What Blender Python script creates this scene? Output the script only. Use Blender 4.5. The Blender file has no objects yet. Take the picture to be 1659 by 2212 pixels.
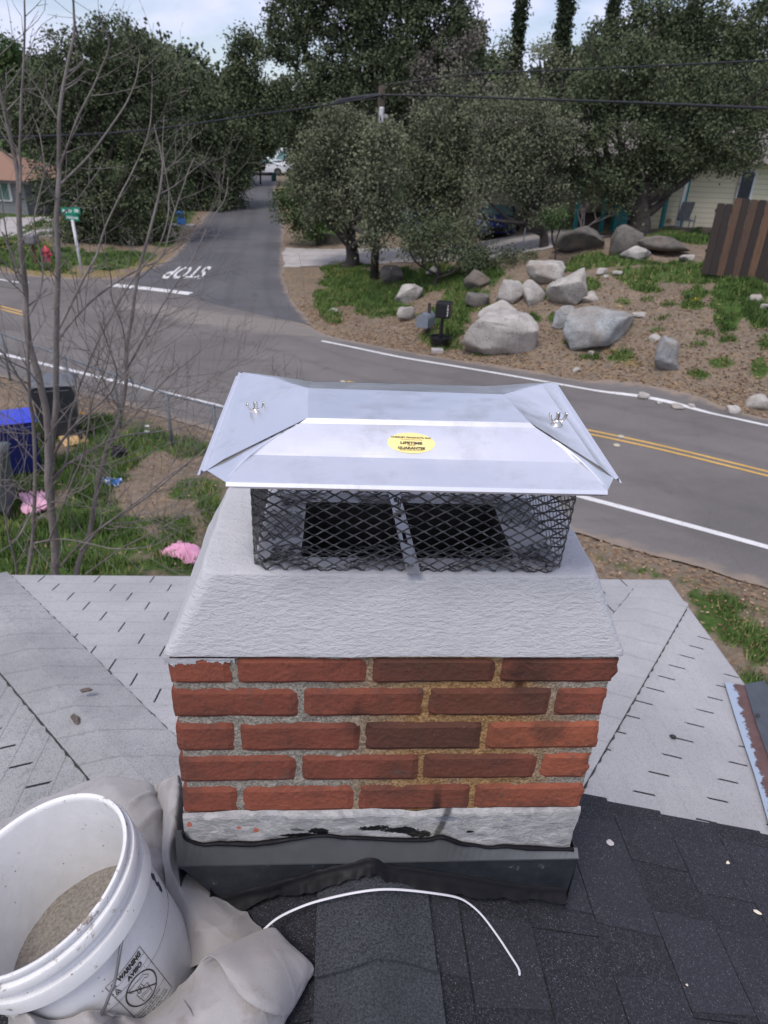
import bpy, math, random
import numpy as np
from mathutils import Vector, Matrix
random.seed(7); rng = np.random.default_rng(7)
S = bpy.context.scene
C = bpy.data.collections.new('scene'); S.collection.children.link(C)
rad = math.radians
H = 5.5                                   # eye height above the street

# ---------------------------------------------------------------- camera
PITCH, ROLL, AZ, FPX = rad(27.8), rad(2.7), rad(4.15), 1534.0
cf = np.array([math.sin(AZ)*math.cos(PITCH), math.cos(AZ)*math.cos(PITCH), -math.sin(PITCH)])
rt = np.array([math.cos(AZ), -math.sin(AZ), 0.0]); up0 = np.cross(rt, cf)
cR = rt*math.cos(ROLL)+up0*math.sin(ROLL); cU = up0*math.cos(ROLL)-rt*math.sin(ROLL)
cam = bpy.data.cameras.new('camera'); camo = bpy.data.objects.new('camera', cam); S.collection.objects.link(camo)
camo.matrix_world = Matrix(((cR[0], cU[0], -cf[0], 0), (cR[1], cU[1], -cf[1], 0), (cR[2], cU[2], -cf[2], H), (0, 0, 0, 1)))
cam.sensor_fit = 'VERTICAL'; cam.sensor_height = 34.6; cam.sensor_width = 25.95
cam.lens = FPX/2212*34.6; cam.clip_start = .05; cam.clip_end = 3000
cam.dof.use_dof = True; cam.dof.focus_distance = 1.15; cam.dof.aperture_fstop = 8.5
S.camera = camo
S.render.resolution_x = 768; S.render.resolution_y = 1024

# ---------------------------------------------------------------- light
SUN_EL, SUN_AZ = rad(60), rad(215)        # sun behind the photographer, veiled by thin cloud
W = bpy.data.worlds.new('World'); S.world = W; W.use_nodes = True
nt = W.node_tree; nt.nodes.clear()
def wn(t, **k):
    n = nt.nodes.new(t)
    for a, b in k.items(): setattr(n, a, b)
    return n
sky = wn('ShaderNodeTexSky', sky_type='NISHITA', sun_disc=False, sun_elevation=SUN_EL, sun_rotation=SUN_AZ, air_density=1.0, dust_density=.6, ozone_density=1.6)
tc = wn('ShaderNodeTexCoord'); mp = wn('ShaderNodeMapping'); mp.inputs['Scale'].default_value = (1.0, 1.0, 3.2)
n1 = wn('ShaderNodeTexNoise'); n1.inputs['Scale'].default_value = 3.0; n1.inputs['Detail'].default_value = 8; n1.inputs['Roughness'].default_value = .55
n1.inputs['Distortion'].default_value = .4
cr = wn('ShaderNodeValToRGB'); cr.color_ramp.elements[0].position = .42; cr.color_ramp.elements[0].color = (0.34, 0.34, 0.34, 1)
cr.color_ramp.elements[1].position = .58; cr.color_ramp.elements[1].color = (.95, .95, .95, 1)
mx = wn('ShaderNodeMix', data_type='RGBA'); mx.inputs[7].default_value = (7.2, 7.4, 9.6, 1)
bg = wn('ShaderNodeBackground'); bg.inputs[1].default_value = .10; wo = wn('ShaderNodeOutputWorld')
L = nt.links.new
L(tc.outputs['Generated'], mp.inputs[0]); L(mp.outputs[0], n1.inputs[0]); L(n1.outputs[0], cr.inputs[0])
L(cr.outputs[0], mx.inputs[0]); L(sky.outputs[0], mx.inputs[6])
# brighter, warmer cloud round the veiled sun
dot = wn('ShaderNodeVectorMath', operation='DOT_PRODUCT'); L(tc.outputs['Generated'], dot.inputs[0]); dot.inputs[1].default_value = (math.sin(SUN_AZ)*math.cos(SUN_EL), math.cos(SUN_AZ)*math.cos(SUN_EL), math.sin(SUN_EL))
mxx_ = wn('ShaderNodeMath', operation='MAXIMUM'); L(dot.outputs['Value'], mxx_.inputs[0]); mxx_.inputs[1].default_value = 0.0
pw = wn('ShaderNodeMath', operation='POWER'); L(mxx_.outputs[0], pw.inputs[0]); pw.inputs[1].default_value = 2.0
gl = wn('ShaderNodeMix', data_type='RGBA', blend_type='ADD'); L(pw.outputs[0], gl.inputs[0]); L(mx.outputs[2], gl.inputs[6]); gl.inputs[7].default_value = (2.2, 1.9, 2.0, 1); L(gl.outputs[2], bg.inputs[0]); L(bg.outputs[0], wo.inputs[0])
sun = bpy.data.lights.new('sun', 'SUN'); sun.energy = 2.0; sun.angle = rad(20); sun.color = (1.0, .93, .85)
suno = bpy.data.objects.new('sun', sun); S.collection.objects.link(suno)
sd = Vector((math.sin(SUN_AZ)*math.cos(SUN_EL), math.cos(SUN_AZ)*math.cos(SUN_EL), math.sin(SUN_EL)))
suno.rotation_euler = (-sd).to_track_quat('-Z', 'Y').to_euler()
S.view_settings.view_transform = 'Standard'; S.view_settings.look = 'None'; S.view_settings.exposure = 0.28; S.view_settings.gamma = 1

# ---------------------------------------------------------------- back-projection (measuring the photograph)
O = np.array([0, 0, H])
def ray(u, v): return cR*(u-829.5)-cU*(v-1106)+cf*FPX
def onY(u, v, y): d = ray(u, v); return O+d*y/d[1]
def onZ(u, v, z): d = ray(u, v); return O+d*(z-H)/d[2]
def onPl(u, v, n, p0):
    n = np.array(n, float); d = ray(u, v); return O+d*((np.array(p0)-O)@n)/(d@n)
def atD(u, v, t): d = ray(u, v); return O+d*t/FPX

# ---------------------------------------------------------------- noise
_perm = rng.permutation(4096)
def _h(ix, iy, iz=0):
    return _perm[(_perm[(_perm[ix & 4095]+iy) & 4095]+iz) & 4095]/4095.0
def vnoise(x, y, z=None):
    x = np.asarray(x, float); y = np.asarray(y, float); z = np.zeros_like(x) if z is None else np.asarray(z, float)
    ix, iy, iz = np.floor(x).astype(int), np.floor(y).astype(int), np.floor(z).astype(int)
    fx, fy, fz = x-ix, y-iy, z-iz
    fx, fy, fz = [f*f*(3-2*f) for f in (fx, fy, fz)]
    r = 0
    for a in (0, 1):
        for b in (0, 1):
            for c in (0, 1):
                r = r+_h(ix+a, iy+b, iz+c)*(fx if a else 1-fx)*(fy if b else 1-fy)*(fz if c else 1-fz)
    return r*2-1
def fbm(x, y, z=None, o=4):
    r = 0; a = 1.0; t = 0
    x = np.asarray(x, float); y = np.asarray(y, float); zz = None if z is None else np.asarray(z, float)
    for i in range(o):
        k = 2.03**i
        r = r+a*vnoise(x*k+17.3*i, y*k-9.1*i, None if zz is None else zz*k+3.7*i); t += a; a *= .5
    return r/t

# ---------------------------------------------------------------- object helpers
def tag(o, label=None, cat=None, group=None, kind=None):
    if label: o['label'] = label
    if cat: o['category'] = cat
    if group: o['group'] = group
    if kind: o['kind'] = kind
    return o
def empty(name, loc=(0, 0, 0), **k):
    o = bpy.data.objects.new(name, None); C.objects.link(o); o.location = tuple(loc); o.empty_display_size = .1
    return tag(o, **k)
def mesh_obj(name, V, F, mat, parent=None, smooth=False, attr=None, **k):
    me = bpy.data.meshes.new(name); V = np.asarray(V, np.float32)
    if isinstance(F, np.ndarray):
        nf, w = F.shape
        me.vertices.add(len(V)); me.vertices.foreach_set('co', V.ravel())
        me.loops.add(nf*w); me.loops.foreach_set('vertex_index', F.astype(np.int32).ravel())
        me.polygons.add(nf); me.polygons.foreach_set('loop_start', np.arange(0, nf*w, w, dtype=np.int32))
        me.update(calc_edges=True)
    else:
        me.from_pydata([tuple(map(float, v)) for v in V], [], F)
    if attr:
        for an, av in attr.items():
            a = me.attributes.new(an, 'FLOAT', 'POINT'); a.data.foreach_set('value', np.asarray(av, np.float32))
    if isinstance(mat, (list, tuple)):
        for m in mat: me.materials.append(m)
    else: me.materials.append(mat)
    if smooth: me.polygons.foreach_set('use_smooth', np.ones(len(me.polygons), bool))
    me.validate(); me.update()
    o = bpy.data.objects.new(name, me); C.objects.link(o)
    if parent is not None:
        o.parent = parent; w = Vector((0, 0, 0)); p = parent
        while p is not None: w += p.location; p = p.parent
        o.location = -w                                                        # vertices are given in world space
    return tag(o, **k)

class MB:
    def __init__(s): s.v = []; s.f = []; s.m = []; s.mi = 0; s.a = []; s.av = 0.0
    def add(s, V, F):
        b = len(s.v); s.v += [tuple(map(float, q)) for q in V]; s.f += [tuple(b+i for i in f) for f in F]
        s.m += [s.mi]*len(F); s.a += [s.av]*len(V); return s
    def box(s, c, d, rot=None, taper=1.0):
        x, y, z = [k/2 for k in d]
        P = np.array([(-x, -y, -z), (x, -y, -z), (x, y, -z), (-x, y, -z), (-x*taper, -y*taper, z), (x*taper, -y*taper, z), (x*taper, y*taper, z), (-x*taper, y*taper, z)])
        if rot is not None: P = P@np.array(rot.to_3x3() if isinstance(rot, Matrix) else rot).T
        return s.add(P+np.array(c), [(3, 2, 1, 0), (4, 5, 6, 7), (0, 1, 5, 4), (1, 2, 6, 5), (2, 3, 7, 6), (3, 0, 4, 7)])
    def prism(s, poly, d):
        """closed prism from a planar polygon (list of 3-D points) pushed along vector d"""
        n = len(poly); P = [np.array(p, float) for p in poly]; Q = [p+np.array(d) for p in P]
        return s.add(P+Q, [tuple(range(n))[::-1], tuple(range(n, 2*n))]+[(i, (i+1) % n, n+(i+1) % n, n+i) for i in range(n)])
    def tube(s, pts, r, n=8, cap=True, ell=1.0):
        pts = [np.array(p, float) for p in pts]; m = len(pts); rr = r if hasattr(r, '__len__') else [r]*m
        t = [pts[min(i+1, m-1)]-pts[max(i-1, 0)] for i in range(m)]
        t = [a/(np.linalg.norm(a)+1e-12) for a in t]
        ref = np.array([0, 0, 1.0]) if abs(t[0][2]) < .9 else np.array([1.0, 0, 0])
        V = []; u = np.cross(t[0], ref); u /= np.linalg.norm(u)
        for i in range(m):
            u = u-t[i]*(u@t[i]); u /= np.linalg.norm(u)+1e-12; w = np.cross(t[i], u)
            for k in range(n):
                a = 2*math.pi*k/n; V.append(pts[i]+u*math.cos(a)*rr[i]+w*math.sin(a)*rr[i]*ell)
        F = [(i*n+k, i*n+(k+1) % n, (i+1)*n+(k+1) % n, (i+1)*n+k) for i in range(m-1) for k in range(n)]
        if cap: F += [tuple(range(n))[::-1], tuple((m-1)*n+k for k in range(n))]
        return s.add(V, F)
    def lathe(s, prof, org, ax=(0, 0, 1), n=48, ref=(1, 0, 0), a0=0, a1=2*math.pi):
        ax = np.array(ax, float); ax /= np.linalg.norm(ax); e1 = np.array(ref, float); e1 -= ax*(e1@ax); e1 /= np.linalg.norm(e1); e2 = np.cross(ax, e1)
        m = len(prof); V = []
        for r, z in prof:
            for k in range(n):
                a = 2*math.pi*k/n; V.append(np.array(org)+ax*z+(e1*math.cos(a)+e2*math.sin(a))*r)
        return s.add(V, [(i*n+k, i*n+(k+1) % n, (i+1)*n+(k+1) % n, (i+1)*n+k) for i in range(m-1) for k in range(n)])
    def build(s, name, mat, parent=None, smooth=False, bevel=0, attr=None, **k):
        o = mesh_obj(name, s.v, s.f, mat, parent, smooth, attr={'v': s.a} if attr else None, **k)
        if isinstance(mat, (list, tuple)): o.data.polygons.foreach_set('material_index', s.m)
        if bevel:
            b = o.modifiers.new('bevel', 'BEVEL'); b.width = bevel; b.segments = 2; b.limit_method = 'ANGLE'
        return o
def grid_faces(nu, nv, wrap=False):
    i, j = np.meshgrid(np.arange(nu-1), np.arange(nv-(0 if wrap else 1)), indexing='ij')
    a = i*nv+j; b = i*nv+(j+1) % nv; c = (i+1)*nv+(j+1) % nv; d = (i+1)*nv+j
    return np.stack([a, d, c, b], -1).reshape(-1, 4)
def spline(P, n):
    P = np.array(P, float); m = len(P); t = np.linspace(0, m-1, n); i = np.minimum(t.astype(int), m-2); f = (t-i)[:, None]
    g = lambda k: P[np.clip(k, 0, m-1)]
    a, b, c, d = g(i-1), g(i), g(i+1), g(i+2)
    return .5*((2*b)+(-a+c)*f+(2*a-5*b+4*c-d)*f**2+(-a+3*b-3*c+d)*f**3)
_fonts = {}
def text_mesh(body, size=1.0, bold=0.0):
    """text outline as (verts Nx2, faces), origin at left baseline"""
    cu = bpy.data.curves.new('t', 'FONT'); cu.body = body; cu.size = size; cu.offset = bold; cu.resolution_u = 3
    ob = bpy.data.objects.new('t', cu); S.collection.objects.link(ob)
    bpy.context.view_layer.update(); dg = bpy.context.evaluated_depsgraph_get()
    me = bpy.data.meshes.new_from_object(ob.evaluated_get(dg)); V = np.array([v.co[:] for v in me.vertices]); F = [tuple(p.vertices) for p in me.polygons]
    bpy.data.objects.remove(ob); bpy.data.meshes.remove(me); bpy.data.curves.remove(cu)
    return V[:, :2], F

# ---------------------------------------------------------------- material helpers
class N:
    """tiny expression wrapper round shader sockets"""
    T = None
    def __init__(s, k): s.k = k
    @staticmethod
    def m(op, *a, clamp=False):
        n = N.T.nodes.new('ShaderNodeMath'); n.operation = op; n.use_clamp = clamp
        for i, q in enumerate(a):
            if isinstance(q, N): N.T.links.new(q.k, n.inputs[i])
            else: n.inputs[i].default_value = q
        return N(n.outputs[0])
    def __add__(s, o): return N.m('ADD', s, o)
    def __radd__(s, o): return N.m('ADD', s, o)
    def __sub__(s, o): return N.m('SUBTRACT', s, o)
    def __rsub__(s, o): return N.m('SUBTRACT', o, s)
    def __mul__(s, o): return N.m('MULTIPLY', s, o)
    def __rmul__(s, o): return N.m('MULTIPLY', s, o)
    def __truediv__(s, o): return N.m('DIVIDE', s, o)
    def floor(s): return N.m('FLOOR', s)
    def frac(s): return N.m('FRACT', s)
    def abs(s): return N.m('ABSOLUTE', s)
    def gt(s, o): return N.m('GREATER_THAN', s, o)
    def lt(s, o): return N.m('LESS_THAN', s, o)
    def step(s, a, b):
        n = N.T.nodes.new('ShaderNodeMapRange'); n.interpolation_type = 'SMOOTHSTEP'
        n.inputs[1].default_value = a; n.inputs[2].default_value = b; N.T.links.new(s.k, n.inputs[0]); return N(n.outputs[0])
def coord(kind='Object'): return N(N.T.nodes.new('ShaderNodeTexCoord').outputs[kind])
def gpos(): return N(N.T.nodes.new('ShaderNodeNewGeometry').outputs['Position'])
def xyz(c):
    n = N.T.nodes.new('ShaderNodeSeparateXYZ'); N.T.links.new(c.k, n.inputs[0]); return [N(o) for o in n.outputs]
def comb(x, y, z):
    n = N.T.nodes.new('ShaderNodeCombineXYZ')
    for i, q in enumerate((x, y, z)):
        if isinstance(q, N): N.T.links.new(q.k, n.inputs[i])
        else: n.inputs[i].default_value = q
    return N(n.outputs[0])
def scl(c, v):
    n = N.T.nodes.new('ShaderNodeMapping'); n.inputs['Scale'].default_value = v; N.T.links.new(c.k, n.inputs[0]); return N(n.outputs[0])
def noise(c, s=5, d=4, r=.5, dist=0):
    n = N.T.nodes.new('ShaderNodeTexNoise'); n.inputs['Scale'].default_value = s; n.inputs['Detail'].default_value = d; n.inputs['Roughness'].default_value = r
    n.inputs['Distortion'].default_value = dist; N.T.links.new(c.k, n.inputs['Vector']); return N(n.outputs[0])
def voro(c, s=5, feat='F1', out=0, rnd=1.0):
    n = N.T.nodes.new('ShaderNodeTexVoronoi'); n.feature = feat; n.inputs['Scale'].default_value = s; n.inputs['Randomness'].default_value = rnd
    N.T.links.new(c.k, n.inputs['Vector']); return N(n.outputs[out])
def attrv(name):
    n = N.T.nodes.new('ShaderNodeAttribute'); n.attribute_name = name; return N(n.outputs['Fac'])
def mixc(f, a, b, mode='MIX'):
    n = N.T.nodes.new('ShaderNodeMix'); n.data_type = 'RGBA'; n.blend_type = mode; n.clamp_factor = True
    for i, q in ((0, f), (6, a), (7, b)):
        if isinstance(q, N): N.T.links.new(q.k, n.inputs[i])
        elif i == 0: n.inputs[0].default_value = q
        else: n.inputs[i].default_value = (*q, 1) if len(q) == 3 else q
    return N(n.outputs[2])
def ramp(f, *st):
    n = N.T.nodes.new('ShaderNodeValToRGB'); e = n.color_ramp.elements
    while len(e) < len(st): e.new(.5)
    for i, (p, c) in enumerate(st): e[i].position = p; e[i].color = (*c, 1)
    N.T.links.new(f.k, n.inputs[0]); return N(n.outputs[0])
def material(name, fn):
    m = bpy.data.materials.new(name); m.use_nodes = True; t = m.node_tree; t.nodes.clear(); N.T = t
    b = t.nodes.new('ShaderNodeBsdfPrincipled'); o = t.nodes.new('ShaderNodeOutputMaterial'); t.links.new(b.outputs[0], o.inputs[0])
    r = fn() or {}
    al = {'col': 'Base Color', 'rough': 'Roughness', 'metal': 'Metallic', 'spec': 'Specular IOR Level', 'coat': 'Coat Weight', 'trans': 'Transmission Weight', 'sheen': 'Sheen Weight', 'aniso': 'Anisotropic', 'sss': 'Subsurface Weight', 'alpha': 'Alpha'}
    for k, q in r.items():
        if k in ('bump', 'bumpd', 'bstr'): continue
        i = b.inputs[al[k]]
        if isinstance(q, N): t.links.new(q.k, i)
        elif isinstance(q, tuple): i.default_value = (*q, 1)
        else: i.default_value = q
    if 'bump' in r:
        bn = t.nodes.new('ShaderNodeBump'); bn.inputs['Strength'].default_value = r.get('bstr', 1.0); bn.inputs['Distance'].default_value = r.get('bumpd', .01)
        t.links.new(r['bump'].k, bn.inputs['Height']); t.links.new(bn.outputs[0], b.inputs['Normal'])
    return m
def simple(name, col, rough=.6, metal=0.0, var=.12, s=8, bumpd=0, spec=.5):
    def f():
        c = gpos(); n = noise(c, s, 6, .6)
        dk = tuple(q*(1-2*var) for q in col); lt = tuple(min(1, q*(1+2*var)) for q in col)
        d = dict(col=ramp(n, (.3, dk), (.7, lt)), rough=rough, metal=metal, spec=spec)
        if bumpd: d.update(bump=noise(c, s*4, 6, .6), bumpd=bumpd)
        return d
    return material(name, f)
# ================================================================ TERRAIN
_cp = [(-6, 2, 0), (0, 2, 0), (7, 2, 0), (-12, 8, 0), (-4, 9, 0), (3, 8, 0), (8, 7, 0), (14, 5, 0), (-18, 18, 0), (-10, 14, 0), (-5, 14, 0), (0, 12, 0), (5, 12, 0), (10, 9, 0), (16, 6, 0), (24, 2, 0), (30, -2, 0),
       (-10, 22, 0), (-5, 19, 0), (0, 16, 0), (6, 15, 0), (10, 12, 0), (-16, 27, .05), (-5, 24, 0), (-1, 21, 0), (3, 19.6, 0), (6, 17.8, 0), (10, 15, 0), (14, 12, 0), (20, 7, 0),
       (0, 22.8, .05), (3, 21.1, .05), (6.6, 18.7, .1), (10.3, 15.9, .1), (14, 13, .1), (22, 8, .2),
       (2, 25.5, .35), (4.6, 24.3, .95), (8, 22.8, 1.85), (12.3, 22.2, 2.4), (17, 18, 2.5), (24, 14, 2.6), (5.6, 21.7, .9), (9.5, 19.2, 1.4), (13.3, 16.5, 1.6), (19, 12.5, 1.6),
       (9, 26.5, 2.45), (13, 27, 2.5), (14.5, 32, 2.55), (7, 29.5, 1.95), (7.7, 38, 1.35), (20, 30, 2.6), (28, 25, 2.8), (11, 36, 2.6), (24, 40, 3), (4, 30, 1.25), (1, 30, .45), (4.5, 33, 1.15),
       (0.6, 33.5, .65), (-1.9, 34, .42), (-1.4, 29, .22), (-4, 29, .2), (-8, 29, .2), (-13, 31, .2), (-9.5, 33, .35), (-5, 36, .55), (-8, 40, .75), (-12, 38, .6), (-17, 42, .85), (-24, 40, .9),
       (-5.8, 45, 1.0), (-1, 42, .9), (-8, 52, 1.35), (-6.5, 62, 1.9), (-2, 62, 2.0), (-14, 55, 1.5), (-22, 58, 1.7), (8, 50, 3), (-8, 80, 2.5), (-20, 90, 3), (10, 90, 4), (40, 90, 5), (-60, 90, 4), (0, 140, 4), (-120, 40, 2), (120, 40, 3), (0, -30, 0), (-60, -20, 0), (60, -20, 0), (0, 400, 6), (-400, 100, 4), (400, 100, 4)]
_cp = np.array(_cp, float); _n = len(_cp)
_A = np.linalg.norm(_cp[:, None, :2]-_cp[None, :, :2], axis=-1)
_M = np.zeros((_n+1, _n+1)); _M[:_n, :_n] = -_A-np.eye(_n)*.25; _M[:_n, _n] = 1; _M[_n, :_n] = 1
_w = np.linalg.solve(_M, np.append(_cp[:, 2], 0))
def T0(x, y):
    x = np.atleast_1d(np.asarray(x, float)); y = np.atleast_1d(np.asarray(y, float)); out = np.empty(x.shape); xf, yf, of = x.ravel(), y.ravel(), np.empty(x.size)
    for i in range(0, x.size, 20000):
        d = np.hypot(xf[i:i+20000, None]-_cp[:, 0], yf[i:i+20000, None]-_cp[:, 1]); of[i:i+20000] = -d@_w[:_n]+_w[_n]
    z = of.reshape(x.shape)
    q = np.clip(np.abs(z)/.10, 0, 1); return z*q*q*(3-2*q)
def G(u, v, dz=0.0):
    """point of the ground seen at photo position u, v"""
    d = ray(u, v); lo = 3.0; ts = np.concatenate([np.arange(3, 40, .25), np.arange(40, 400, 1.5)])/d[1]
    P = O+d*ts[:, None]; below = P[:, 2] < T0(P[:, 0], P[:, 1])+dz
    if not below.any(): return P[-1]
    i = int(np.argmax(below)); a, b = ts[max(i-1, 0)], ts[i]
    for _ in range(18):
        m = (a+b)/2; q = O+d*m
        if q[2] < T0(q[0], q[1])[0]+dz: b = m
        else: a = m
    return O+d*b
def gz(x, y): return float(T0(x, y)[0])

# road outlines in plan (near edge / far edge of the asphalt of the main road)
main_near = np.array([(-40, 33), (-24, 25.5), (-14, 20.3), (-9.1, 17.6), (-5.4, 15.7), (-2.6, 13.9), (0, 12.3), (3.6, 9.9), (5.6, 8.6), (7.0, 7.55), (10, 5.0), (16, -.5), (26, -10)], float)
main_far = np.array([(-40, 47), (-24, 37), (-13.5, 30.2), (-9.2, 29.2), (-7.6, 30.2), (-6.2, 28), (-1.7, 24.0), (-.3, 22.0), (2.9, 19.9), (6.4, 18.1), (10.1, 15.4), (13.5, 12.4), (20, 6.5), (32, -6)], float)
mn = spline(main_near, 160); mf = spline(main_far, 160)
side_l = np.array([(-8.6, 29.0), (-7.9, 31.5), (-7.6, 34.0), (-7.7, 38), (-7.9, 42), (-8.3, 50), (-8.8, 60), (-9.4, 72), (-10, 84)], float)
side_r = np.array([(-.9, 23.2), (-1.75, 26.5), (-2.3, 30.0), (-2.6, 33.5), (-2.9, 38), (-3.3, 44), (-4.3, 52), (-5.1, 60), (-5.6, 72), (-6.0, 84)], float)
sl = spline(side_l, 120); sr = spline(side_r, 120)
main_poly = np.vstack([mn, mf[::-1]]); side_poly = np.vstack([sl, sr[::-1]])
def inside(P, poly):
    x, y = P[..., 0], P[..., 1]; r = np.zeros(x.shape, bool); n = len(poly)
    for i in range(n):
        x1, y1 = poly[i]; x2, y2 = poly[(i+1) % n]
        if y1 == y2: continue
        c = ((y1 > y) != (y2 > y)) & (x < (x2-x1)*(y-y1)/(y2-y1)+x1); r ^= c
    return r
def dist_line(P, L):
    best = np.full(P.shape[:-1], 1e9)
    for i in range(len(L)-1):
        a, b = L[i], L[i+1]; ab = b-a; t = np.clip(((P-a)@ab)/(ab@ab+1e-9), 0, 1)
        best = np.minimum(best, np.hypot(P[..., 0]-a[0]-t*ab[0], P[..., 1]-a[1]-t*ab[1]))
    return best
def road_depth(P):
    """>0 inside a road (distance to its edge), <0 outside"""
    dm = np.minimum(dist_line(P, mn[::3]), dist_line(P, mf[::3])); ds = np.minimum(dist_line(P, sl[::3]), dist_line(P, sr[::3]))
    im, is_ = inside(P, main_poly[::2]), inside(P, side_poly[::2])
    return np.where(im & is_, np.maximum(dm, ds), np.where(im, dm, np.where(is_, ds, -np.minimum(dm, ds))))
# driveway outline
drive_poly = np.array([(-2.9, 32.3), (-.2, 32.6), (2.4, 31.6), (5.2, 28.2), (8.3, 27.2), (10.4, 29.2), (9.6, 33.5), (4.5, 34.5), (2.6, 35.6), (-3.0, 36.6)], float)

# ---- ground cover masks (where grass, straw and bare earth lie)
def blob(lst, X, Y, edge=.45):
    r = np.zeros(X.shape)
    for u, v, ru, rv, a in lst:
        c = G(u, v); ex = G(u+ru, v); ey = G(u, v-rv)
        a1 = ex[:2]-c[:2]; a2 = ey[:2]-c[:2]; M = np.array([a1, a2]).T
        try: q = np.linalg.inv(M)@np.array([X-c[0], Y-c[1]]).reshape(2, -1)
        except Exception: continue
        d = np.hypot(q[0], q[1]).reshape(X.shape)+fbm(X*1.7, Y*1.7, o=3)*.5
        r = np.maximum(r, a*np.clip((1.15-d)/edge, 0, 1))
    return r
GRASS = [(760, 610, 75, 42, 1), (700, 660, 35, 40, .8), (830, 640, 90, 35, .75), (960, 600, 130, 28, 1), (965, 700, 55, 55, .8), (1000, 640, 50, 30, 1), (1040, 770, 20, 8, .7), (1290, 565, 150, 16, 1), (1180, 590, 40, 10, .8), (1450, 597, 190, 16, 1), (1500, 580, 60, 10, 1),
         (1265, 620, 40, 14, .6), (1390, 615, 45, 14, .8), (1480, 515, 80, 12, 1), (1345, 652, 26, 8, .7), (1600, 625, 60, 30, 1), (1640, 680, 30, 35, .8), (1575, 690, 30, 22, .9), (1550, 660, 16, 10, .7), (1650, 740, 20, 25, .8), (1580, 730, 22, 10, .7), (1560, 780, 30, 14, .8), (1640, 790, 22, 22, .9),
         (1590, 840, 16, 14, .6), (1495, 640, 30, 12, 1), (1490, 665, 24, 8, .8), (1440, 660, 20, 8, .7), (1440, 690, 26, 8, .5), (1340, 770, 30, 14, .7), (1270, 770, 40, 8, .5), (1520, 720, 20, 8, .6),
         (60, 560, 160, 40, .9), (250, 560, 110, 22, .9), (420, 495, 40, 22, 1), (470, 465, 25, 12, .8), (380, 530, 50, 16, .9), (700, 515, 40, 8, .7), (820, 470, 50, 30, .6),
         (120, 1180, 260, 90, 1), (60, 1050, 80, 120, .9), (250, 930, 150, 50, .9), (190, 1020, 90, 60, 1), (330, 960, 120, 30, .9), (430, 950, 60, 30, .5), (420, 1080, 50, 50, 1), (330, 1190, 90, 40, 1), (390, 1160, 60, 60, .8), (455, 1150, 30, 60, .7), (300, 1120, 60, 20, .6), (230, 1100, 70, 20, .8),
         (1290, 1165, 60, 22, .9), (1360, 1200, 60, 30, .7), (1480, 1215, 40, 20, .7), (1560, 1240, 50, 16, .5), (1530, 1340, 40, 40, 1), (1590, 1370, 50, 30, .9), (1640, 1400, 40, 50, .8), (1640, 1300, 30, 26, .5), (1420, 1230, 40, 14, .8), (1620, 1480, 50, 40, .6), (1195, 690, 18, 10, .8), (1150, 690, 20, 12, .8), (1060, 690, 20, 10, .8), (1170, 640, 14, 12, .8), (1210, 640, 12, 10, .7), (1130, 620, 30, 8, .8), (1240, 745, 26, 8, .6), (1400, 650, 18, 8, .7), (1420, 720, 18, 8, .6), (1500, 745, 30, 10, .6), (1500, 810, 26, 10, .6), (1350, 705, 20, 8, .6), (1090, 785, 30, 6, .6), (1500, 1290, 20, 24, .9), (160, 1120, 90, 60, 1), (60, 1180, 90, 60, 1), (380, 1215, 80, 30, 1), (250, 980, 60, 30, 1), (120, 920, 60, 24, .8), (400, 985, 40, 16, .7), (1330, 1190, 60, 30, .8), (1420, 1190, 50, 18, .6), (1560, 1300, 50, 30, .8), (1500, 1250, 40, 20, .7)]
DIRT = [(345, 1005, 48, 30, 1), (300, 1065, 56, 28, .9), (400, 1010, 60, 22, .7), (345, 1100, 70, 22, 1), (300, 1195, 40, 14, .5), (430, 1160, 16, 50, .9), (660, 600, 26, 50, 1)]
STRAW = [(150, 590, 170, 10, 1), (330, 575, 60, 16, 1), (500, 450, 30, 6, 1), (60, 530, 90, 14, .7), (440, 500, 30, 10, .5), (840, 480, 60, 16, .8), (740, 480, 20, 30, .5), (1339, 660, 14, 8, 1), (1313, 760, 24, 9, 1), (1369, 784, 26, 9, 1), (1430, 790, 40, 6, .7), (1290, 800, 60, 6, .6), (1180, 800, 60, 6, .6), (960, 790, 60, 8, .5)]
def masks(X, Y):
    X = np.asarray(X); Y = np.asarray(Y)
    g = blob(GRASS, X, Y); g = np.maximum(g, np.where((Y > 40) | (X < -14) | (X > 17), .7, 0))
    g = np.maximum(g, np.clip(1.3-np.hypot((X-.6)/2.6, (Y-8.5)/3.6)+fbm(X*.9, Y*.9, o=3)*.9, 0, .9))
    d = blob(DIRT, X, Y); s = blob(STRAW, X, Y)
    g = g*(1-d); patch = fbm(X*1.3+5, Y*1.3, o=4)
    g = np.clip(g*1.25+patch*.9*np.minimum(g*3, 1)-.1, 0, 1)
    rd = road_depth(np.stack([X, Y], -1)); near = np.clip((-rd-.25-.25*fbm(X*2, Y*2))/.6, 0, 1)
    return g*near, s, np.clip(1+rd/1.6, 0, 1)

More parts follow.
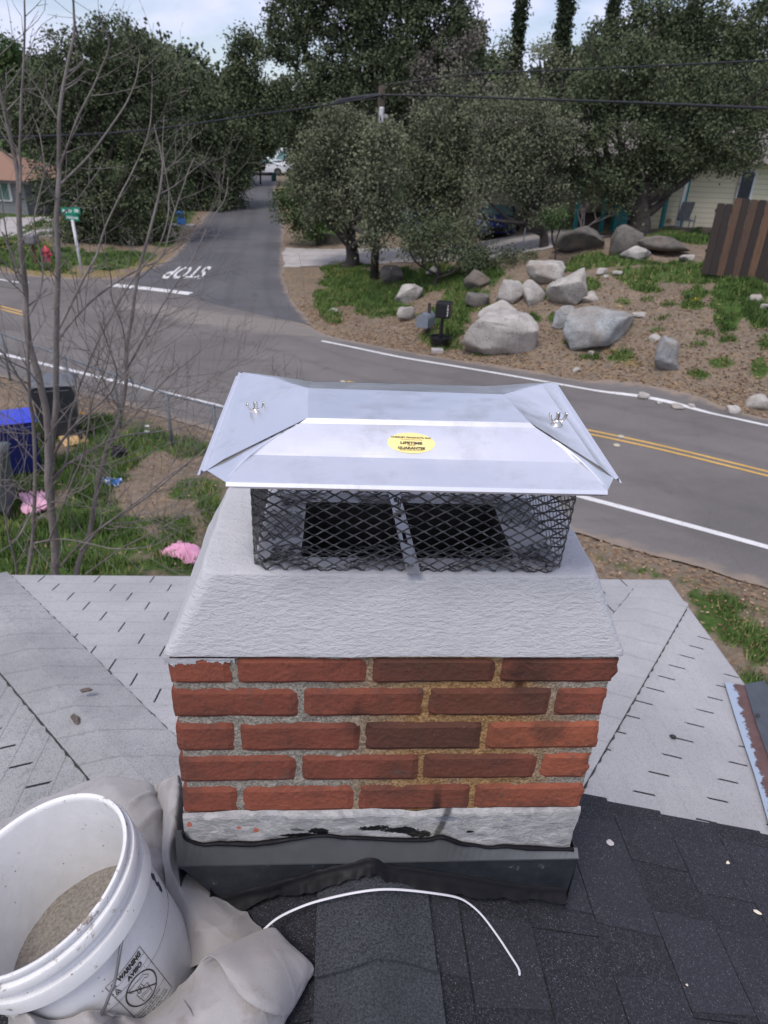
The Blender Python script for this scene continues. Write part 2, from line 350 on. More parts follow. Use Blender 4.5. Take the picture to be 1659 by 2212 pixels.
def terrain_noise(X, Y):
    rd = road_depth(np.stack([X, Y], -1))
    away = np.clip((-rd-.1)/1.2, 0, 1)
    bank = np.clip((T0(X, Y)-.05)/1.0, 0, 1)*(X > -1)
    z = away*(fbm(X*.9, Y*.9, o=4)*.10+fbm(X*3.1+3, Y*3.1, o=3)*.035)+bank*(fbm(X*.55+9, Y*.55, o=4)*.25)*away
    z = z*np.where(Y > 60, 1, 1)
    dip = np.where(rd > -.02, -.06*np.clip((rd+.02)/.12, 0, 1), 0)
    indr = inside(np.stack([X, Y], -1), drive_poly)
    ddr = dist_line(np.stack([X, Y], -1), np.vstack([drive_poly, drive_poly[:1]]))
    z = np.where(indr, -.06*np.clip(ddr/.1, 0, 1)+z*np.clip(1-ddr/.3, 0, 1)*.2, z*np.clip(ddr/.5, .2, 1))
    return z+dip
def TN(x, y):
    x = np.atleast_1d(np.asarray(x, float)); y = np.atleast_1d(np.asarray(y, float)); return T0(x, y)+terrain_noise(x, y)
xs = np.unique(np.concatenate([-np.geomspace(16, 900, 34), np.arange(-16, 18.01, .16), np.geomspace(18, 900, 34)]))
ys = np.unique(np.concatenate([-np.geomspace(3, 600, 22)+0, np.arange(-3, 37, .16), np.geomspace(37, 1200, 60)]))
GX, GY = np.meshgrid(xs, ys, indexing='ij'); GZ = TN(GX, GY)
gm, sm, em = masks(GX, GY)
def f_ground():
    p = gpos(); g = attrv('grass'); s = attrv('straw'); e = attrv('edge')
    n1 = noise(p, 1.4, 6, .6); n2 = noise(p, 9, 8, .7); n3 = noise(p, 60, 6, .7); vf = voro(p, 16, out=0)
    earth = mixc(n2.step(.35, .65), (.130, .104, .076), (.235, .192, .148))
    earth = mixc(n1.step(.45, .7)*.6, earth, (.26, .20, .155))
    leaf = voro(p, 22, out=1)
    litter = mixc(noise(leaf, 3, 1).step(.3, .7), (.16, .110, .068), (.36, .265, .17))
    lm = (noise(p, 5, 5, .7).step(.46, .60))*(.45+e*.55)
    earth = mixc(lm, earth, litter)
    earth = mixc(n3.step(.62, .72)*.5, earth, (.28, .22, .17))
    grass = mixc(n2.step(.3, .7), (.034, .065, .018), (.085, .14, .034))
    grass = mixc(n3.step(.5, .8)*.5, grass, (.11, .14, .035))
    straw = mixc(n2.step(.35, .65), (.17, .14, .05), (.30, .23, .11))
    gmask = (g*1.15+(n2-.5)*1.5+(n3-.5)*.8).step(.30, .75)
    c = mixc(gmask, earth, grass); c = mixc((s+(n2-.5)*.8).step(.4, .8)*.75, c, straw)
    return dict(col=c, rough=.95, spec=.15, bump=n2*.6+n3*.4+vf*.3, bumpd=.05)
M_ground = material('earth_and_grass', f_ground)
gv = np.stack([GX, GY, GZ], -1).reshape(-1, 3)
mesh_obj('ground', gv, grid_faces(len(xs), len(ys)), M_ground, smooth=True, attr=dict(grass=gm.ravel(), straw=sm.ravel(), edge=em.ravel()), kind='structure')

# ================================================================ ROADS
def f_asph(lt=(.160, .149, .143), dk=(.113, .106, .102)):
    def f():
        p = gpos(); a = noise(p, .35, 5, .6); b = noise(scl(p, (1, 1.6, 1)), 2.2, 6, .6); c = noise(p, 90, 4, .7); e = attrv('edge')
        col = mixc(a.step(.3, .7), dk, lt); col = mixc(b.step(.55, .8)*.35, col, tuple(q*1.35 for q in lt)); col = mixc(c.step(.48, .72)*.5, col, tuple(q*1.6 for q in lt))
        w = N.m('ABSOLUTE', attrv('track')-.5)
        col = mixc(w.step(.0, .12)*.0+(1-w.step(.03, .16))*.22, col, tuple(q*.72 for q in dk))
        vn = voro(scl(p, (1, 1, 1)), .55, 'DISTANCE_TO_EDGE'); crack = (1-(vn+(noise(p, 3, 6, .7)-.5)*.05).step(.0, .012))
        col = mixc(crack*.12, col, (.045, .043, .043))
        col = mixc((e+(b-.5)*.9+(c-.5)*.4).step(.60, .95)*.8, col, (.26, .205, .16))
        x, y, z = xyz(p); q = ((x+3.6)/4.2)*((x+3.6)/4.2)+((y-23.6+(x+3.6)*.42)/1.1)*((y-23.6+(x+3.6)*.42)/1.1)       # pale dust dragged round the corner
        st = noise(scl(p, (.35, 1.3, 1)), 2.6, 5, .65); col = mixc((1-(q+(st-.5)*2.2).step(.3, 1.3))*.55, col, (.25, .225, .20))
        st2 = noise(scl(p, (.22, 1.5, 1)), 1.1, 4, .6); col = mixc(st2.step(.52, .72)*.30, col, tuple(q_*.66 for q_ in dk)); col = mixc(noise(p, 1.7, 3, .5).step(.68, .72)*.35, col, tuple(q_*.6 for q_ in dk))
        return dict(col=col, rough=.85, spec=.3, bump=c, bumpd=.006)
    return f
M_main = material('worn_asphalt', f_asph()); M_side = material('side_asphalt', f_asph((.112, .112, .120), (.080, .080, .088)))
def ribbon(name, A, B, mat, dz, nw=14, tracks=(), **k):
    """a strip of road surface between plan curves A and B"""
    t = np.linspace(0, 1, nw)[None, :, None]; P = A[:, None, :]*(1-t)+B[:, None, :]*t; sh = P.shape[:2]
    jit = np.zeros(sh); jit[:, 0] = fbm(A[:, 0]*1.5, A[:, 1]*1.5)*.16; jit[:, -1] = fbm(B[:, 0]*1.5+9, B[:, 1]*1.5)*.16
    d = (B-A); d /= np.linalg.norm(d, axis=1)[:, None]; P = P+jit[..., None]*d[:, None, :]
    Z = T0(P[..., 0], P[..., 1])+dz
    wdt = np.linalg.norm(B-A, axis=1)[:, None]; tt = np.broadcast_to(t[..., 0], sh)
    ed = np.minimum(tt*wdt, (1-tt)*wdt); edge = np.clip(1-ed/.9, 0, 1); tr = np.full(sh, 0.0)
    for q in tracks: tr = np.maximum(tr, np.clip(.5-np.abs(tt-q)*wdt*.5, 0, .5)+.0)
    return mesh_obj(name, np.concatenate([P, Z[..., None]], -1).reshape(-1, 3), grid_faces(*sh), mat, smooth=True, attr=dict(edge=edge.ravel(), track=tr.ravel()), **k)
ribbon('main_road', spline(main_near, 400), spline(main_far, 400), M_main, .004, 40, (.14, .32, .62, .8), kind='structure')
ribbon('side_road', spline(side_l, 260), spline(side_r, 260), M_side, .010, 26, (.2, .45, .6, .85), kind='structure')
# driveway sheet
def sheet(name, poly, dz, mat, step=.35, **k):
    x0, y0 = poly.min(0); x1, y1 = poly.max(0); X = np.arange(x0, x1+step, step); Y = np.arange(y0, y1+step, step); g = np.stack(np.meshgrid(X, Y, indexing='ij'), -1)
    m = inside((g[:-1, :-1]+step/2), poly); idx = -np.ones(g.shape[:2], int); V = []; F = []
    for i, j in zip(*np.nonzero(m)):
        q = []
        for a, b in ((i, j), (i+1, j), (i+1, j+1), (i, j+1)):
            if idx[a, b] < 0: idx[a, b] = len(V); V.append((g[a, b, 0], g[a, b, 1]))
            q.append(idx[a, b])
        F.append(q)
    V = np.array(V); Z = T0(V[:, 0], V[:, 1])+dz
    return mesh_obj(name, np.column_stack([V, Z]), F, mat, smooth=True, **k)
M_conc = simple('pale_concrete', (.36, .34, .33), .9, var=.10, s=2, bumpd=.004)
sheet('driveway', drive_poly, .006, M_conc, .12, kind='structure')
def strip(A, w, dz, n=200, wob=.0015):
    """painted line: centre curve in plan, width, -> verts, faces"""
    P = spline(A, n); d = np.gradient(P, axis=0); d /= np.linalg.norm(d, axis=1)[:, None]; nrm = np.stack([-d[:, 1], d[:, 0]], 1)
    rows = [P+nrm*(w*(k/2-.5)+wob*rng.standard_normal(n)[:, None]) for k in range(3)]
    P3 = np.stack(rows, 1); Z = T0(P3[..., 0], P3[..., 1])+dz
    return np.concatenate([P3, Z[..., None]], -1).reshape(-1, 3), grid_faces(n, 3)
def f_paint(col):
    def f():
        p = gpos(); a = noise(p, 18, 8, .7); b = noise(p, 1.5, 4, .6)
        return dict(col=mixc((a+b*.5).step(.84, .98)*.8, mixc(b.step(.3, .7), tuple(q*.8 for q in col), col), (.16, .155, .15)), rough=.75)
    return f
M_white = material('white_road_paint', f_paint((.66, .66, .66))); M_yel = material('yellow_road_paint', f_paint((.58, .36, .10)))
def px2(L): return np.array([G(*q)[:2] for q in L])
def fit3(A, deg=3):
    A = np.array(A, float); x0 = A[:, 0].mean(); c = np.polyfit(A[:, 0]-x0, A[:, 1], min(deg, len(A)-1)); X = np.linspace(A[0, 0], A[-1, 0], max(9, len(A))); return np.stack([X, np.polyval(c, X-x0)], 1)
def line(name, A, w, mat, label, **k):
    if len(A) > 4: A = fit3(A, 4)
    V, F = strip(A, w, .011, 260); return mesh_obj(name, V, F, mat, kind='structure', **k)
line('edge_line', px2([(695, 737), (760, 751), (950, 786), (1100, 813), (1250, 835), (1450, 873), (1659, 920)]).tolist()+[(13.3, 11.9), (20, 5.5)], .13, M_white, '')
line('edge_line', [(-30, 30), (-16.5, 23.4)]+px2([(0, 757), (120, 787), (250, 823), (370, 858), (490, 893)]).tolist()+[(.8, 13.3)]+px2([(1250, 1077), (1450, 1121), (1659, 1170)]).tolist()+[(10, 6.8), (16, 1.2)], .15, M_white, '')
line('edge_line', [(-26, 37.2), (-18, 32)]+px2([(0, 604), (62, 611)]).tolist(), .12, M_white, '')
line('stop_line', px2([(238, 616), (320, 624), (412, 635)]), .42, M_white, '')
yc = px2([(745, 829), (900, 862), (1100, 902), (1265, 940), (1460, 975), (1659, 1018)]); yc = fit3(np.vstack([yc, [(11, 9.6), (17, 3.8)]]), 4)
yl = np.array([(-26, 34), (-17, 28.6)]+px2([(0, 665), (60, 680)]).tolist()); 
for A in (yc, yl):
    P = spline(A, 60); d = np.gradient(P, axis=0); d /= np.linalg.norm(d, axis=1)[:, None]; nr = np.stack([-d[:, 1], d[:, 0]], 1)
    for sgn in (-1, 1): line('centre_line', P+nr*sgn*.115, .10, M_yel, '')
# STOP, painted to be read by cars coming down the side road
tv, tf = text_mesh('STOP', 1.0, .022)
tv = tv-tv.min(0); tv /= tv.max(0)
q00, q10, q11, q01 = [G(*q)[:2] for q in ((459, 576), (376, 576), (343, 603), (436, 603))]   # (left-bottom as read: far side of the letters)
# as read from up the road: left edge = our right, bottom = far edge
def bil(s_, t_): return (1-s_)*(1-t_)*np.array(q00)+s_*(1-t_)*np.array(q10)+s_*t_*np.array(q11)+(1-s_)*t_*np.array(q01)
VV = np.array([bil(a, b) for a, b in tv]); ZZ = T0(VV[:, 0], VV[:, 1])+.016
mesh_obj('stop_lettering', np.column_stack([VV, ZZ]), tf, M_white, kind='structure')
# pale tyre-dust patch on the corner and reflectors
M_refl = simple('marker_resin', (.45, .42, .32), .5)
for u, v, lb in ((741, 826, 'small round road reflector at the end of the yellow line behind the chimney cap'), (1341, 944, 'domed road reflector on the far side of the double yellow line'), (1332, 963, 'domed road reflector on the near side of the double yellow line')):
    p = G(u, v); b = MB(); b.lathe([(.075, 0), (.07, .012), (.045, .024), (.0005, .028)], (p[0], p[1], p[2]+.012), n=16)
    b.build('road_reflector', M_refl, smooth=True, label=lb, cat='reflector', group='reflectors along the centre line')
# ================================================================ HOUSE UNDER THE PHOTOGRAPHER
house = empty('house', (0, 0, 0), label='house roof underfoot, pale painted hip roof below a black shingle roof', cat='house')
EX0, EX1, EY = -2.05, 1.95, 3.43          # eaves of the pale hip roof
ME, MS = .235, .30                        # slopes of hip end and sides
PKY = EY-(.30*1.975)/.235                 # where the hips meet
PKX = (EX0+EX1)/2; ZE = H-2.24; ZP = ZE+MS*(EX1-PKX)
def f_grey(kind):
    def f():
        p = gpos(); x, y, z = xyz(p); wob = (noise(p, 30, 3)-.5)*.012; n = noise(p, 160, 4, .7); m = noise(p, 1.6, 5, .6); n2 = noise(p, 35, 5, .7)
        if kind == 'end':
            t = (EY-y)/.125; k = t.floor(); s = (x+1.624+.002-k*.124)/.2985; wid = .012
        elif kind == 'right':
            t = (EX1-x)/.1035; k = t.floor(); s = (y-2.857+k*.1115)/.29; wid = .013
        elif kind == 'left':
            t = (x-EX0)/.1035; k = t.floor(); s = (y-2.80+k*.1115)/.29; wid = .016
        else:
            t = (y*.8+x*0)/.125; k = t.floor(); s = x*0+.5; wid = 0
        fr = (s+wob*.8).frac(); slot = (fr.lt(wid)+fr.gt(1-wid)) if wid else fr*0
        j = noise(comb(k*.37, s.floor()*.71, 0.0), 9, 0)
        tf = t.frac(); slot = slot*tf.gt(.06)*(tf+j*.3).lt(1.02) if wid else slot
        butt = (tf+wob*3).lt(.045)
        d = noise(p, 230, 3, .6)
        base = mixc(m.step(.3, .7), (.36, .36, .37), (.44, .44, .445)) if kind in ('end', 'right', 'capr') else mixc(m.step(.3, .7), (.27, .275, .28), (.37, .372, .38))
        dirt = {'end': .28, 'right': .22, 'left': 1.0, 'cap': .62, 'capr': .22}[kind]
        base = mixc(n2.step(.50, .75)*dirt, base, (.20, .20, .205)); base = mixc(d.step(.50, .66)*(.34+.36*dirt), base, (.12, .12, .125))
        base = mixc((m+n2*.5).step(.9, 1.05)*dirt, base, (.13, .135, .135))
        base = mixc(butt*{'end': .10, 'right': .05, 'left': .5, 'cap': .28, 'capr': .16}[kind], base, (.14, .14, .14))
        base = mixc(slot*(n2.step(.22, .4)), base, (.022, .022, .024))
        return dict(col=base, rough=.95, spec=.2, bump=n*.6+d*.7-slot*4-butt*1.6+n2*.5, bumpd=.004)
    return f
M_ge, M_gr, M_gl, M_gc = [material('painted_shingles_'+k, f_grey(k)) for k in ('end', 'right', 'left', 'cap')]
M_gc2 = material('painted_shingles_right_cap', f_grey('capr'))
def zend(x, y): return ZE+ME*(EY-y)
def zrt(x, y): return ZE+MS*(EX1-x)
def zlf(x, y): return ZE+MS*(x-EX0)
def plane_mesh(name, poly, zf, mat, th=.02, **k):
    """roof surface with a real lower edge, subdivided for slight waviness"""
    b = MB(); P = [(x, y, zf(x, y)+0) for x, y in poly]; b.prism(P, (0, 0, -th)); return b.build(name, mat, house, **k)
YB = -3.5
plane_mesh('hip_end_roof', [(EX0, EY), (EX1, EY), (PKX, PKY)], zend, M_ge, label='pale painted hip end of the roof beyond the chimney')
plane_mesh('side_roof', [(EX1, EY), (EX1, YB), (PKX, YB), (PKX, PKY)], zrt, M_gr, label='pale painted roof slope on the right')
plane_mesh('side_roof', [(EX0, EY), (PKX, PKY), (PKX, YB), (EX0, YB)], zlf, M_gl, label='worn grey painted roof slope on the left')
# hip caps, bent over the hips, in overlapping pieces
def hipcap(cx, sgn, m):
    c = np.array([cx, EY-.01, ZE+.0]); pk = np.array([PKX, PKY, ZP]); L_ = np.linalg.norm(pk-c); d = (pk-c)/L_
    n = 24; wE, wS = .205, .205
    b = MB(); e = L_/n
    for i in range(n):
        a0, a1 = i*e-.01, (i+1)*e+.02; rows = []
        for a, lift in ((a0, .0105), (a1, .0045)):
            q = c+d*a; r = []
            perp = np.array([-d[1], d[0], 0]); perp /= np.linalg.norm(perp)
            for s_ in (-1, -.8, -.5, -.2, 0, .2, .5, .8, 1):
                w = (.17 if True else 0)*s_; x, y = q[0]+perp[0]*w, q[1]+perp[1]*w
                zz = min(zend(x, y), zrt(x, y) if sgn > 0 else zlf(x, y)); r.append((x, y, zz+lift-.006*(1-min(1, abs(s_)*3))))
            rows.append(r)
        V = rows[0]+rows[1]; m_ = 9; V2 = [(x, y, z-.006) for x, y, z in rows[0]]
        b.add(V+V2, [(k, k+1, m_+k+1, m_+k) for k in range(m_-1)]+[(2*m_+k, 2*m_+k+1, k+1, k) for k in range(m_-1)])
    return b
# the cap band seen in the photo lies between these two edges, so use its own outline
def capband(edge_in, edge_out, zin, zout, name, label, mat):
    ei, eo = np.array(edge_in, float), np.array(edge_out, float); b = MB(); n = 22
    for i in range(n):
        t0, t1 = i/n-.004, (i+1)/n+.012; rows = []
        for t, lift in ((t0, .011), (t1, .006)):
            A, B = ei[0]*(1-t)+ei[1]*t, eo[0]*(1-t)+eo[1]*t; r = []
            for k in range(9):
                w = k/8; q = A*(1-w)+B*w; zz = min(zin(*q), zout(*q)); r.append((q[0], q[1], zz+lift+.0025*math.sin(i*2.1+k)))
            rows.append(r)
        lo = [(x, y, z-.012) for x, y, z in rows[0]]
        b.add(rows[0]+rows[1]+lo, [(k, k+1, 9+k+1, 9+k) for k in range(8)]+[(18+k, 18+k+1, k+1, k) for k in range(8)]+[(18, 0, 9, 9), (8, 26, 17, 17)][:0])
        for e_, s_ in ((0, 1), (8, -1)):
            a, c = rows[0][e_], rows[1][e_]; q = [(a[0], a[1], a[2]-.012), (c[0], c[1], c[2]-.012), c, a]
            b.add(q, [(0, 1, 2, 3)])
    return b.build(name, mat, house, label=label)
def onend(u, v): return onPl(u, v, (0, ME, 1), (0, EY, ZE))[:2]
def onrt(u, v): return onPl(u, v, (MS, 0, 1), (EX1, 0, ZE))[:2]
def onlf(u, v): return onPl(u, v, (-MS, 0, 1), (EX0, 0, ZE))[:2]
def ext(a, b, t0, t1): a, b = np.array(a), np.array(b); return [a+(b-a)*t0, a+(b-a)*t1]
A_in = ext(onend(17, 1239), onend(378, 1594), 0, 1.35); A_out = ext(onlf(0, 1421), onlf(205, 1683), -.75, 1.55)
C_in = ext(onend(1381, 1259), onend(1327, 1326), 0, 5.0); C_out = ext(onrt(1482, 1308), onrt(1269, 1684), 0, 1.25)
A_out[0] = np.array([EX0+.0, EY-.28]); C_out[0] = np.array([EX1, EY-.27])
capband(A_in, A_out, zend, zlf, 'hip_cap', 'wide cap band over the left hip', M_gc); capband(C_in, C_out, zend, zrt, 'hip_cap', 'wide cap band over the right hip', M_gc2)
# fascia, soffit and walls below the eaves
M_fascia = simple('fascia_paint', (.42, .40, .38), .7); M_stucco = simple('wall_stucco', (.40, .37, .33), .95, bumpd=.01)
M_seam = simple('tarred_seam', (.035, .036, .038), .9, var=.3, s=60)
b = MB()
for A_, zA in ((A_in, zend), (A_out, zlf), (C_in, zend), (C_out, zrt)):
    P_ = [np.array(A_[0])*(1-t)+np.array(A_[1])*t for t in np.linspace(.02, .98, 90)]; b.tube([(q[0]+.003*math.sin(i*1.9), q[1]+.003*math.sin(i*2.7), zA(*q)+.001) for i, q in enumerate(P_)], [.0035+.0025*abs(math.sin(i*.7)) for i in range(90)], 5)
b.build('hip_seam', M_seam, house)
b = MB(); zf = ZE-.10
b.box(((EX0+EX1)/2, EY-.02, zf), (EX1-EX0-.02, .03, .15)); b.box((EX1-.02, (EY+YB)/2-.02, zf), (.03, EY-YB-.04, .15)); b.box((EX0+.02, (EY+YB)/2-.02, zf), (.03, EY-YB-.04, .15))
b.build('fascia', M_fascia, house)
b = MB(); b.box(((EX0+EX1)/2, (EY+YB)/2-.1, (ZE-.2)/2), (EX1-EX0-.9, EY-YB-.9, ZE-.24)); b.build('wall', M_stucco, house)
b = MB(); b.box(((EX0+EX1)/2, (EY+YB)/2-.03, ZE-.16), (EX1-EX0-.12, EY-YB-.14, .02)); b.build('soffit', M_fascia, house)

# ---- black upper roof: laminated shingles, ridge running towards the chimney
RX, RZ, BY = .07, H-1.175, 1.12
MR_, ML_ = .30, .32
def f_black():
    p = gpos(); v = attrv('v'); n = noise(p, 210, 3, .6); s = voro(p, 640, out=0); w = voro(p, 640, out=1); m = noise(p, 3.5, 4, .6); g = noise(w, 7, 1)
    big = noise(p, 30, 6, .65)
    c = mixc(v, (.011, .0115, .015), (.029, .030, .039)); c = mixc(n.step(.40, .7)*.7, c, (.048, .050, .063))
    c = mixc(g.step(.60, .68)*(noise(p, 9, 3).step(.3, .8)*.6+.4)*.6, c, (.15, .155, .18)); c = mixc(g.step(.71, .73)*.35, c, (.34, .34, .38))
    c = mixc((m+big*.6).step(.94, 1.05)*.25, c, (.10, .098, .095))
    return dict(col=c, rough=.88, spec=.35, bump=s*-1.0+n*.5, bumpd=.0016)
M_blk = material('black_granule_shingles', f_black)
def blackside(sg, m, name, label):
    b = MB(); e = .135; n = 15
    L_ = 2.0
    for i in range(n):
        d0, d1 = .02+i*e, .02+(i+1)*e+.025
        yend = BY-.004*(i % 3)+rng.uniform(-.004, .004)
        def P(d, y, h): return (RX+sg*d, y, RZ-m*d+h)
        b.av = rng.uniform(.1, .5)
        h0, h1 = .0030, .0075
        # laid as pieces ~1 m long, joints staggered
        y = yend; first = True
        while y > -3.4:
            ln = 1.0 if not first else rng.uniform(.3, 1.0); first = False; y2 = y-ln; b.av = rng.uniform(.0, .45)
            g = .0012
            q = [P(d0, y-g, h0), P(d1-.025, y-g, h1), P(d1-.025, y2+g, h1), P(d0, y2+g, h0)]
            lo = [(a[0], a[1], a[2]-.010) for a in q]
            b.add(q+lo, [(0, 1, 2, 3) if sg < 0 else (3, 2, 1, 0), (0, 4, 5, 1), (1, 5, 6, 2), (2, 6, 7, 3), (3, 7, 4, 0)])
            # laminated tabs
            yy = y-rng.uniform(0, .1)
            while yy > y2+.05:
                tw = rng.uniform(.09, .26); ye = max(yy-tw, y2+.004); sk = rng.uniform(-.012, .012)
                b.av = rng.uniform(.35, 1.0)
                q = [P(d0+.004, yy, h0+.0025), P(d1-.026, yy-sk, h1+.0028), P(d1-.026, ye+sk, h1+.0028), P(d0+.004, ye, h0+.0025)]
                lo = [(a[0], a[1], a[2]-.004) for a in q]
                b.add(q+lo, [(0, 1, 2, 3) if sg < 0 else (3, 2, 1, 0), (0, 4, 5, 1), (1, 5, 6, 2), (2, 6, 7, 3), (3, 7, 4, 0)])
                yy = ye-rng.uniform(.05, .2)
            y = y2
    return b.build(name, M_blk, house, attr=True, label=label)
blackside(1, MR_, 'black_shingle_slope', 'black granulated shingles sloping down to the right of the ridge')
blackside(-1, ML_, 'black_shingle_slope', 'black granulated shingles sloping down to the left of the ridge')
# roof deck and gable board that carry it
M_deck = simple('dark_rake_board', (.05, .05, .055), .8)
b = MB()
for sg, m in ((1, MR_), (-1, ML_)):
    q = [(RX, BY-.03, RZ-.012), (RX+sg*2.02, BY-.03, RZ-.012-m*2.02), (RX+sg*2.02, -3.4, RZ-.012-m*2.02), (RX, -3.4, RZ-.012)]
    b.prism(q, (0, 0, -.03))
    ed = 2.0; zl = (zrt(RX+ed*sg, 0) if sg > 0 else zlf(RX-ed, 0))
    q = [(RX, BY-.09, RZ-.04), (RX+sg*1.85, BY-.09, RZ-.04-m*1.85), (RX+sg*1.85, BY-.09, ZE-.1), (RX, BY-.09, ZE-.1)]
    b.prism(q, (0, -.02, 0))
b.build('gable_board', M_deck, house)
# ridge caps
def f_capb():
    p = gpos(); v = attrv('v'); n = noise(p, 260, 3, .6); g = noise(p, 420, 2, .6); m = noise(p, 5, 4, .6)
    c = mixc(n.step(.32, .66), (.012, .014, .018), (.062, .068, .080)); c = mixc(g.step(.58, .66)*.55, c, (.14, .15, .17)); c = mixc(v*.3, c, (.05, .055, .065)); c = mixc(m.step(.4, .75)*.35, c, (.014, .015, .019))
    return dict(col=c, rough=.9, spec=.3, bump=n, bumpd=.0016)
M_capb = material('speckled_ridge_shingle', f_capb)
b = MB(); e = .147; ycap = .835
for i in range(22):
    y0 = .80-i*e+(.0 if i else .05); y1 = y0-e-.0
    y0_, y1_ = y0, .80-(i+1)*e
    b.av = [.75, 1.15, .9, 1.05][i % 4]; hw = .098+.002*(i % 3); rows = []
    for k_, (y, l) in enumerate(((y0_+.02, .010), (y1_, .019))):
        r = []
        for j in range(-8, 9):
            s_ = j/8; x = RX+.0+hw*s_+.003*math.sin(i); m = MR_ if s_ > 0 else ML_
            r.append((x, y+.004*math.sin(3*s_+i*1.7)-(.010*(1-abs(s_)) if k_ else 0)*-1, RZ+l-m*hw*math.sqrt(s_*s_+.03)+m*hw*.10))
        rows.append([(a_, b_, c_+.007) for a_, b_, c_ in r])
    lo = [(x, y, z-.009) for x, y, z in rows[1]]; q = 17
    b.add(rows[0]+rows[1]+lo, [(k, q+k, q+k+1, k+1) for k in range(q-1)]+[(q+k, 2*q+k, 2*q+k+1, q+k+1) for k in range(q-1)])
    for s_ in (0, q-1):
        a, c = rows[0][s_], rows[1][s_]; b.add([a, c, (c[0], c[1], c[2]-.012), (a[0], a[1], a[2]-.012)], [(0, 1, 2, 3)])
b.build('ridge_cap', M_capb, house, attr=True, label='black ridge cap shingles running up to the chimney')
# peeling metal edge flashing on the right slope
def f_peel():
    p = gpos(); n = noise(p, 26, 6, .65); s = attrv('v')
    k = (s+(n-.5)*.9).step(.40, .46)
    c = mixc(k, mixc(n.step(.3, .7), (.085, .042, .038), (.12, .065, .056)), (.30, .36, .45))
    return dict(col=c, rough=.55, metal=0.0, bump=k, bumpd=.002)
M_peel = material('peeling_metal_paint', f_peel); M_dkmet = simple('dark_sheet_metal', (.085, .095, .115), .45, .3)
def orr(u, v, h): return onPl(u, v, (MS, 0, 1), (EX1, 0, ZE+h))
L0 = [orr(1565, 1473, .012), orr(1600, 1585, .012), orr(1632, 1680, .012), orr(1675, 1830, .012)]
L1 = [orr(1608, 1480, .045), orr(1632, 1560, .045), orr(1668, 1660, .045), orr(1730, 1830, .045)]
V = []; F = []; A_ = []
s0, s1 = spline(L0, 24), spline(L1, 24)
for i in range(24):
    for k in range(6): w = k/5; V.append(s0[i]*(1-w)+s1[i]*w); A_.append(.75-.9*w+.25*(1-i/23)-.15)
mesh_obj('edge_flashing', V, grid_faces(24, 6).tolist(), M_peel, house, attr={'v': A_}, label='brown metal flashing with peeling blue grey paint at the right edge')
o = C.objects['edge_flashing']; sm_ = o.modifiers.new('t', 'SOLIDIFY'); sm_.thickness = .003
U0, U1 = np.array(L1), np.array([orr(1652, 1471, .03), orr(1690, 1560, .02), orr(1745, 1660, .02), orr(1810, 1830, .02)])
s0, s1 = spline(U0, 12)+[0, 0, .006], spline(U1, 12)+[0, 0, .004]; b = MB()
b.add(list(s0)+list(s1), [(i, i+1, 13+i, 12+i) for i in range(11)]); o = b.build('flashing_leg', M_dkmet, house); m_ = o.modifiers.new('t', 'SOLIDIFY'); m_.thickness = .003
q = orr(1637, 1546, .06); b = MB(); b.lathe([(.001, .012), (.006, .010), (.009, .004), (.009, 0)], q, n=12); b.build('screw_head', M_deck, house)

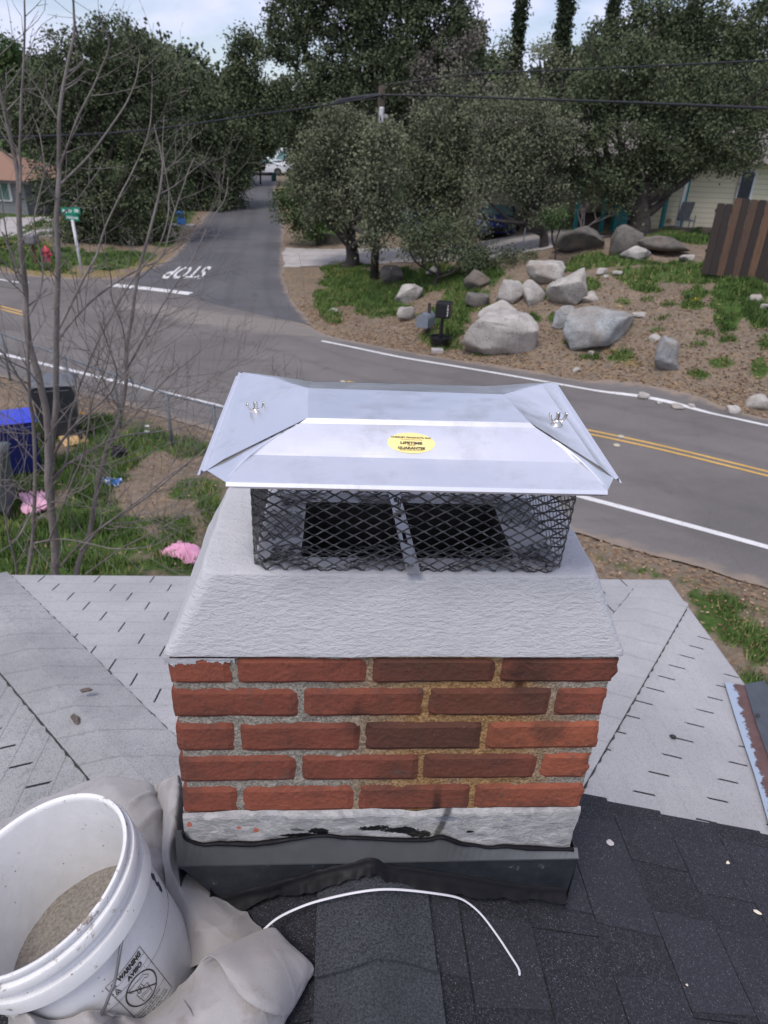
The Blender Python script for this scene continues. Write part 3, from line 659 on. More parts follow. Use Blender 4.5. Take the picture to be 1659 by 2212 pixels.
# ================================================================ CHIMNEY
chim = empty('chimney', (.09, 1.03, H-1.2), label='red brick chimney with white sealed crown at the roof ridge', cat='chimney')
YF, YBk = .84, 1.23; XL, XR = -.253, .436; ZT = H-.687; BP = .0678
def colx(u, v): return onY(u, v, YF)[0]
rowsJ = [(1447, [505, 798.6, 1078]), (1520, [650, 920, 1194.7]), (1593.6, [512, 783.6, 1044.7]), (1667, [645, 908, 1163]), (1727, [518.6, 770, 1019.7])]
edgeL = [-.251, -.252, -.2525, -.254, -.255]; edgeR = [.441, .437, .435, .434, .433]
zr = []
for (a, b_) in (((520, 1425), (520, 1477.5)), ((520, 1492), (520, 1551)), ((600, 1566), (600, 1624)), ((520, 1637), (520, 1690)), ((600, 1703), (600, 1755))):
    zr.append((onY(*a, YF)[2], onY(*b_, YF)[2]))
def f_brick():
    p = gpos(); x, y, z = xyz(p); v = attrv('v'); n = noise(scl(p, (1, 1, 2.2)), 22, 7, .65); f = noise(p, 140, 6, .7); b = noise(p, 9, 4, .6)
    c = ramp(v+(n-.5)*.35, (.05, (.095, .042, .032)), (.4, (.185, .060, .040)), (.7, (.265, .082, .050)), (1, (.37, .115, .060)))
    c = mixc((b+f*.4).step(.66, .9)*.55, c, (.07, .04, .034))
    # soot and rust run-off that has soaked into the middle of the wall
    dx = (x-.20).abs(); soot = (1-(dx-(b-.5)*.25).step(.02, .20))*(n.step(.25, .65)*.6+.4)
    c = mixc(soot*.62*(z-(H-1.1)).step(0, .25), c, (.085, .042, .026))
    s2 = (1-((x-.035).abs()+(z-(H-.82)).abs()*.9+(n-.5)*.03).step(.008, .055))
    c = mixc(s2*.75, c, (.030, .018, .016))
    s3 = (1-((x-.175+(n-.5)*.02).abs()).step(.003, .011))*(1-(z-(H-1.03)).step(.0, .09)); c = mixc(s3*.85, c, (.018, .014, .013))
    s4 = (1-((x-.285).abs()).step(.0, .06))*(z-(H-.75)).step(-.03, .0); c = mixc(s4*n.step(.3, .6)*.6, c, (.035, .02, .018))
    c = mixc(f.step(.62, .72)*.38, c, (.38, .28, .23)); wh = noise(p, 14, 8, .75); c = mixc((wh+f*.3).step(.80, .90)*.5, c, (.40, .34, .31)); gy = noise(p, 26, 7, .75); c = mixc((gy+f*.25).step(.70, .80)*.55, c, (.10, .075, .068)); pit = voro(p, 130).step(.0, .16); c = mixc((1-pit)*noise(p, 19, 3).step(.5, .6)*.7, c, (.05, .03, .025))
    return dict(col=c, rough=.92, spec=.25, bump=n*.18+f*.7+voro(p, 95)*.3, bumpd=.0035)
M_brick = material('red_clay_brick', f_brick)
def f_mortar():
    p = gpos(); x, y, z = xyz(p); f = noise(p, 240, 5, .75); n = noise(p, 30, 5, .6); b = noise(scl(p, (1, 1, .5)), 7, 4, .6)
    c = mixc(f.step(.36, .66), (.18, .165, .138), (.50, .465, .40)); c = mixc(n.step(.5, .8)*.35, c, (.10, .09, .07))
    o = (1-((x-.20).abs()+(b-.5)*.25).step(.07, .22))*(b.step(.25, .5)*.4+.6)
    c = mixc(o*.80, c, mixc(f.step(.35, .65), (.20, .085, .018), (.50, .29, .10)))
    dk = noise(p, 16, 5, .7).step(.60, .72); c = mixc(dk*.5*o, c, (.05, .035, .02))
    s = (1-((x-.288+(n-.5)*.02).abs()).step(.004, .018))*(z-(H-.8)).step(-.01, .01); c = mixc(s*.85, c, (.06, .022, .014))
    return dict(col=c, rough=1.0, spec=.1, bump=f*1.0+n*.4, bumpd=.004)
M_mortar = material('coarse_grey_mortar', f_mortar)
def brick(b, x0, x1, z0, z1, yf, depth, seed, axis='x', chipR=0.0):
    """one worn brick: front face grid, rounded and ragged edges"""
    nu, nv = max(6, int((x1-x0)/.010)), 8; u = np.linspace(0, 1, nu); v = np.linspace(0, 1, nv); Ug, Vg = np.meshgrid(u, v, indexing='ij')
    X = x0+(x1-x0)*Ug; Z = z0+(z1-z0)*Vg
    r = .0042; ex = np.minimum(X-x0, x1-X); ez = np.minimum(Z-z0, z1-Z); ed = np.minimum(ex, ez); rd_ = np.where(ed < r, (r-ed)*.9, 0)
    no = fbm(X*38+seed, Z*38, o=3); n2 = fbm(X*9+seed*3, Z*9+seed, o=2)
    border = (ed < 1e-6)
    cx, cz = (x0+x1)/2, (z0+z1)/2
    X = np.where(border, X+np.sign(cx-X)*(ex < 1e-6)*(.0006+.0018*no), X); Z = np.where(border, Z+np.sign(cz-Z)*(ez < 1e-6)*(.0003+.0015*fbm(X*60, seed+Z*30, o=3)), Z)
    kx, kz = np.clip((ex/.011), 0, 1), np.clip(ez/.011, 0, 1); cr_ = np.clip(1-np.hypot(kx, kz), 0, 1)*.0016       # worn, rounded corners
    X = X+np.sign(cx-X)*cr_; Z = Z+np.sign(cz-Z)*cr_*.8; tl = math.sin(seed*12.7)*.006; Z = Z+(X-cx)*tl
    if chipR:
        k = np.clip((X-(x1-.03))/.03, 0, 1); X = X-k*chipR*np.clip(.5+1.6*fbm(Vg*2.3+seed*1.7, Vg*0+seed, o=3), 0, 1.4)
    Y = yf+rd_+no*.0010+n2*.0012
    P = np.stack([X, Y, Z], -1); Q = P.copy(); Q[..., 1] = yf+depth
    idx = lambda i, j: i*nv+j
    V = P.reshape(-1, 3)
    ring = [(i, 0) for i in range(nu)]+[(nu-1, j) for j in range(1, nv)]+[(i, nv-1) for i in range(nu-2, -1, -1)]+[(0, j) for j in range(nv-2, 0, -1)]
    R = [Q[i, j] for i, j in ring]; base = len(V); F = grid_faces(nu, nv)[:, ::-1].tolist(); m = len(ring)
    F += [(idx(*ring[k]), base+k, base+(k+1) % m, idx(*ring[(k+1) % m])) for k in range(m)]
    V = np.vstack([V, R])
    if axis != 'x':
        c0, s0_ = axis; V = np.column_stack([np.full(len(V), c0)+s0_*(V[:, 1]-yf), V[:, 0], V[:, 2]])
        if s0_ < 0: pass
    b.add(V, F)
bb = MB(); tones = [[.62, .50, .22, .42], [.45, .55, .40, .62], [.48, .46, .12, .88], [.50, .45, .38, .80], [.60, .68, .50, .78]]
for r_, (vv, js) in enumerate(rowsJ):
    zt, zb = zr[r_]; xsj = [edgeL[r_]]+[colx(j, vv) for j in js]+[edgeR[r_]]
    for i in range(4):
        x0 = xsj[i]+(.0043 if i else 0); x1 = xsj[i+1]-(.0043 if i < 3 else 0); bb.av = tones[r_][i]
        brick(bb, x0, x1, zb-.0006, zt+.0006, YF, .05, r_*7.3+i*3.1, chipR=(.010 if i == 3 else 0))
    for sx, s_ in ((XL+.001, 1), (XR-.001, -1)):
        js2 = np.linspace(YF+.052, YBk, 3 if r_ % 2 else 4)
        for i in range(len(js2)-1):
            bb.av = rng.uniform(.3, .8); brick(bb, js2[i]+.006, js2[i+1]-.006, zb, zt, 0, .05, r_*5.1+i+(s_ > 0)*9, axis=(sx, s_))
bb.build('brickwork', M_brick, chim, attr=True)
# mortar body, 5 mm behind the brick faces, roughened
nx, nz = 150, 96; u = np.linspace(0, 1, nx); w = np.linspace(0, 1, nz)
def slab(x0, x1, y, z0, z1, amp, fr, seed=0, nx=150, nz=96):
    Ug, Wg = np.meshgrid(np.linspace(0, 1, nx), np.linspace(0, 1, nz), indexing='ij'); X = x0+(x1-x0)*Ug; Z = z0+(z1-z0)*Wg
    return np.stack([X, y+fbm(X*fr+seed, Z*fr, o=4)*amp, Z], -1)
P = slab(XL+.008, XR-.008, YF+.0045, H-1.16, ZT+.01, .0028, 55)
V = P.reshape(-1, 3); F = grid_faces(nx, nz)[:, ::-1].tolist(); mb = MB(); mb.add(V, F)
mb.box(((XL+XR)/2, (YF+YBk)/2+.012, H-.965), (XR-XL-.014, YBk-YF-.014, .54)); mb.build('mortar', M_mortar, chim, smooth=False)
# parged base course with tar smears
def f_parge():
    p = gpos(); x, y, z = xyz(p); n = noise(scl(p, (1, 1, 1.5)), 34, 7, .7, .8); f = noise(p, 190, 5, .7); b = noise(p, 8, 5, .6); big = noise(scl(p, (1, 1, 1.6)), 12, 6, .7)
    c = mixc(n.step(.3, .7), (.26, .26, .265), (.46, .455, .45)); c = mixc(f.step(.55, .75)*.5, c, (.17, .165, .16)); c = mixc(big.step(.56, .68)*.5, c, (.55, .54, .52))
    def smear(cx, cz, rx, rz, k=1.0): return (1-((((x-cx)/rx)*((x-cx)/rx)+((z-cz)/rz)*((z-cz)/rz))+(n-.5)*2.4+(f-.5)*1.0).step(.5, .75))*k
    qx = [onY(*q, YF-.003) for q in ((690, 1794), (650, 1803), (812, 1789), (862, 1793), (905, 1800), (640, 1791), (1015, 1795), (985, 1806))]
    t = smear(qx[0][0], qx[0][2], .020, .011)+smear(qx[1][0], qx[1][2], .045, .006)+smear(qx[2][0], qx[2][2], .038, .010)+smear(qx[3][0], qx[3][2], .042, .010)+smear(qx[4][0], qx[4][2], .026, .010)+smear(qx[5][0], qx[5][2], .014, .004, .7)+smear(qx[6][0], qx[6][2], .008, .004)
    t = N.m('MINIMUM', t, 1.0); s3 = (1-((x-.183-(z-(H-1.08))*.25+(n-.5)*.012).abs()).step(.003, .010)); t = N.m('MAXIMUM', t, s3*.8)
    c = mixc(t, c, (.008, .008, .010))
    r = smear(onY(554, 1790, YF)[0], onY(554, 1790, YF)[2], .006, .008)+smear(onY(516, 1785, YF)[0], onY(516, 1785, YF)[2], .006, .006)+smear(-.247, H-1.050, .006, .009); c = mixc(N.m('MINIMUM', r, 1.0), c, (.45, .15, .10))
    y2 = smear(.14, H-1.109, .09, .008); c = mixc(N.m('MINIMUM', y2, 1.0), c, (.60, .57, .47))
    bl = smear(.195, H-1.045, .03, .008, .7)+smear(.305, H-1.052, .012, .006, .6); c = mixc(N.m('MINIMUM', bl, 1.0), c, (.16, .18, .22))
    ol = (1-((x-.165).abs()).step(.0, .06))*b.step(.45, .6)*.35; c = mixc(ol, c, (.24, .20, .10))
    return dict(col=c, rough=1-t*.55, bump=n*.8+f*.5+big*.6, bumpd=.004)
M_parge = material('grey_parging', f_parge)
nx, nz = 180, 34; Ug, Wg = np.meshgrid(np.linspace(0, 1, nx), np.linspace(0, 1, nz), indexing='ij')
zb, zt = H-1.165, H-1.0265+fbm(Ug*9, Ug*0+2, o=4)*.007
X = XL-.004+(XR-XL-.0)*Ug; X = np.where(Ug > .98, X-.003+fbm(Wg*2.2, Wg*0, o=3)*.006, X); Z = zb+(zt-zb)*Wg
Y = YF-.0035+fbm(X*20, Z*50, o=4)*.003+np.where(Wg > .93, .006*(Wg-.93)/.07, 0)
mb = MB(); mb.add(np.stack([X, Y, Z], -1).reshape(-1, 3), grid_faces(nx, nz)[:, ::-1].tolist())
mb.box((XL+.02, (YF+YBk)/2+.01, H-1.10), (.05, YBk-YF, .145)); mb.box((XR-.03, (YF+YBk)/2+.01, H-1.10), (.05, YBk-YF, .145)); mb.box(((XL+XR)/2, YBk-.01, H-1.10), (XR-XL-.02, .03, .145))
mb.build('parged_base', M_parge, chim)
# stray white coating over the first brick and parging smears over the lowest bricks
M_crown = None
def f_crown():
    p = gpos(); n = noise(scl(p, (.62, 1, 1.5)), 85, 7, .62, .5); f = noise(scl(p, (1, 1, 1.6)), 260, 5, .7); b = noise(p, 5, 4, .6); q = voro(scl(p, (1, 1.0, 2.2)), 75)
    c = mixc(b.step(.3, .7), (.50, .505, .53), (.56, .565, .59)); c = mixc(n.step(.6, .8)*.25, c, (.44, .445, .475)); c = mixc(voro(p, 60).step(.0, .03)*-1+1, c, (.25, .25, .25))
    return dict(col=c, rough=.72, spec=.35, bump=n*.75+f*.65+q*.25, bumpd=.0048, bstr=.9)
M_crown = material('brushed_white_crown_coat', f_crown)
nu, nv = 60, 5; Ug, Vg = np.meshgrid(np.linspace(0, 1, nu), np.linspace(0, 1, nv), indexing='ij')
X = XL-.001+.103*Ug; zt_ = zr[0][0]+.004; hh = .013*(1-.3*Ug)+fbm(Ug*22, Ug*0, o=4)*.007*(Ug > .05); hh = np.where((Ug > .45) & (Ug < .6), hh*.45, hh)
mb = MB(); mb.add(np.stack([X, YF-.0016+.0012*Vg, zt_-hh*Vg], -1).reshape(-1, 3), grid_faces(nu, nv).tolist()); mb.build('coating_drip', M_crown, chim)

# crown: a tapered block with rounded, hand-floated edges and a flue opening
zt, zb = H-.562, ZT+.001
bx0, bx1, by0, by1 = -.2535, .442, .8375, 1.238; tx0, tx1, ty0, ty1 = -.196, .388, .868, 1.165
hx0, hx1, hy0, hy1 = -.055, .268, .905, 1.085
prof = [(0, 0.0), (.0, .004), (.06, .06), (.2, .2), (.4, .4), (.6, .6), (.78, .785), (.90, .91), (.965, .975), (1.0, .995), (1.03, 1.0)]
nP = 240; loop = []
def rrect(x0, x1, y0, y1, r, n):
    P = []; per = [((x1-r, y0+r), -90), ((x1-r, y1-r), 0), ((x0+r, y1-r), 90), ((x0+r, y0+r), 180)]
    pts = []
    for (cx, cy), a0 in per:
        for k in range(9): a = rad(a0+k*90/8); pts.append((cx+r*math.cos(a), cy+r*math.sin(a)))
    pts = np.array(pts+[pts[0]]); d = np.r_[0, np.cumsum(np.hypot(*np.diff(pts, axis=0).T))]; t = np.linspace(0, d[-1], n, endpoint=False)
    return np.stack([np.interp(t, d, pts[:, 0]), np.interp(t, d, pts[:, 1])], 1)
rings = []
for s_, hz in prof:
    sc = min(s_, 1.0); e = max(0, s_-1)
    R = rrect(bx0+(tx0-bx0)*sc+e*.15, bx1+(tx1-bx1)*sc-e*.15, by0+(ty0-by0)*sc+e*.15, by1+(ty1-by1)*sc-e*.15, .012+.012*sc, nP)
    rings.append(np.column_stack([R, np.full(nP, zb+(zt-zb)*hz)]))
last = rings[-1].copy()
hole = rrect(hx0, hx1, hy0, hy1, .012, nP)
for k in range(1, 13):
    q = k/12; R = last[:, :2]*(1-q)+hole*q; rings.append(np.column_stack([R, np.full(nP, zt+.006*q+.0)]))
P = np.array(rings)
nz_ = fbm(P[..., 0]*26+P[..., 1]*9, P[..., 2]*60+P[..., 1]*26, o=4)*.0022+fbm(P[..., 0]*7, P[..., 2]*9+P[..., 1]*7, o=2)*.0022
ctr = np.array([.09, 1.02, H-.64]); dirn = P-ctr; dirn /= np.linalg.norm(dirn, axis=-1)[..., None]; P = P+dirn*nz_[..., None]
P[0, :, 2] = zb-.002
dn = hole; P = np.concatenate([P, np.column_stack([dn, np.full(nP, zt-.02)])[None], np.column_stack([dn, np.full(nP, zt-.30)])[None]])
nr = len(P); F = grid_faces(nr, nP, wrap=True)[:, ::-1].tolist()
nmat = (nr-3)*nP
mesh_obj('crown', P[:nr-2].reshape(-1, 3), grid_faces(nr-2, nP, wrap=True)[:, ::-1].tolist(), M_crown, chim, smooth=True, label='white brushed masonry crown')
M_soot = simple('sooty_flue', (.032, .029, .028), .95)
Q = np.array([np.column_stack([hole, np.full(nP, zt+.004)]), np.column_stack([hole, np.full(nP, zt-.55)])])
mb = MB(); mb.add(Q.reshape(-1, 3), grid_faces(2, nP, wrap=True).tolist()); mb.add([(hx0, hy0, zt-.548), (hx1, hy0, zt-.548), (hx1, hy1, zt-.548), (hx0, hy1, zt-.548)], [(0, 1, 2, 3)]); mb.build('flue_liner', M_soot, chim)

# counter-flashing and its sealant
def f_fl():
    p = gpos(); n = noise(p, 20, 6, .65); f = noise(scl(p, (1, 1, .4)), 60, 6, .7); b = noise(p, 5, 4, .6)
    c = mixc(n.step(.3, .7), (.026, .030, .036), (.046, .052, .060)); c = mixc((n+f*.5).step(.92, 1.0)*.8, c, (.22, .24, .25)); c = mixc((b+f*.3).step(.80, .88)*.7, c, (.012, .012, .015))
    return dict(col=c, rough=.42, metal=.35, bump=n, bumpd=.002)
M_fl = material('dark_sheet_flashing', f_fl); M_fltop = simple('flashing_hem', (.095, .10, .104), .45, .3)
yfl = .822
bp = [(391, 1866), (420, 1890), (455, 1920), (480, 1938), (560, 1918), (640, 1896), (700, 1878), (760, 1864), (805, 1855), (840, 1868), (900, 1878), (1000, 1893), (1100, 1910), (1160, 1916), (1222, 1920)]
bot = np.array([onY(u, v, yfl) for u, v in bp]); bot[:, 2] -= .012
hemx0, hemx1 = -.272, .441; zh = H-1.135
n = 70; bs = spline(bot, n); bs[:, 0] = np.linspace(hemx0, hemx1-.006, n); bs[:, 2] = np.interp(bs[:, 0], bot[:, 0], bot[:, 2])
rows_ = []
for t in np.linspace(0, 1, 8):
    r = np.stack([np.linspace(hemx0, hemx1, n)*(1-t)+bs[:, 0]*t, np.full(n, yfl), zh*(1-t)+bs[:, 2]*t], 1); r[:, 1] += fbm(r[:, 0]*6, r[:, 2]*8, o=2)*.0022; rows_.append(r)
mb = MB(); mb.add(np.array(rows_).reshape(-1, 3), grid_faces(8, n)[:, ::-1].tolist())
for sx in (hemx0, hemx1):
    mlt = ML_ if sx < 0 else MR_; zl = RZ-mlt*abs(sx-RX)-.03
    mb.prism([(sx, yfl, zh), (sx, YBk+.02, zh), (sx, YBk+.02, zl), (sx, yfl, zl)], (.0015 if sx < 0 else -.0015, 0, 0))
mb.build('flashing', M_fl, chim)
TPX = [(395, 1798), (404, 1815), (439, 1826), (480, 1823), (515, 1822), (560, 1821), (611, 1815), (655, 1811), (707, 1806), (740, 1810), (770, 1809), (820, 1812), (866, 1814), (920, 1814), (950, 1808), (968, 1811), (1000, 1823), (1030, 1827), (1058, 1831), (1090, 1827), (1121, 1829), (1170, 1832), (1217, 1834), (1238, 1836)]
mb = MB(); m1 = 60; xs_ = np.linspace(hemx0, hemx1, m1)
R0 = np.stack([xs_, np.full(m1, yfl-.0016), np.full(m1, zh)], 1); R1 = np.stack([xs_, np.full(m1, YF-.0055), np.interp(xs_, [onY(*q, YF-.010)[0] for q in TPX], [onY(*q, YF-.010)[2] for q in TPX])], 1); R2 = R0-[0, 0, .0035]
mb.add(np.array([R1, R0, R2]).reshape(-1, 3), grid_faces(3, m1)[:, ::-1].tolist()); mb.build('flashing_hem', M_fltop, chim)
M_tar = material('black_sealant', lambda: dict(col=(.006, .006, .008), rough=noise(gpos(), 40, 4).step(.2, .9)*.35+.45, spec=.18, bump=noise(gpos(), 60, 4), bumpd=.0012))
def bead(name, pts, r, seed, ell=1.0):
    P = spline(pts, 150); s_ = np.arange(150); P = P+np.stack([0*s_, fbm(s_*.11+seed, s_*0., o=3)*r*.5, fbm(s_*.13, s_*0.+seed, o=3)*r*.6], 1)
    rr = r*(1+.45*fbm(s_*.12+seed*3, s_*0.+1, o=4)); mb = MB(); mb.tube(P, rr, 9, ell=ell); return mb.build(name, M_tar, chim, smooth=True)
tp = [(395, 1798), (404, 1815), (439, 1826), (480, 1823), (515, 1822), (560, 1821), (611, 1815), (655, 1811), (707, 1806), (740, 1810), (770, 1809), (820, 1812), (866, 1814), (920, 1814), (950, 1808), (968, 1811), (1000, 1823), (1030, 1827), (1058, 1831), (1090, 1827), (1121, 1829), (1170, 1832), (1217, 1834), (1238, 1836)]
bead('sealant_bead', [onY(u, v, YF-.010) for u, v in tp], .0040, 1, .8)
bp2 = [(u, v) for u, v in bp[2:]]
sp_ = spline([onY(u, v, yfl)+np.array([0, 0, -.004]) for u, v in bp2], 160); s_ = np.arange(160); w_ = 1+.35*fbm(s_*.09, s_*0.+3, o=4); w2_ = 1+.6*fbm(s_*.12, s_*0.+8, o=4)
prf = [(-.0005, .0085), (-.0028, .0075), (-.0050, .0035), (-.0075, -.0010), (-.0130, -.0040), (-.0180, -.0070), (-.0230, -.0110)]
rows_ = [sp_+np.stack([0.*s_, dy*(w2_ if dy < -.009 else 1+0*w2_), dz*w_+.0008*fbm(s_*.4+k, s_*0., o=2)], 1) for k, (dy, dz) in enumerate(prf)]
mesh_obj('sealant_band', np.array(rows_).reshape(-1, 3), grid_faces(len(prf), 160)[:, ::-1], M_tar, chim, smooth=True)
# ================================================================ CHIMNEY CAP
cap = empty('rain_cap', (.096, 1.0, H-.56), label='galvanised metal chimney cap with expanded mesh cage sitting on the white crown', cat='chimney cap')
def f_lid():
    p = gpos(); x, y, z = xyz(p); n = noise(scl(p, (1, 9, 9)), 30, 6, .6); s = noise(p, 14, 6, .65); f = noise(scl(p, (2.5, 1, 1)), 9, 5, .6); sp = voro(p, 70, out=0)
    c = mixc((s+f*.5).step(.80, 1.0)*.42, (.90, .90, .91), (.66, .66, .65)); c = mixc((s-f*.3).step(.34, .5)*.10, c, (.30, .29, .27))
    dc = attrv('v'); c = mixc(dc*.0, c, (.2, .2, .2))
    fine = noise(scl(p, (1, 60, 60)), 60, 2, .5)
    scr = voro(scl(p, (1, 7, 7)), 26, 'DISTANCE_TO_EDGE'); scm = (1-scr.step(.0, .01))*(s.step(.5, .62)); c = mixc(scm*.4, c, (.36, .36, .37))
    return dict(col=c, rough=s.step(.3, .8)*.08+.30+(n-.5)*.12+f.step(.5, .8)*.06, metal=1.0, bump=f*.5+s*.22+fine*.02, bumpd=.0022, bstr=.5)
M_lid = material('galvanised_sheet', f_lid)
lidA = -.028
def LP(x, y, z): return np.array([x, y+lidA*(x-.1), H+z])
p1, p2, p3, p4 = LP(-.043, .895, -.335), LP(.2585, .904, -.335), LP(.2455, 1.022, -.335), LP(-.047, 1.022, -.335)
o1, o2, o3, o4 = LP(-.168, .826, -.384), LP(.361, .838, -.384), LP(.356, 1.150, -.353), LP(-.160, 1.148, -.353)
h1, h2 = LP(-.137, .781, -.378), LP(.335, .787, -.378)
bk3, bk4 = LP(.245, 1.158, -.366), LP(-.045, 1.152, -.366)
def lerp(a, b, t): return np.array(a)*(1-t)+np.array(b)*t
panels = MB()
def patch4(b, a, c, d, e, nu=26, nv=14, bow=0.0, amp=.0006, seed=0):
    """bilinear panel a-c (t=0), e-d (t=1) with slight oil-canning"""
    U_, V_ = np.meshgrid(np.linspace(0, 1, nu), np.linspace(0, 1, nv), indexing='ij'); U_, V_ = U_[..., None], V_[..., None]
    P = (np.array(a)*(1-U_)+np.array(c)*U_)*(1-V_)+(np.array(e)*(1-U_)+np.array(d)*U_)*V_
    w = 16*(U_*(1-U_)*V_*(1-V_))[..., 0]
    P[..., 2] += bow*w+fbm(P[..., 0]*22+seed, P[..., 1]*30, o=2)*amp*np.sqrt(np.clip(w, 0, 1))
    b.add(P.reshape(-1, 3), grid_faces(nu, nv)[:, ::-1].tolist())
M1, M2 = lerp(p1, lerp(o1, h1, .35), .70)+[0, 0, .003], lerp(p2, lerp(o2, h2, .35), .72)+[0, 0, .003]
patch4(panels, p4, p3, p2, p1, 60, 30, .0004, .0012, 3)                            # raised flat top
q1, q2 = lerp(p1, M1, .11)-[0, 0, .0015], lerp(p2, M2, .11)-[0, 0, .0015]
patch4(panels, p1, p2, q2, q1, 30, 3, 0, .0001, 4)
patch4(panels, q1, q2, M2, M1, 60, 20, .0010, .0009, 5)                              # front slope
patch4(panels, M1, M2, h2, h1, 60, 12, -.0006, .0009, 6)
fh = [0, -.0025, -.0045]; gh = [0, .0006, -.0085]
patch4(panels, h1, h2, h2+fh, h1+fh, 40, 2, 0, 0, 7); patch4(panels, h1+fh, h2+fh, h2+gh+[-.006, 0, 0], h1+gh+[.010, 0, 0], 40, 3, 0, .0001, 8)
patch4(panels, h1+gh+[.010, 0, 0], h2+gh+[-.006, 0, 0], h2+gh+[-.006, .012, .001], h1+gh+[.010, .012, .001], 30, 2, 0, 0, 8)
# corners where the front folds meet the end panels
patch4(panels, q1, M1, h1, lerp(p1, o1, .55)+[0, 0, .0005], 12, 12, .001, .0003, 9); patch4(panels, M1, M1, h1, h1, 2, 2)
patch4(panels, lerp(p1, o1, .55)+[0, 0, .0005], h1, h1+[-.0, .0, -.0003], o1, 10, 10, .0008, .0002, 10)
patch4(panels, M2, q2, lerp(p2, o2, .55)+[0, 0, .0005], h2, 12, 12, .001, .0003, 11)
patch4(panels, h2, lerp(p2, o2, .55)+[0, 0, .0005], o2, h2+[0, 0, -.0003], 10, 10, .0008, .0002, 12)
# end panels with a folded rim
E1, E4 = lerp(o1, p1, .16)+[0, 0, .003], lerp(o4, p4, .24)+[0, 0, .002]; E2, E3 = lerp(o2, p2, .17)+[0, 0, .003], lerp(o3, p3, .24)+[0, 0, .002]
patch4(panels, p4, p1, E1, E4, 34, 30, .0015, .0012, 13); patch4(panels, E4, E1, o1, o4, 30, 8, .0012, .0006, 14)
patch4(panels, p2, p3, E3, E2, 34, 30, -.0015, .0016, 15); patch4(panels, E2, E3, o3, o2, 30, 8, -.0012, .0006, 16)
for a, c, s_ in ((o4, o1, -1), (o2, o3, 1)):
    r1, r2 = np.array([s_*.0035, 0, -.002]), np.array([s_*.007, 0, .0005]); r3 = np.array([s_*.009, 0, -.006]); r4 = np.array([s_*.0125, 0, -.0065])
    for d0, d1 in ((np.zeros(3), r1), (r1, r2), (r2, r3), (r3, r4)): patch4(panels, a+d0, c+d0, c+d1, a+d1, 24, 2, 0, 0)
# back: low slope seen at a grazing angle, corners sprung upwards
patch4(panels, bk4, bk3, p3, p4, 40, 14, .0004, .0006, 17)
patch4(panels, o4, bk4, p4, E4, 16, 16, .003, .0008, 18); patch4(panels, bk3, o3, E3, p3, 16, 16, .003, .0008, 19)
for a, c in ((o4, bk4), (bk4, bk3), (bk3, o3)): patch4(panels, a, c, c+np.array([0, .003, -.012]), a+np.array([0, .003, -.012]), 12, 3)
panels.av = 0
lid = panels.build('lid', M_lid, cap, smooth=True, attr=True, label='folded sheet metal lid')
lid.modifiers.new('sol', 'SOLIDIFY').thickness = .0009; lid.modifiers['sol'].offset = -1; lid.modifiers['sol'].use_rim = False
# dents pressed into the flat top
M_dent = None
# sticker: yellow oval with lettering
def lidz(x, y):
    t = (y-LP(x, .904, 0)[1])/(q1[1]-M1[1]+1e-9)
    a, c = lerp(q1, q2, (x-q1[0])/(q2[0]-q1[0])), lerp(M1, M2, (x-M1[0])/(M2[0]-M1[0])); k = (y-a[1])/(c[1]-a[1]); return a[2]*(1-k)+c[2]*k
nfr = np.cross(q2-q1, M1-q1); nfr /= np.linalg.norm(nfr); nfr = nfr if nfr[2] > 0 else -nfr
def onS(u, v, off=.0): return onPl(u, v, nfr, q1+nfr*(off+.0011))
sc_ = onS(888.5, 957); sl_, sr_ = onS(838, 955), onS(941, 959); st_, sb_ = onS(890, 936), onS(887, 980)
eu = (sr_-sl_)/2; ev = (st_-sb_)/2; ev = ev-eu*(ev@eu)/(eu@eu)
def f_stick():
    n = noise(gpos(), 60, 4); return dict(col=mixc(n, (.80, .66, .24), (.88, .74, .33)), rough=.45)
M_sticker = material('yellow_sticker_paper', f_stick); M_ink = simple('black_ink', (.045, .04, .03), .6); M_ink2 = simple('brown_ink', (.30, .17, .07), .6)
K = 64; ring = [sc_+eu*math.cos(2*math.pi*k/K)+ev*math.sin(2*math.pi*k/K) for k in range(K)]
mb = MB(); mb.prism([r for r in ring], nfr*.0003); stk = mb.build('sticker', M_sticker, cap, label='yellow oval guarantee sticker')
def stext(body, cx, cy, w, h, mat, bold=.02):
    V, F = text_mesh(body, 1, bold); V = V-V.min(0); V = V/V.max(0); V = (V-.5)*[w, h]+[cx, cy]
    P = sc_+eu*V[:, :1]+ev*V[:, 1:]+nfr*.0007; return P, F
mb = MB()
for t_, cy, w, h in (('CHIMNEY PRODUCTS, INC.', .50, 1.70, .17), ('LIFETIME', -.03, .92, .26), ('GUARANTEE', -.52, 1.14, .25)): mb.add(*stext(t_, 0, cy, w, h, None, .045))
mb.build('lettering', M_ink, stk)
mb = MB()
for t_, cy, w, h in (('The Quality Chimney Cap', .30, .92, .13), ('LIMITED', -.25, .32, .10), ('SEE BROCHURE FOR DETAILS', -.72, .96, .11)): mb.add(*stext(t_, 0, cy, w, h, None, .01))
mb.build('small_lettering', M_ink2, stk)
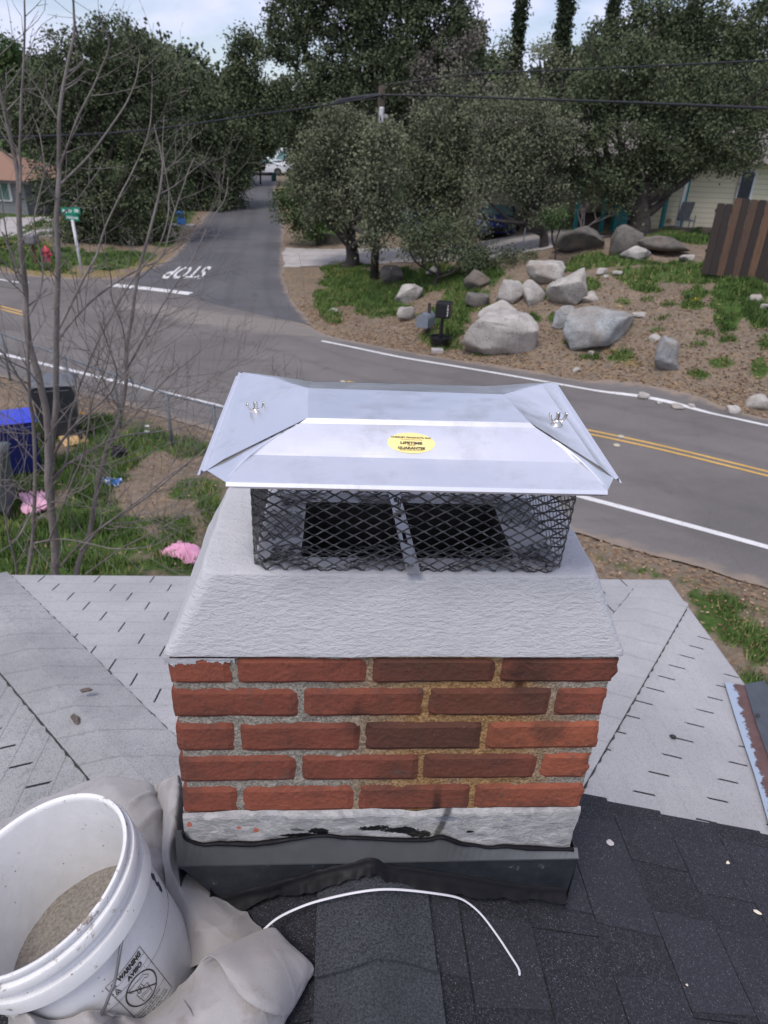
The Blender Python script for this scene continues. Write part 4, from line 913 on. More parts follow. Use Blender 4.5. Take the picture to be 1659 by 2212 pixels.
# wing nuts
M_chrome = material('bright_zinc', lambda: dict(col=(.62, .60, .57), rough=noise(gpos(), 200, 3)*.25+.12, metal=1.0))
def wingnut(c, ang, label):
    m = MB(); R_ = Matrix.Rotation(ang, 3, 'Z')
    m.lathe([(.0085, 0), (.0085, .0012), (.0060, .002), (.0052, .006), (.0046, .0085), (.0001, .0088)], (0, 0, 0), n=20)
    m.lathe([(.0026, .008)]+[(.0026+.0005*(k % 2), .008+.0008*k) for k in range(14)]+[(.0001, .0195)], (0, 0, 0), n=12)
    for s_ in (-1, 1):
        pts = [(s_*.004, 0, .004), (s_*.0075, 0, .0065), (s_*.0105, 0, .0105), (s_*.012, 0, .0155), (s_*.0118, 0, .0185)]
        m.tube(spline(pts, 12), np.interp(np.linspace(0, 1, 12), [0, .5, .85, 1], [.0026, .0030, .0034, .0016]), 10, ell=.55)
    V = [np.array(c)+np.array(R_@Vector(v)) for v in m.v]; m.v = [tuple(v) for v in V]
    return m.build('wing_nut', M_chrome, cap, smooth=True, label=label)
def onPan(u, v, a, b_, c): n = np.cross(b_-a, c-a); n /= np.linalg.norm(n); return onPl(u, v, n, a+np.array([0, 0, .0012]))
wingnut(onPan(553, 895, p4, p1, E1), .35, 'wing nut on the left end panel'); wingnut(onPan(1202, 919, p2, p3, E3), .2, 'wing nut on the right end panel')

# expanded metal cage
def f_mesh():
    p = gpos(); n = noise(p, 70, 5, .6); return dict(col=mixc(n.step(.35, .7), (.05, .05, .054), (.20, .195, .19)), rough=.34, metal=.75, spec=.6)
M_mesh = material('painted_expanded_metal', f_mesh)
cx0, cx1, cy0, cy1 = -.122, .334, .874, 1.128; zt_c, zb_c = H-.392, H-.5585
Rp = rrect(cx0, cx1, cy0, cy1, .022, 1200); dd = np.diff(np.vstack([Rp, Rp[:1]]), axis=0); Lp = np.hypot(*dd.T).sum(); sacc = np.r_[0, np.cumsum(np.hypot(*dd.T))]
Rc = np.vstack([Rp, Rp[:1]]); nrm_ = np.stack([dd[:, 1], -dd[:, 0]], 1); nrm_ /= np.linalg.norm(nrm_, axis=1)[:, None]; nrm_ = np.vstack([nrm_, nrm_[:1]])
def cage(s_, t):
    """s along the perimeter, t downwards from the top; past the bottom edge it turns inwards"""
    s_ = np.mod(s_, Lp); x = np.interp(s_, sacc, Rc[:, 0]); y = np.interp(s_, sacc, Rc[:, 1]); nx_ = np.interp(s_, sacc, nrm_[:, 0]); ny_ = np.interp(s_, sacc, nrm_[:, 1])
    hgt = zt_c-zb_c; k = .010; inn = np.where(t > hgt, t-hgt, 0); drop = np.minimum(t, hgt)
    a = np.clip((t-(hgt-k))/(2*k), 0, 1); inn = inn+np.where((t > hgt-k) & (t < hgt+k), 0, 0)
    fl = np.clip(1-drop/hgt, 0, 1)*.007*(x > .1)
    return np.stack([x-nx_*inn+fl, y-ny_*inn, zt_c-drop-0*a+np.where(t > hgt, .002+.004*np.sin(s_*40), 0)], -1), np.stack([nx_, ny_, 0*nx_], -1)
ncell = int(round(Lp/.0275)); Wc = Lp/ncell; Hc = .0080; verts = []; faces = []; nb = 0
rows_n = int((zt_c-zb_c+.064)/Hc)
per = 12; npt = ncell*per
sg_ = np.linspace(0, Lp, npt+1)
jit_row = rng.uniform(-.0006, .0006, (rows_n+1, npt+1))
for r_ in range(rows_n+1):
    ph = (sg_/Wc)*2*math.pi+math.pi*(r_ % 2); w = np.arcsin(np.sin(ph+math.pi/2)*.995)*2/math.pi; prof_ = np.clip(w*1.16, -1, 1)*.97
    # strand: touches the neighbours above and below at alternating crests
    tt = r_*Hc+prof_*Hc/2+.0008; sj = sg_+.0004*np.sin(sg_*91+r_)
    slope = np.gradient(tt, sg_)
    hw, th = .00135, .0010
    Pm, Nn = cage(sj, tt)
    P_up, _ = cage(sj, tt-hw); P_dn, _ = cage(sj, tt+hw)
    flag = (P_dn-P_up); flag /= np.linalg.norm(flag, axis=1)[:, None]+1e-9; tw = .45
    nn = Nn*1.0; flat = (tt > (zt_c-zb_c)); nn = np.where(flat[:, None], np.array([0, 0, 1.0]), nn)
    a = flag*math.cos(tw)*hw+nn*math.sin(tw)*hw; c_ = np.cross(a/np.linalg.norm(a, axis=1)[:, None], np.gradient(Pm, axis=0)); c_ /= np.linalg.norm(c_, axis=1)[:, None]+1e-9; c_ = c_*th/2
    Q = np.stack([Pm-a-c_, Pm+a-c_, Pm+a+c_, Pm-a+c_], 1).reshape(-1, 3)
    verts.append(Q); f = grid_faces(npt+1, 4, wrap=True)+nb; faces.append(f); nb += len(Q)
mesh_obj('mesh_screen', np.vstack(verts), np.vstack(faces), M_mesh, cap, label='expanded metal screen with diamond openings')
# strap across the flue with slots and bolt
def onC(u, v, z): return onZ(u, v, z)
M_strap = material('aluminium_strap', lambda: dict(col=(.60, .61, .64), rough=.4, metal=.8, bump=noise(gpos(), 30, 4), bumpd=.001))
a, c = onC(892, 1236, zb_c+.006), onC(848, 1056, zb_c+.006); a = np.array(a); c = np.array(c); dv = (c-a)/np.linalg.norm(c-a); sv = np.cross(dv, [0, 0, 1.0]); Ls = np.linalg.norm(c-a); hw = .0098
mb = MB(); holes = [(.30, .42), (.60, .66), (.80, .86)]
def bar(t0, t1, s0, s1, z0=0, th=.0016):
    mb.prism([a+dv*Ls*t0+sv*s0+[0, 0, z0], a+dv*Ls*t1+sv*s0+[0, 0, z0], a+dv*Ls*t1+sv*s1+[0, 0, z0], a+dv*Ls*t0+sv*s1+[0, 0, z0]], (0, 0, th))
t = -.02
for h0, h1_ in holes:
    bar(t, h0, -hw, hw); bar(h0, h1_, -hw, -.003); bar(h0, h1_, .003, hw); t = h1_
bar(t, 1.02, -hw, hw)
for s_ in (-1, 1): mb.prism([a-dv*.004+sv*s_*hw, c+dv*.004+sv*s_*hw, c+dv*.004+sv*s_*hw+[0, 0, .004], a-dv*.004+sv*s_*hw+[0, 0, .004]], sv*s_*-.0012)
mb.build('strap', M_strap, cap, label='slotted metal strap lying across the flue opening')
mb = MB(); bp_ = a+dv*Ls*.66; mb.lathe([(.0085, 0), (.0085, .0015), (.006, .002), (.006, .006), (.0027, .0062), (.0027, .026), (.0001, .0262)], bp_+[0, 0, .002], n=10); mb.build('bolt', M_chrome, cap)

# ================================================================ BUCKET
bk_n = np.array([-.324, -.045, 1.0]); bk_n /= np.linalg.norm(bk_n); bk_C = np.array([-.4465, .705, H-.997]); BH = .318; bk_B = bk_C-bk_n*BH; BR = .1445
bucket = empty('plastic_bucket', bk_B, label='white plastic bucket of wet grey sand standing in the drop cloth', cat='bucket')
e1 = np.array([1, 0, 0])-bk_n*bk_n[0]; e1 /= np.linalg.norm(e1); e2 = np.cross(bk_n, e1)
rwall = lambda z: .124+(.1365-.124)*np.clip(z/.24, 0, 1)
def bsurf(a, z, off=0): r = rwall(z)+off; return bk_B+bk_n*z+(e1*math.cos(a)+e2*math.sin(a))*r
def bhit(u, v, off=0.0, zfix=None):
    d = ray(u, v)/FPX; best = None
    for t in np.arange(.5, 2.2, .004):
        q = O+d*t-bk_B; z = q@bk_n; r = np.linalg.norm(q-bk_n*z)
        if r < rwall(z)+off and z < BH+.3: best = t; break
    if best is None: best = 1.4
    for _ in range(1):
        lo, hi = best-.004, best
        for _ in range(14):
            m = (lo+hi)/2; q = O+d*m-bk_B; z = q@bk_n; r = np.linalg.norm(q-bk_n*z)
            if r < rwall(z)+off: hi = m
            else: lo = m
    q = O+d*hi-bk_B; z = q@bk_n; w = q-bk_n*z; return math.atan2(w@e2, w@e1), z, O+d*hi, hi
def f_pail():
    p = gpos(); n = noise(p, 12, 7, .7); f = noise(p, 60, 6, .75); sm_ = noise(scl(p, (1, 1, .35)), 22, 6, .7); sp = voro(p, 90, out=0); spm = noise(p, 16, 2)
    c = mixc(n.step(.3, .7), (.66, .665, .67), (.74, .745, .75)); c = mixc((f+n*.6).step(.99, 1.08)*.8, c, (.22, .17, .12)); c = mixc((sm_+f*.3).step(.84, .95)*.5, c, (.40, .37, .33))
    c = mixc((1-sp.step(.10, .16))*spm.step(.58, .64)*.8, c, (.07, .06, .06))
    x, y, z = xyz(p); hh = (x-float(bk_B[0]))*float(bk_n[0])+(y-float(bk_B[1]))*float(bk_n[1])+(z-float(bk_B[2]))*float(bk_n[2])
    g1 = noise(p, 55, 7, .72); g2 = noise(p, 7, 3, .6); rim = hh.step(.296, .314); ring = hh.step(.222, .245)*(1-hh.step(.30, .312))
    c = mixc(rim*((g1+g2*.5).step(.80, .87))*.85, c, (.22, .17, .12)); c = mixc(ring*((g1+g2*.6).step(.89, .96))*.7, c, (.30, .25, .20)); c = mixc(ring*(g1.step(.66, .70))*g2.step(.5, .6)*.8, c, (.10, .085, .075))
    low = (1-hh.step(.02, .24)); c = mixc(low*((g2+g1*.4).step(.66, .9))*.35, c, (.46, .42, .38))
    return dict(col=c, rough=.42, spec=.5, sss=.0, bump=n, bumpd=.0015)
M_pail = material('white_bucket_plastic', f_pail)
mb = MB(); prof = [(.0, .0), (.118, 0), (.124, .004), (.1345, .20), (.1360, .232), (.1366, .238), (.1480, .239), (.1488, .262), (.1475, .266), (.1390, .2665), (.1395, .287), (.1492, .2878), (.1498, .299), (.1485, .302), (.1405, .3035), (.1408, .309), (.1445, .3105), (.1452, .315), (.1440, .318), (.1405, .3185), (.1372, .316), (.1365, .309), (.1345, .24), (.121, .006), (.0, .004)]
mb.lathe(prof, bk_B, bk_n, 96, e1); mb.build('body', M_pail, bucket, smooth=True)
C.objects['body'].data.polygons.foreach_set('use_smooth', np.ones(len(C.objects['body'].data.polygons), bool))
em_ = C.objects['body'].modifiers.new('e', 'EDGE_SPLIT'); em_.split_angle = rad(50)
def f_sand():
    p = gpos(); f = noise(p, 170, 4, .7); n = noise(p, 12, 5, .6)
    return dict(col=mixc(f.step(.3, .7), mixc(n, (.125, .108, .090), (.175, .155, .135)), (.27, .245, .215)), rough=.8, bump=f+n*.6, bumpd=.004)
M_sand = material('wet_grey_sand', f_sand)
K = 48; V = []; 
for i in range(14):
    for k in range(K):
        r = (.1322)*i/13; aa = 2*math.pi*k/K; q = bk_B+bk_n*.135+(e1*math.cos(aa)+e2*math.sin(aa))*r; V.append(q+bk_n*(.004*float(fbm(q[0]*22, q[1]*22, o=3))+(.004 if i == 13 else 0)))
mesh_obj('sand', V, grid_faces(14, K, wrap=True)[:, ::-1].tolist(), M_sand, bucket, smooth=True, label='wet sand inside the bucket')
# bail handle
M_wire = material('galvanised_wire', lambda: dict(col=(.34, .34, .36), rough=.38, metal=.9))
a_, z_, P0, t0_ = bhit(265, 2022); ear = P0
def nearer(u, v, off): return bhit(u, v)[2]-ray(u, v)/np.linalg.norm(ray(u, v))*off
mb = MB(); mb.tube(spline([ear+bk_n*.002, nearer(263, 2030, .010), nearer(259, 2055, .014), nearer(249, 2115, .018), nearer(240, 2141, .020), nearer(222, 2186, .024), nearer(200, 2230, .03)], 40), .0024, 8)
mb.build('handle', M_wire, bucket, smooth=True)
mb = MB(); mb.lathe([(.0005, .0), (.005, 0), (.0062, .003), (.004, .004), (.0005, .0035)], ear, P0-bk_B-bk_n*((P0-bk_B)@bk_n), n=16, ref=bk_n); mb.build('handle_lug', M_pail, bucket, smooth=True)
# worn blue tape mark
M_tape = simple('worn_blue_mark', (.03, .045, .07), .6, var=.3, s=60)
aa0, zz0, _, _ = bhit(324, 1882); V = []
for i in range(14):
    for k in range(4):
        w = .5+.4*math.sin(i*1.3)*.5; z = .232-i*.0052; V.append(bsurf(aa0-.06+.05*k*w+.015*math.sin(i*2.1), z, .0008))
mesh_obj('tape_mark', V, grid_faces(14, 4).tolist(), M_tape, bucket)
# warning label printed on the wall
TL, TR, BRr, BLl = [bhit(*q) for q in ((230, 2131), (299, 2045), (381, 2143), (286, 2197))]
print('label', [(round(q[0], 3), round(q[1], 3)) for q in (TL, TR, BRr, BLl)])
la0, la1 = (TL[0]+BLl[0])/2, (TR[0]+BRr[0])/2; lz1 = (TL[1]+TR[1])/2; lz0 = (BLl[1]+BRr[1])/2
lz0 = min(lz0, lz1-.13)
LW, LHh = 1.0, (lz1-lz0)/abs((la1-la0)*.134)
def lmap(x, y): return bsurf(la0+(la1-la0)*x, lz0+(lz1-lz0)*y/LHh, .0009)        # x 0..1, y 0..LHh
lab = MB()
def lpoly(pts, w):
    pts = np.array(pts, float); seg = []
    for i in range(len(pts)-1):
        L_ = np.hypot(*(pts[i+1]-pts[i])); k = max(2, int(L_/.04)+1); seg += [pts[i]+(pts[i+1]-pts[i])*j/(k-1) for j in range(k-(0 if i == len(pts)-2 else 1))]
    P = np.array(seg); d = np.gradient(P, axis=0); d /= np.linalg.norm(d, axis=1)[:, None]+1e-9; n_ = np.stack([-d[:, 1], d[:, 0]], 1)*w/2
    V = []
    for p, q in zip(P, n_): V += [lmap(*(p-q)), lmap(*(p+q))]
    lab.add(V, [(2*i, 2*i+2, 2*i+3, 2*i+1) for i in range(len(P)-1)])
def ltext(body, x0, y0, w, h, bold=.03, italic=0):
    V, F = text_mesh(body, 1, bold); V = V-V.min(0); V = V/V.max(0); lab.add([lmap(x0+w*a+italic*b_*h, y0+h*b_) for a, b_ in V], F)
Y1 = LHh
lpoly([(0, 0), (1, 0), (1, Y1), (0, Y1), (0, 0)], .014)
for fy in (.865, .745, .245): lpoly([(0, Y1*fy), (1, Y1*fy)], .010)
ltext('WARNING', .24, Y1*.89, .68, Y1*.085, .06, .1); ltext('AVISO', .38, Y1*.77, .44, Y1*.075, .06, .1)
for yy in (.885, .765): lpoly([(.06, Y1*yy), (.17, Y1*yy), (.115, Y1*(yy+.085)), (.06, Y1*yy)], .02); lpoly([(.10, Y1*(yy+.02)), (.13, Y1*(yy+.02))], .05)
cxl, cyl, rxl, ryl = .5, Y1*.495, .40, Y1*.235
lpoly([(cxl+rxl*math.cos(t), cyl+ryl*math.sin(t)) for t in np.linspace(0, 2*math.pi, 60)], .035)
lpoly([(cxl-rxl*.72, cyl+ryl*.70), (cxl+rxl*.72, cyl-ryl*.70)], .03)
S_ = lambda L_: lpoly([(cxl+rxl*a, cyl+ryl*b_) for a, b_ in L_], .013)
S_([(-.35, -.8), (-.42, .0), (.38, .0), (.30, -.8), (-.35, -.8)]); S_([(-.3, -.35), (-.1, -.3), (.1, -.38), (.3, -.33)]); S_([(-.3, -.5), (-.1, -.45), (.1, -.52), (.3, -.47)])
S_([(-.5, .35), (-.62, .5), (-.5, .7), (-.3, .66), (-.1, .72), (.25, .6), (.5, .62), (.72, .3), (.6, .2), (.42, .4), (.1, .36), (-.2, .3), (-.35, .36), (-.5, .35)])
S_([(-.25, .3), (-.3, .02), (-.2, -.15), (-.12, -.05), (-.1, .3)]); S_([(-.02, .3), (-.02, .0), (.08, -.12), (.14, .0), (.1, .33)])
for i, t_ in enumerate(['Children can fall into', 'bucket and drown.', 'Keep children away from', 'bucket with even a small', 'amount of liquid.']): ltext(t_, .06, Y1*(.195-.045*i), [.72, .6, .8, .82, .6][i], Y1*.030, .015)
lab.build('warning_label', M_ink, bucket, label='printed WARNING AVISO label with a crossed-out pictogram')

# ================================================================ DROP CLOTH
def f_cloth():
    p = gpos(); x, y, z = xyz(p); n = noise(p, 5, 5, .6); s = noise(p, 22, 7, .7); f = noise(p, 300, 3, .6)
    wv = N.m('SINE', (x*.8+y*.6)*2400)*.5+N.m('SINE', (x*-.6+y*.8+z*.5)*2400)*.5
    c = mixc(n.step(.3, .7), (.30, .288, .288), (.375, .36, .36)); c = mixc((s+n*.5).step(.78, .96)*.6, c, (.24, .21, .185)); c = mixc(noise(p, 11, 5, .65).step(.58, .66)*.35, c, (.29, .26, .235)); c = mixc(voro(p, 55, out=0).lt(.06)*noise(p, 9, 2).step(.55, .6)*.8, c, (.06, .05, .05))
    c = mixc(f.step(.5, .8)*.25, c, (.30, .28, .27))
    return dict(col=c, rough=.95, spec=.1, sheen=.2, bump=s*1.2+f*.5+wv*.10, bumpd=.0016)
M_cloth = material('canvas_drop_cloth', f_cloth)
nL = np.array([-ML_, 0, 1.0])
def onL(u, v, h): return onPl(u, v, nL, (RX, 0, RZ+h))
cloth = MB()
def cpatch(rows, nu=120, nv=80, folds=.006, seed=0, fr=9):
    """soft folded surface through measured control points"""
    A = np.array([spline(r, nu) for r in rows]); B = np.stack([spline(A[:, i], nv) for i in range(nu)], 0)      # nu x nv x 3
    du = np.gradient(B, axis=0); dv = np.gradient(B, axis=1); n_ = np.cross(du, dv); n_ /= np.linalg.norm(n_, axis=-1)[..., None]+1e-9; n_ = np.where(n_[..., 2:] < 0, -n_, n_)
    r = np.clip(1-np.abs(fbm(B[..., 0]*fr+seed+.8*fbm(B[..., 0]*7, B[..., 1]*7, o=2), (B[..., 1]+B[..., 2])*fr*.6, o=2))*2.2, 0, 1)**3*1.6+.2*vnoise(B[..., 0]*fr+3, B[..., 1]*fr); r2 = np.clip(1-np.abs(fbm((B[..., 0]+B[..., 1])*fr*1.5+seed*2, (B[..., 1]-B[..., 0])*fr*.5, o=2))*3.4, 0, 1)**3*2; B = B+n_*((r-.4)*folds+np.clip(r2, -.2, 1)*folds*.30+fbm(B[..., 0]*3*fr, B[..., 1]*3*fr+seed, o=2)*folds*.3)[..., None]
    cloth.add(B.reshape(-1, 3), grid_faces(nu, nv).tolist())
def L3(L_): return [onL(*q) for q in L_]
cpatch([L3([(-60, 1815, .02), (0, 1777, .03), (60, 1746, .04), (143, 1705, .05), (208, 1682, .06), (245, 1677, .06), (312, 1686, .05), (335, 1700, .03)]),
        L3([(-60, 1850, .05), (0, 1820, .07), (70, 1780, .08), (150, 1740, .09), (220, 1715, .10), (265, 1720, .11), (325, 1740, .08), (352, 1770, .04)]),
        L3([(-60, 1900, .05), (0, 1880, .05), (100, 1850, .05), (180, 1830, .05), (250, 1830, .08), (310, 1860, .09), (345, 1870, .07), (368, 1900, .03)]),
        L3([(-60, 1990, .01), (0, 1990, .01), (150, 1990, .01), (250, 1990, .02), (330, 1990, .05), (365, 2000, .06), (385, 2020, .04), (400, 2050, .01)])], seed=1, folds=.005)
cpatch([L3([(326, 1698, .02), (346, 1750, .04), (350, 1850, .05), (365, 1940, .05), (390, 2020, .04), (412, 2090, .03)]),
        L3([(352, 1687, .07), (366, 1740, .11), (362, 1850, .11), (385, 1920, .09), (430, 2000, .075), (462, 2070, .06)]),
        L3([(383, 1673, .09), (388, 1740, .11), (376, 1850, .09), (412, 1900, .07), (480, 1970, .055), (522, 2045, .05)]),
        L3([(394, 1690, .04), (402, 1786, .03), (389, 1862, .035), (434, 1895, .02), (507, 1950, .014), (567, 2011, .014)])], seed=5, folds=.003, fr=12)
def inb(u, v, off): q = bhit(u, v); d = ray(u, v); d = d/np.linalg.norm(d); return q[2]-d*off
cpatch([[inb(300, 2206, .012), inb(381, 2141, .010), onL(418, 2101, .12), onL(453, 2064, .12), onL(520, 2030, .085), onL(566, 2008, .065), onL(592, 2007, .05), onL(610, 2030, .03)],
        L3([(330, 2250, .17), (410, 2190, .15), (462, 2140, .15), (510, 2100, .145), (580, 2065, .11), (620, 2056, .08), (650, 2073, .05), (677, 2093, .015)]),
        L3([(330, 2300, .15), (430, 2250, .14), (500, 2200, .14), (560, 2170, .13), (600, 2150, .10), (630, 2140, .07), (654, 2130, .03), (668, 2110, .006)]),
        L3([(340, 2380, .1), (450, 2320, .1), (520, 2280, .1), (570, 2240, .08), (600, 2215, .06), (615, 2200, .04), (628, 2184, .015), (644, 2152, .004)]),
        L3([(350, 2500, .02), (450, 2450, .02), (520, 2400, .02), (560, 2340, .02), (590, 2290, .01), (600, 2240, .01), (612, 2206, .004), (634, 2172, .001)])], nu=150, nv=120, seed=9, folds=.0022, fr=13)
cpatch([[inb(-60, 2178, .018), inb(0, 2177, .018), inb(43, 2183, .016), inb(104, 2203, .013), inb(152, 2198, .014), inb(195, 2181, .018), inb(260, 2192, .014), inb(321, 2195, .012), inb(383, 2140, .010)],
        [inb(-60, 2200, .045), inb(0, 2200, .045), inb(50, 2206, .04), inb(110, 2222, .035), inb(160, 2218, .04), inb(200, 2202, .045), inb(262, 2215, .035), onL(335, 2230, .17), onL(410, 2180, .15)],
        L3([(-80, 2320, .18), (0, 2320, .18), (60, 2320, .17), (120, 2310, .16), (170, 2310, .17), (220, 2300, .17), (280, 2300, .15), (350, 2290, .14), (430, 2240, .13)]),
        L3([(-80, 2500, .03), (0, 2500, .03), (60, 2500, .03), (120, 2500, .03), (170, 2500, .03), (220, 2500, .03), (280, 2480, .03), (350, 2450, .03), (430, 2400, .03)])], nu=150, seed=13, folds=.004, fr=11)
# a second layer folded over the lump, with a sharp lower right corner
cpatch([L3([(432, 2085, .150), (470, 2052, .140), (510, 2034, .105), (552, 2014, .078), (592, 2005, .060), (612, 2029, .044)]),
        L3([(452, 2066, .164), (490, 2060, .158), (530, 2050, .138), (575, 2045, .120), (620, 2046, .085), (646, 2062, .052)]),
        L3([(470, 2076, .168), (505, 2094, .166), (545, 2096, .152), (595, 2090, .125), (645, 2084, .070), (677, 2093, .026)]),
        L3([(486, 2100, .166), (520, 2130, .162), (560, 2150, .146), (600, 2168, .110), (632, 2160, .060), (656, 2132, .022)]),
        L3([(498, 2122, .160), (528, 2158, .156), (562, 2180, .136), (596, 2192, .100), (622, 2188, .050), (640, 2160, .014)])], nu=110, nv=90, seed=21, folds=.002, fr=10)
o = cloth.build('drop_cloth', M_cloth, smooth=True, label='stained canvas drop cloth bunched round the white bucket', cat='drop cloth')
m_ = o.modifiers.new('t', 'SOLIDIFY'); m_.thickness = .0012
# small folded flap lying over the lump
# ---- white plastic strip on the black shingles
M_strip = simple('white_plastic_strip', (.66, .66, .70), .45, var=.03)
def onB2(u, v, h):
    q = onPl(u, v, (MR_, 0, 1), (RX, 0, RZ+h)); return q if q[0] > RX else onL(u, v, h)
sp = [(560, 2018, .05), (600, 1983, .05), (660, 1955, .045), (720, 1938, .046), (780, 1926, .044), (830, 1921, .043), (880, 1923, .044), (940, 1930, .040), (985, 1938, .030), (1012, 1951, .022), (1042, 1978, .017), (1075, 2022, .016), (1100, 2060, .016), (1120, 2092, .017), (1122, 2107, .019)]
P = spline([onB2(*q) for q in sp], 90); mb = MB(); mb.tube(P, np.r_[np.full(88, .0023), .0019, .0011], 8, ell=.5)
mb.build('plastic_strip', M_strip, smooth=True, label='thin white plastic strip curving across the black shingles', cat='strip')
# ---- crumbs and scraps lying about on the roofs
def scrap(name, c, size, mat, label, cat, seed, flat=.3, elong=1.0, ang=0, group=None):
    a = np.linspace(0, 2*math.pi, 14, endpoint=False); r = 1+.45*np.array([float(vnoise(math.cos(t)*1.7+seed, math.sin(t)*1.7)) for t in a])
    V = []; cc, ss = math.cos(ang), math.sin(ang)
    for zz, k in ((0, 1.0), (size*flat, .75)):
        for t, q in zip(a, r):
            x, y = math.cos(t)*q*size*elong*k, math.sin(t)*q*size*k; V.append((c[0]+x*cc-y*ss, c[1]+x*ss+y*cc, c[2]+zz+(float(vnoise(x*90+seed, y*90))*size*.12)-MS*0))
    F = [(i, (i+1) % 14, 14+(i+1) % 14, 14+i) for i in range(14)]+[tuple(range(14, 28)), tuple(range(14))[::-1]]
    return mesh_obj(name, V, F, mat, None, label=label, cat=cat, group=group)
M_bark = simple('dry_bark', (.10, .08, .07), .9, var=.3, s=90); M_lump = simple('tar_lump', (.02, .02, .02), .7); M_mort = simple('mortar_splash', (.42, .40, .39), .9); M_flake = simple('cream_paint_flake', (.62, .55, .45), .8)
def onlf3(u, v, h=.004): return onPl(u, v, (-MS, 0, 1), (EX0, 0, ZE+h))
def onrt3(u, v, h=.004): return onPl(u, v, (MS, 0, 1), (EX1, 0, ZE+h))
def onBk(u, v, h=.012): return onPl(u, v, (MR_, 0, 1), (RX, 0, RZ+h))
scrap('bark_chip', onlf3(186, 1492, .02), .011, M_bark, 'short dark bark chip on the left painted cap band, nearer the street', 'bark chip', 1, .5, 1.7, .2)
scrap('bark_chip', onlf3(163, 1553, .02), .013, M_bark, 'brown bark chip lying crosswise on the left painted cap band, nearer the bucket', 'bark chip', 4, .5, 1.8, -1.0)
scrap('tar_lump', onrt3(1454, 1592, .006), .009, M_lump, 'small black lump on the pale right roof slope', 'tar lump', 7, .7, 1.3)
scrap('mortar_splash', onBk(1318, 1819), .007, M_mort, 'round pale mortar splash on the black shingles beside the chimney', 'mortar splash', 9, .12)
scrap('paint_flake', onBk(1637, 1970), .0050, M_flake, 'cream paint flake near the right edge of the black roof', 'paint flake', 11, .15, 1.5, -.8)
scrap('paint_flake', onBk(1572, 1863), .0035, M_flake, 'tiny cream flake on the black shingles below the pale roof edge', 'paint flake', 12, .2, 1.3, .4)
scrap('paint_flake', onBk(1484, 2127), .002, M_flake, 'tiniest cream flake on the black shingles in the lower right', 'paint flake', 14, .2, 1.3, .4)
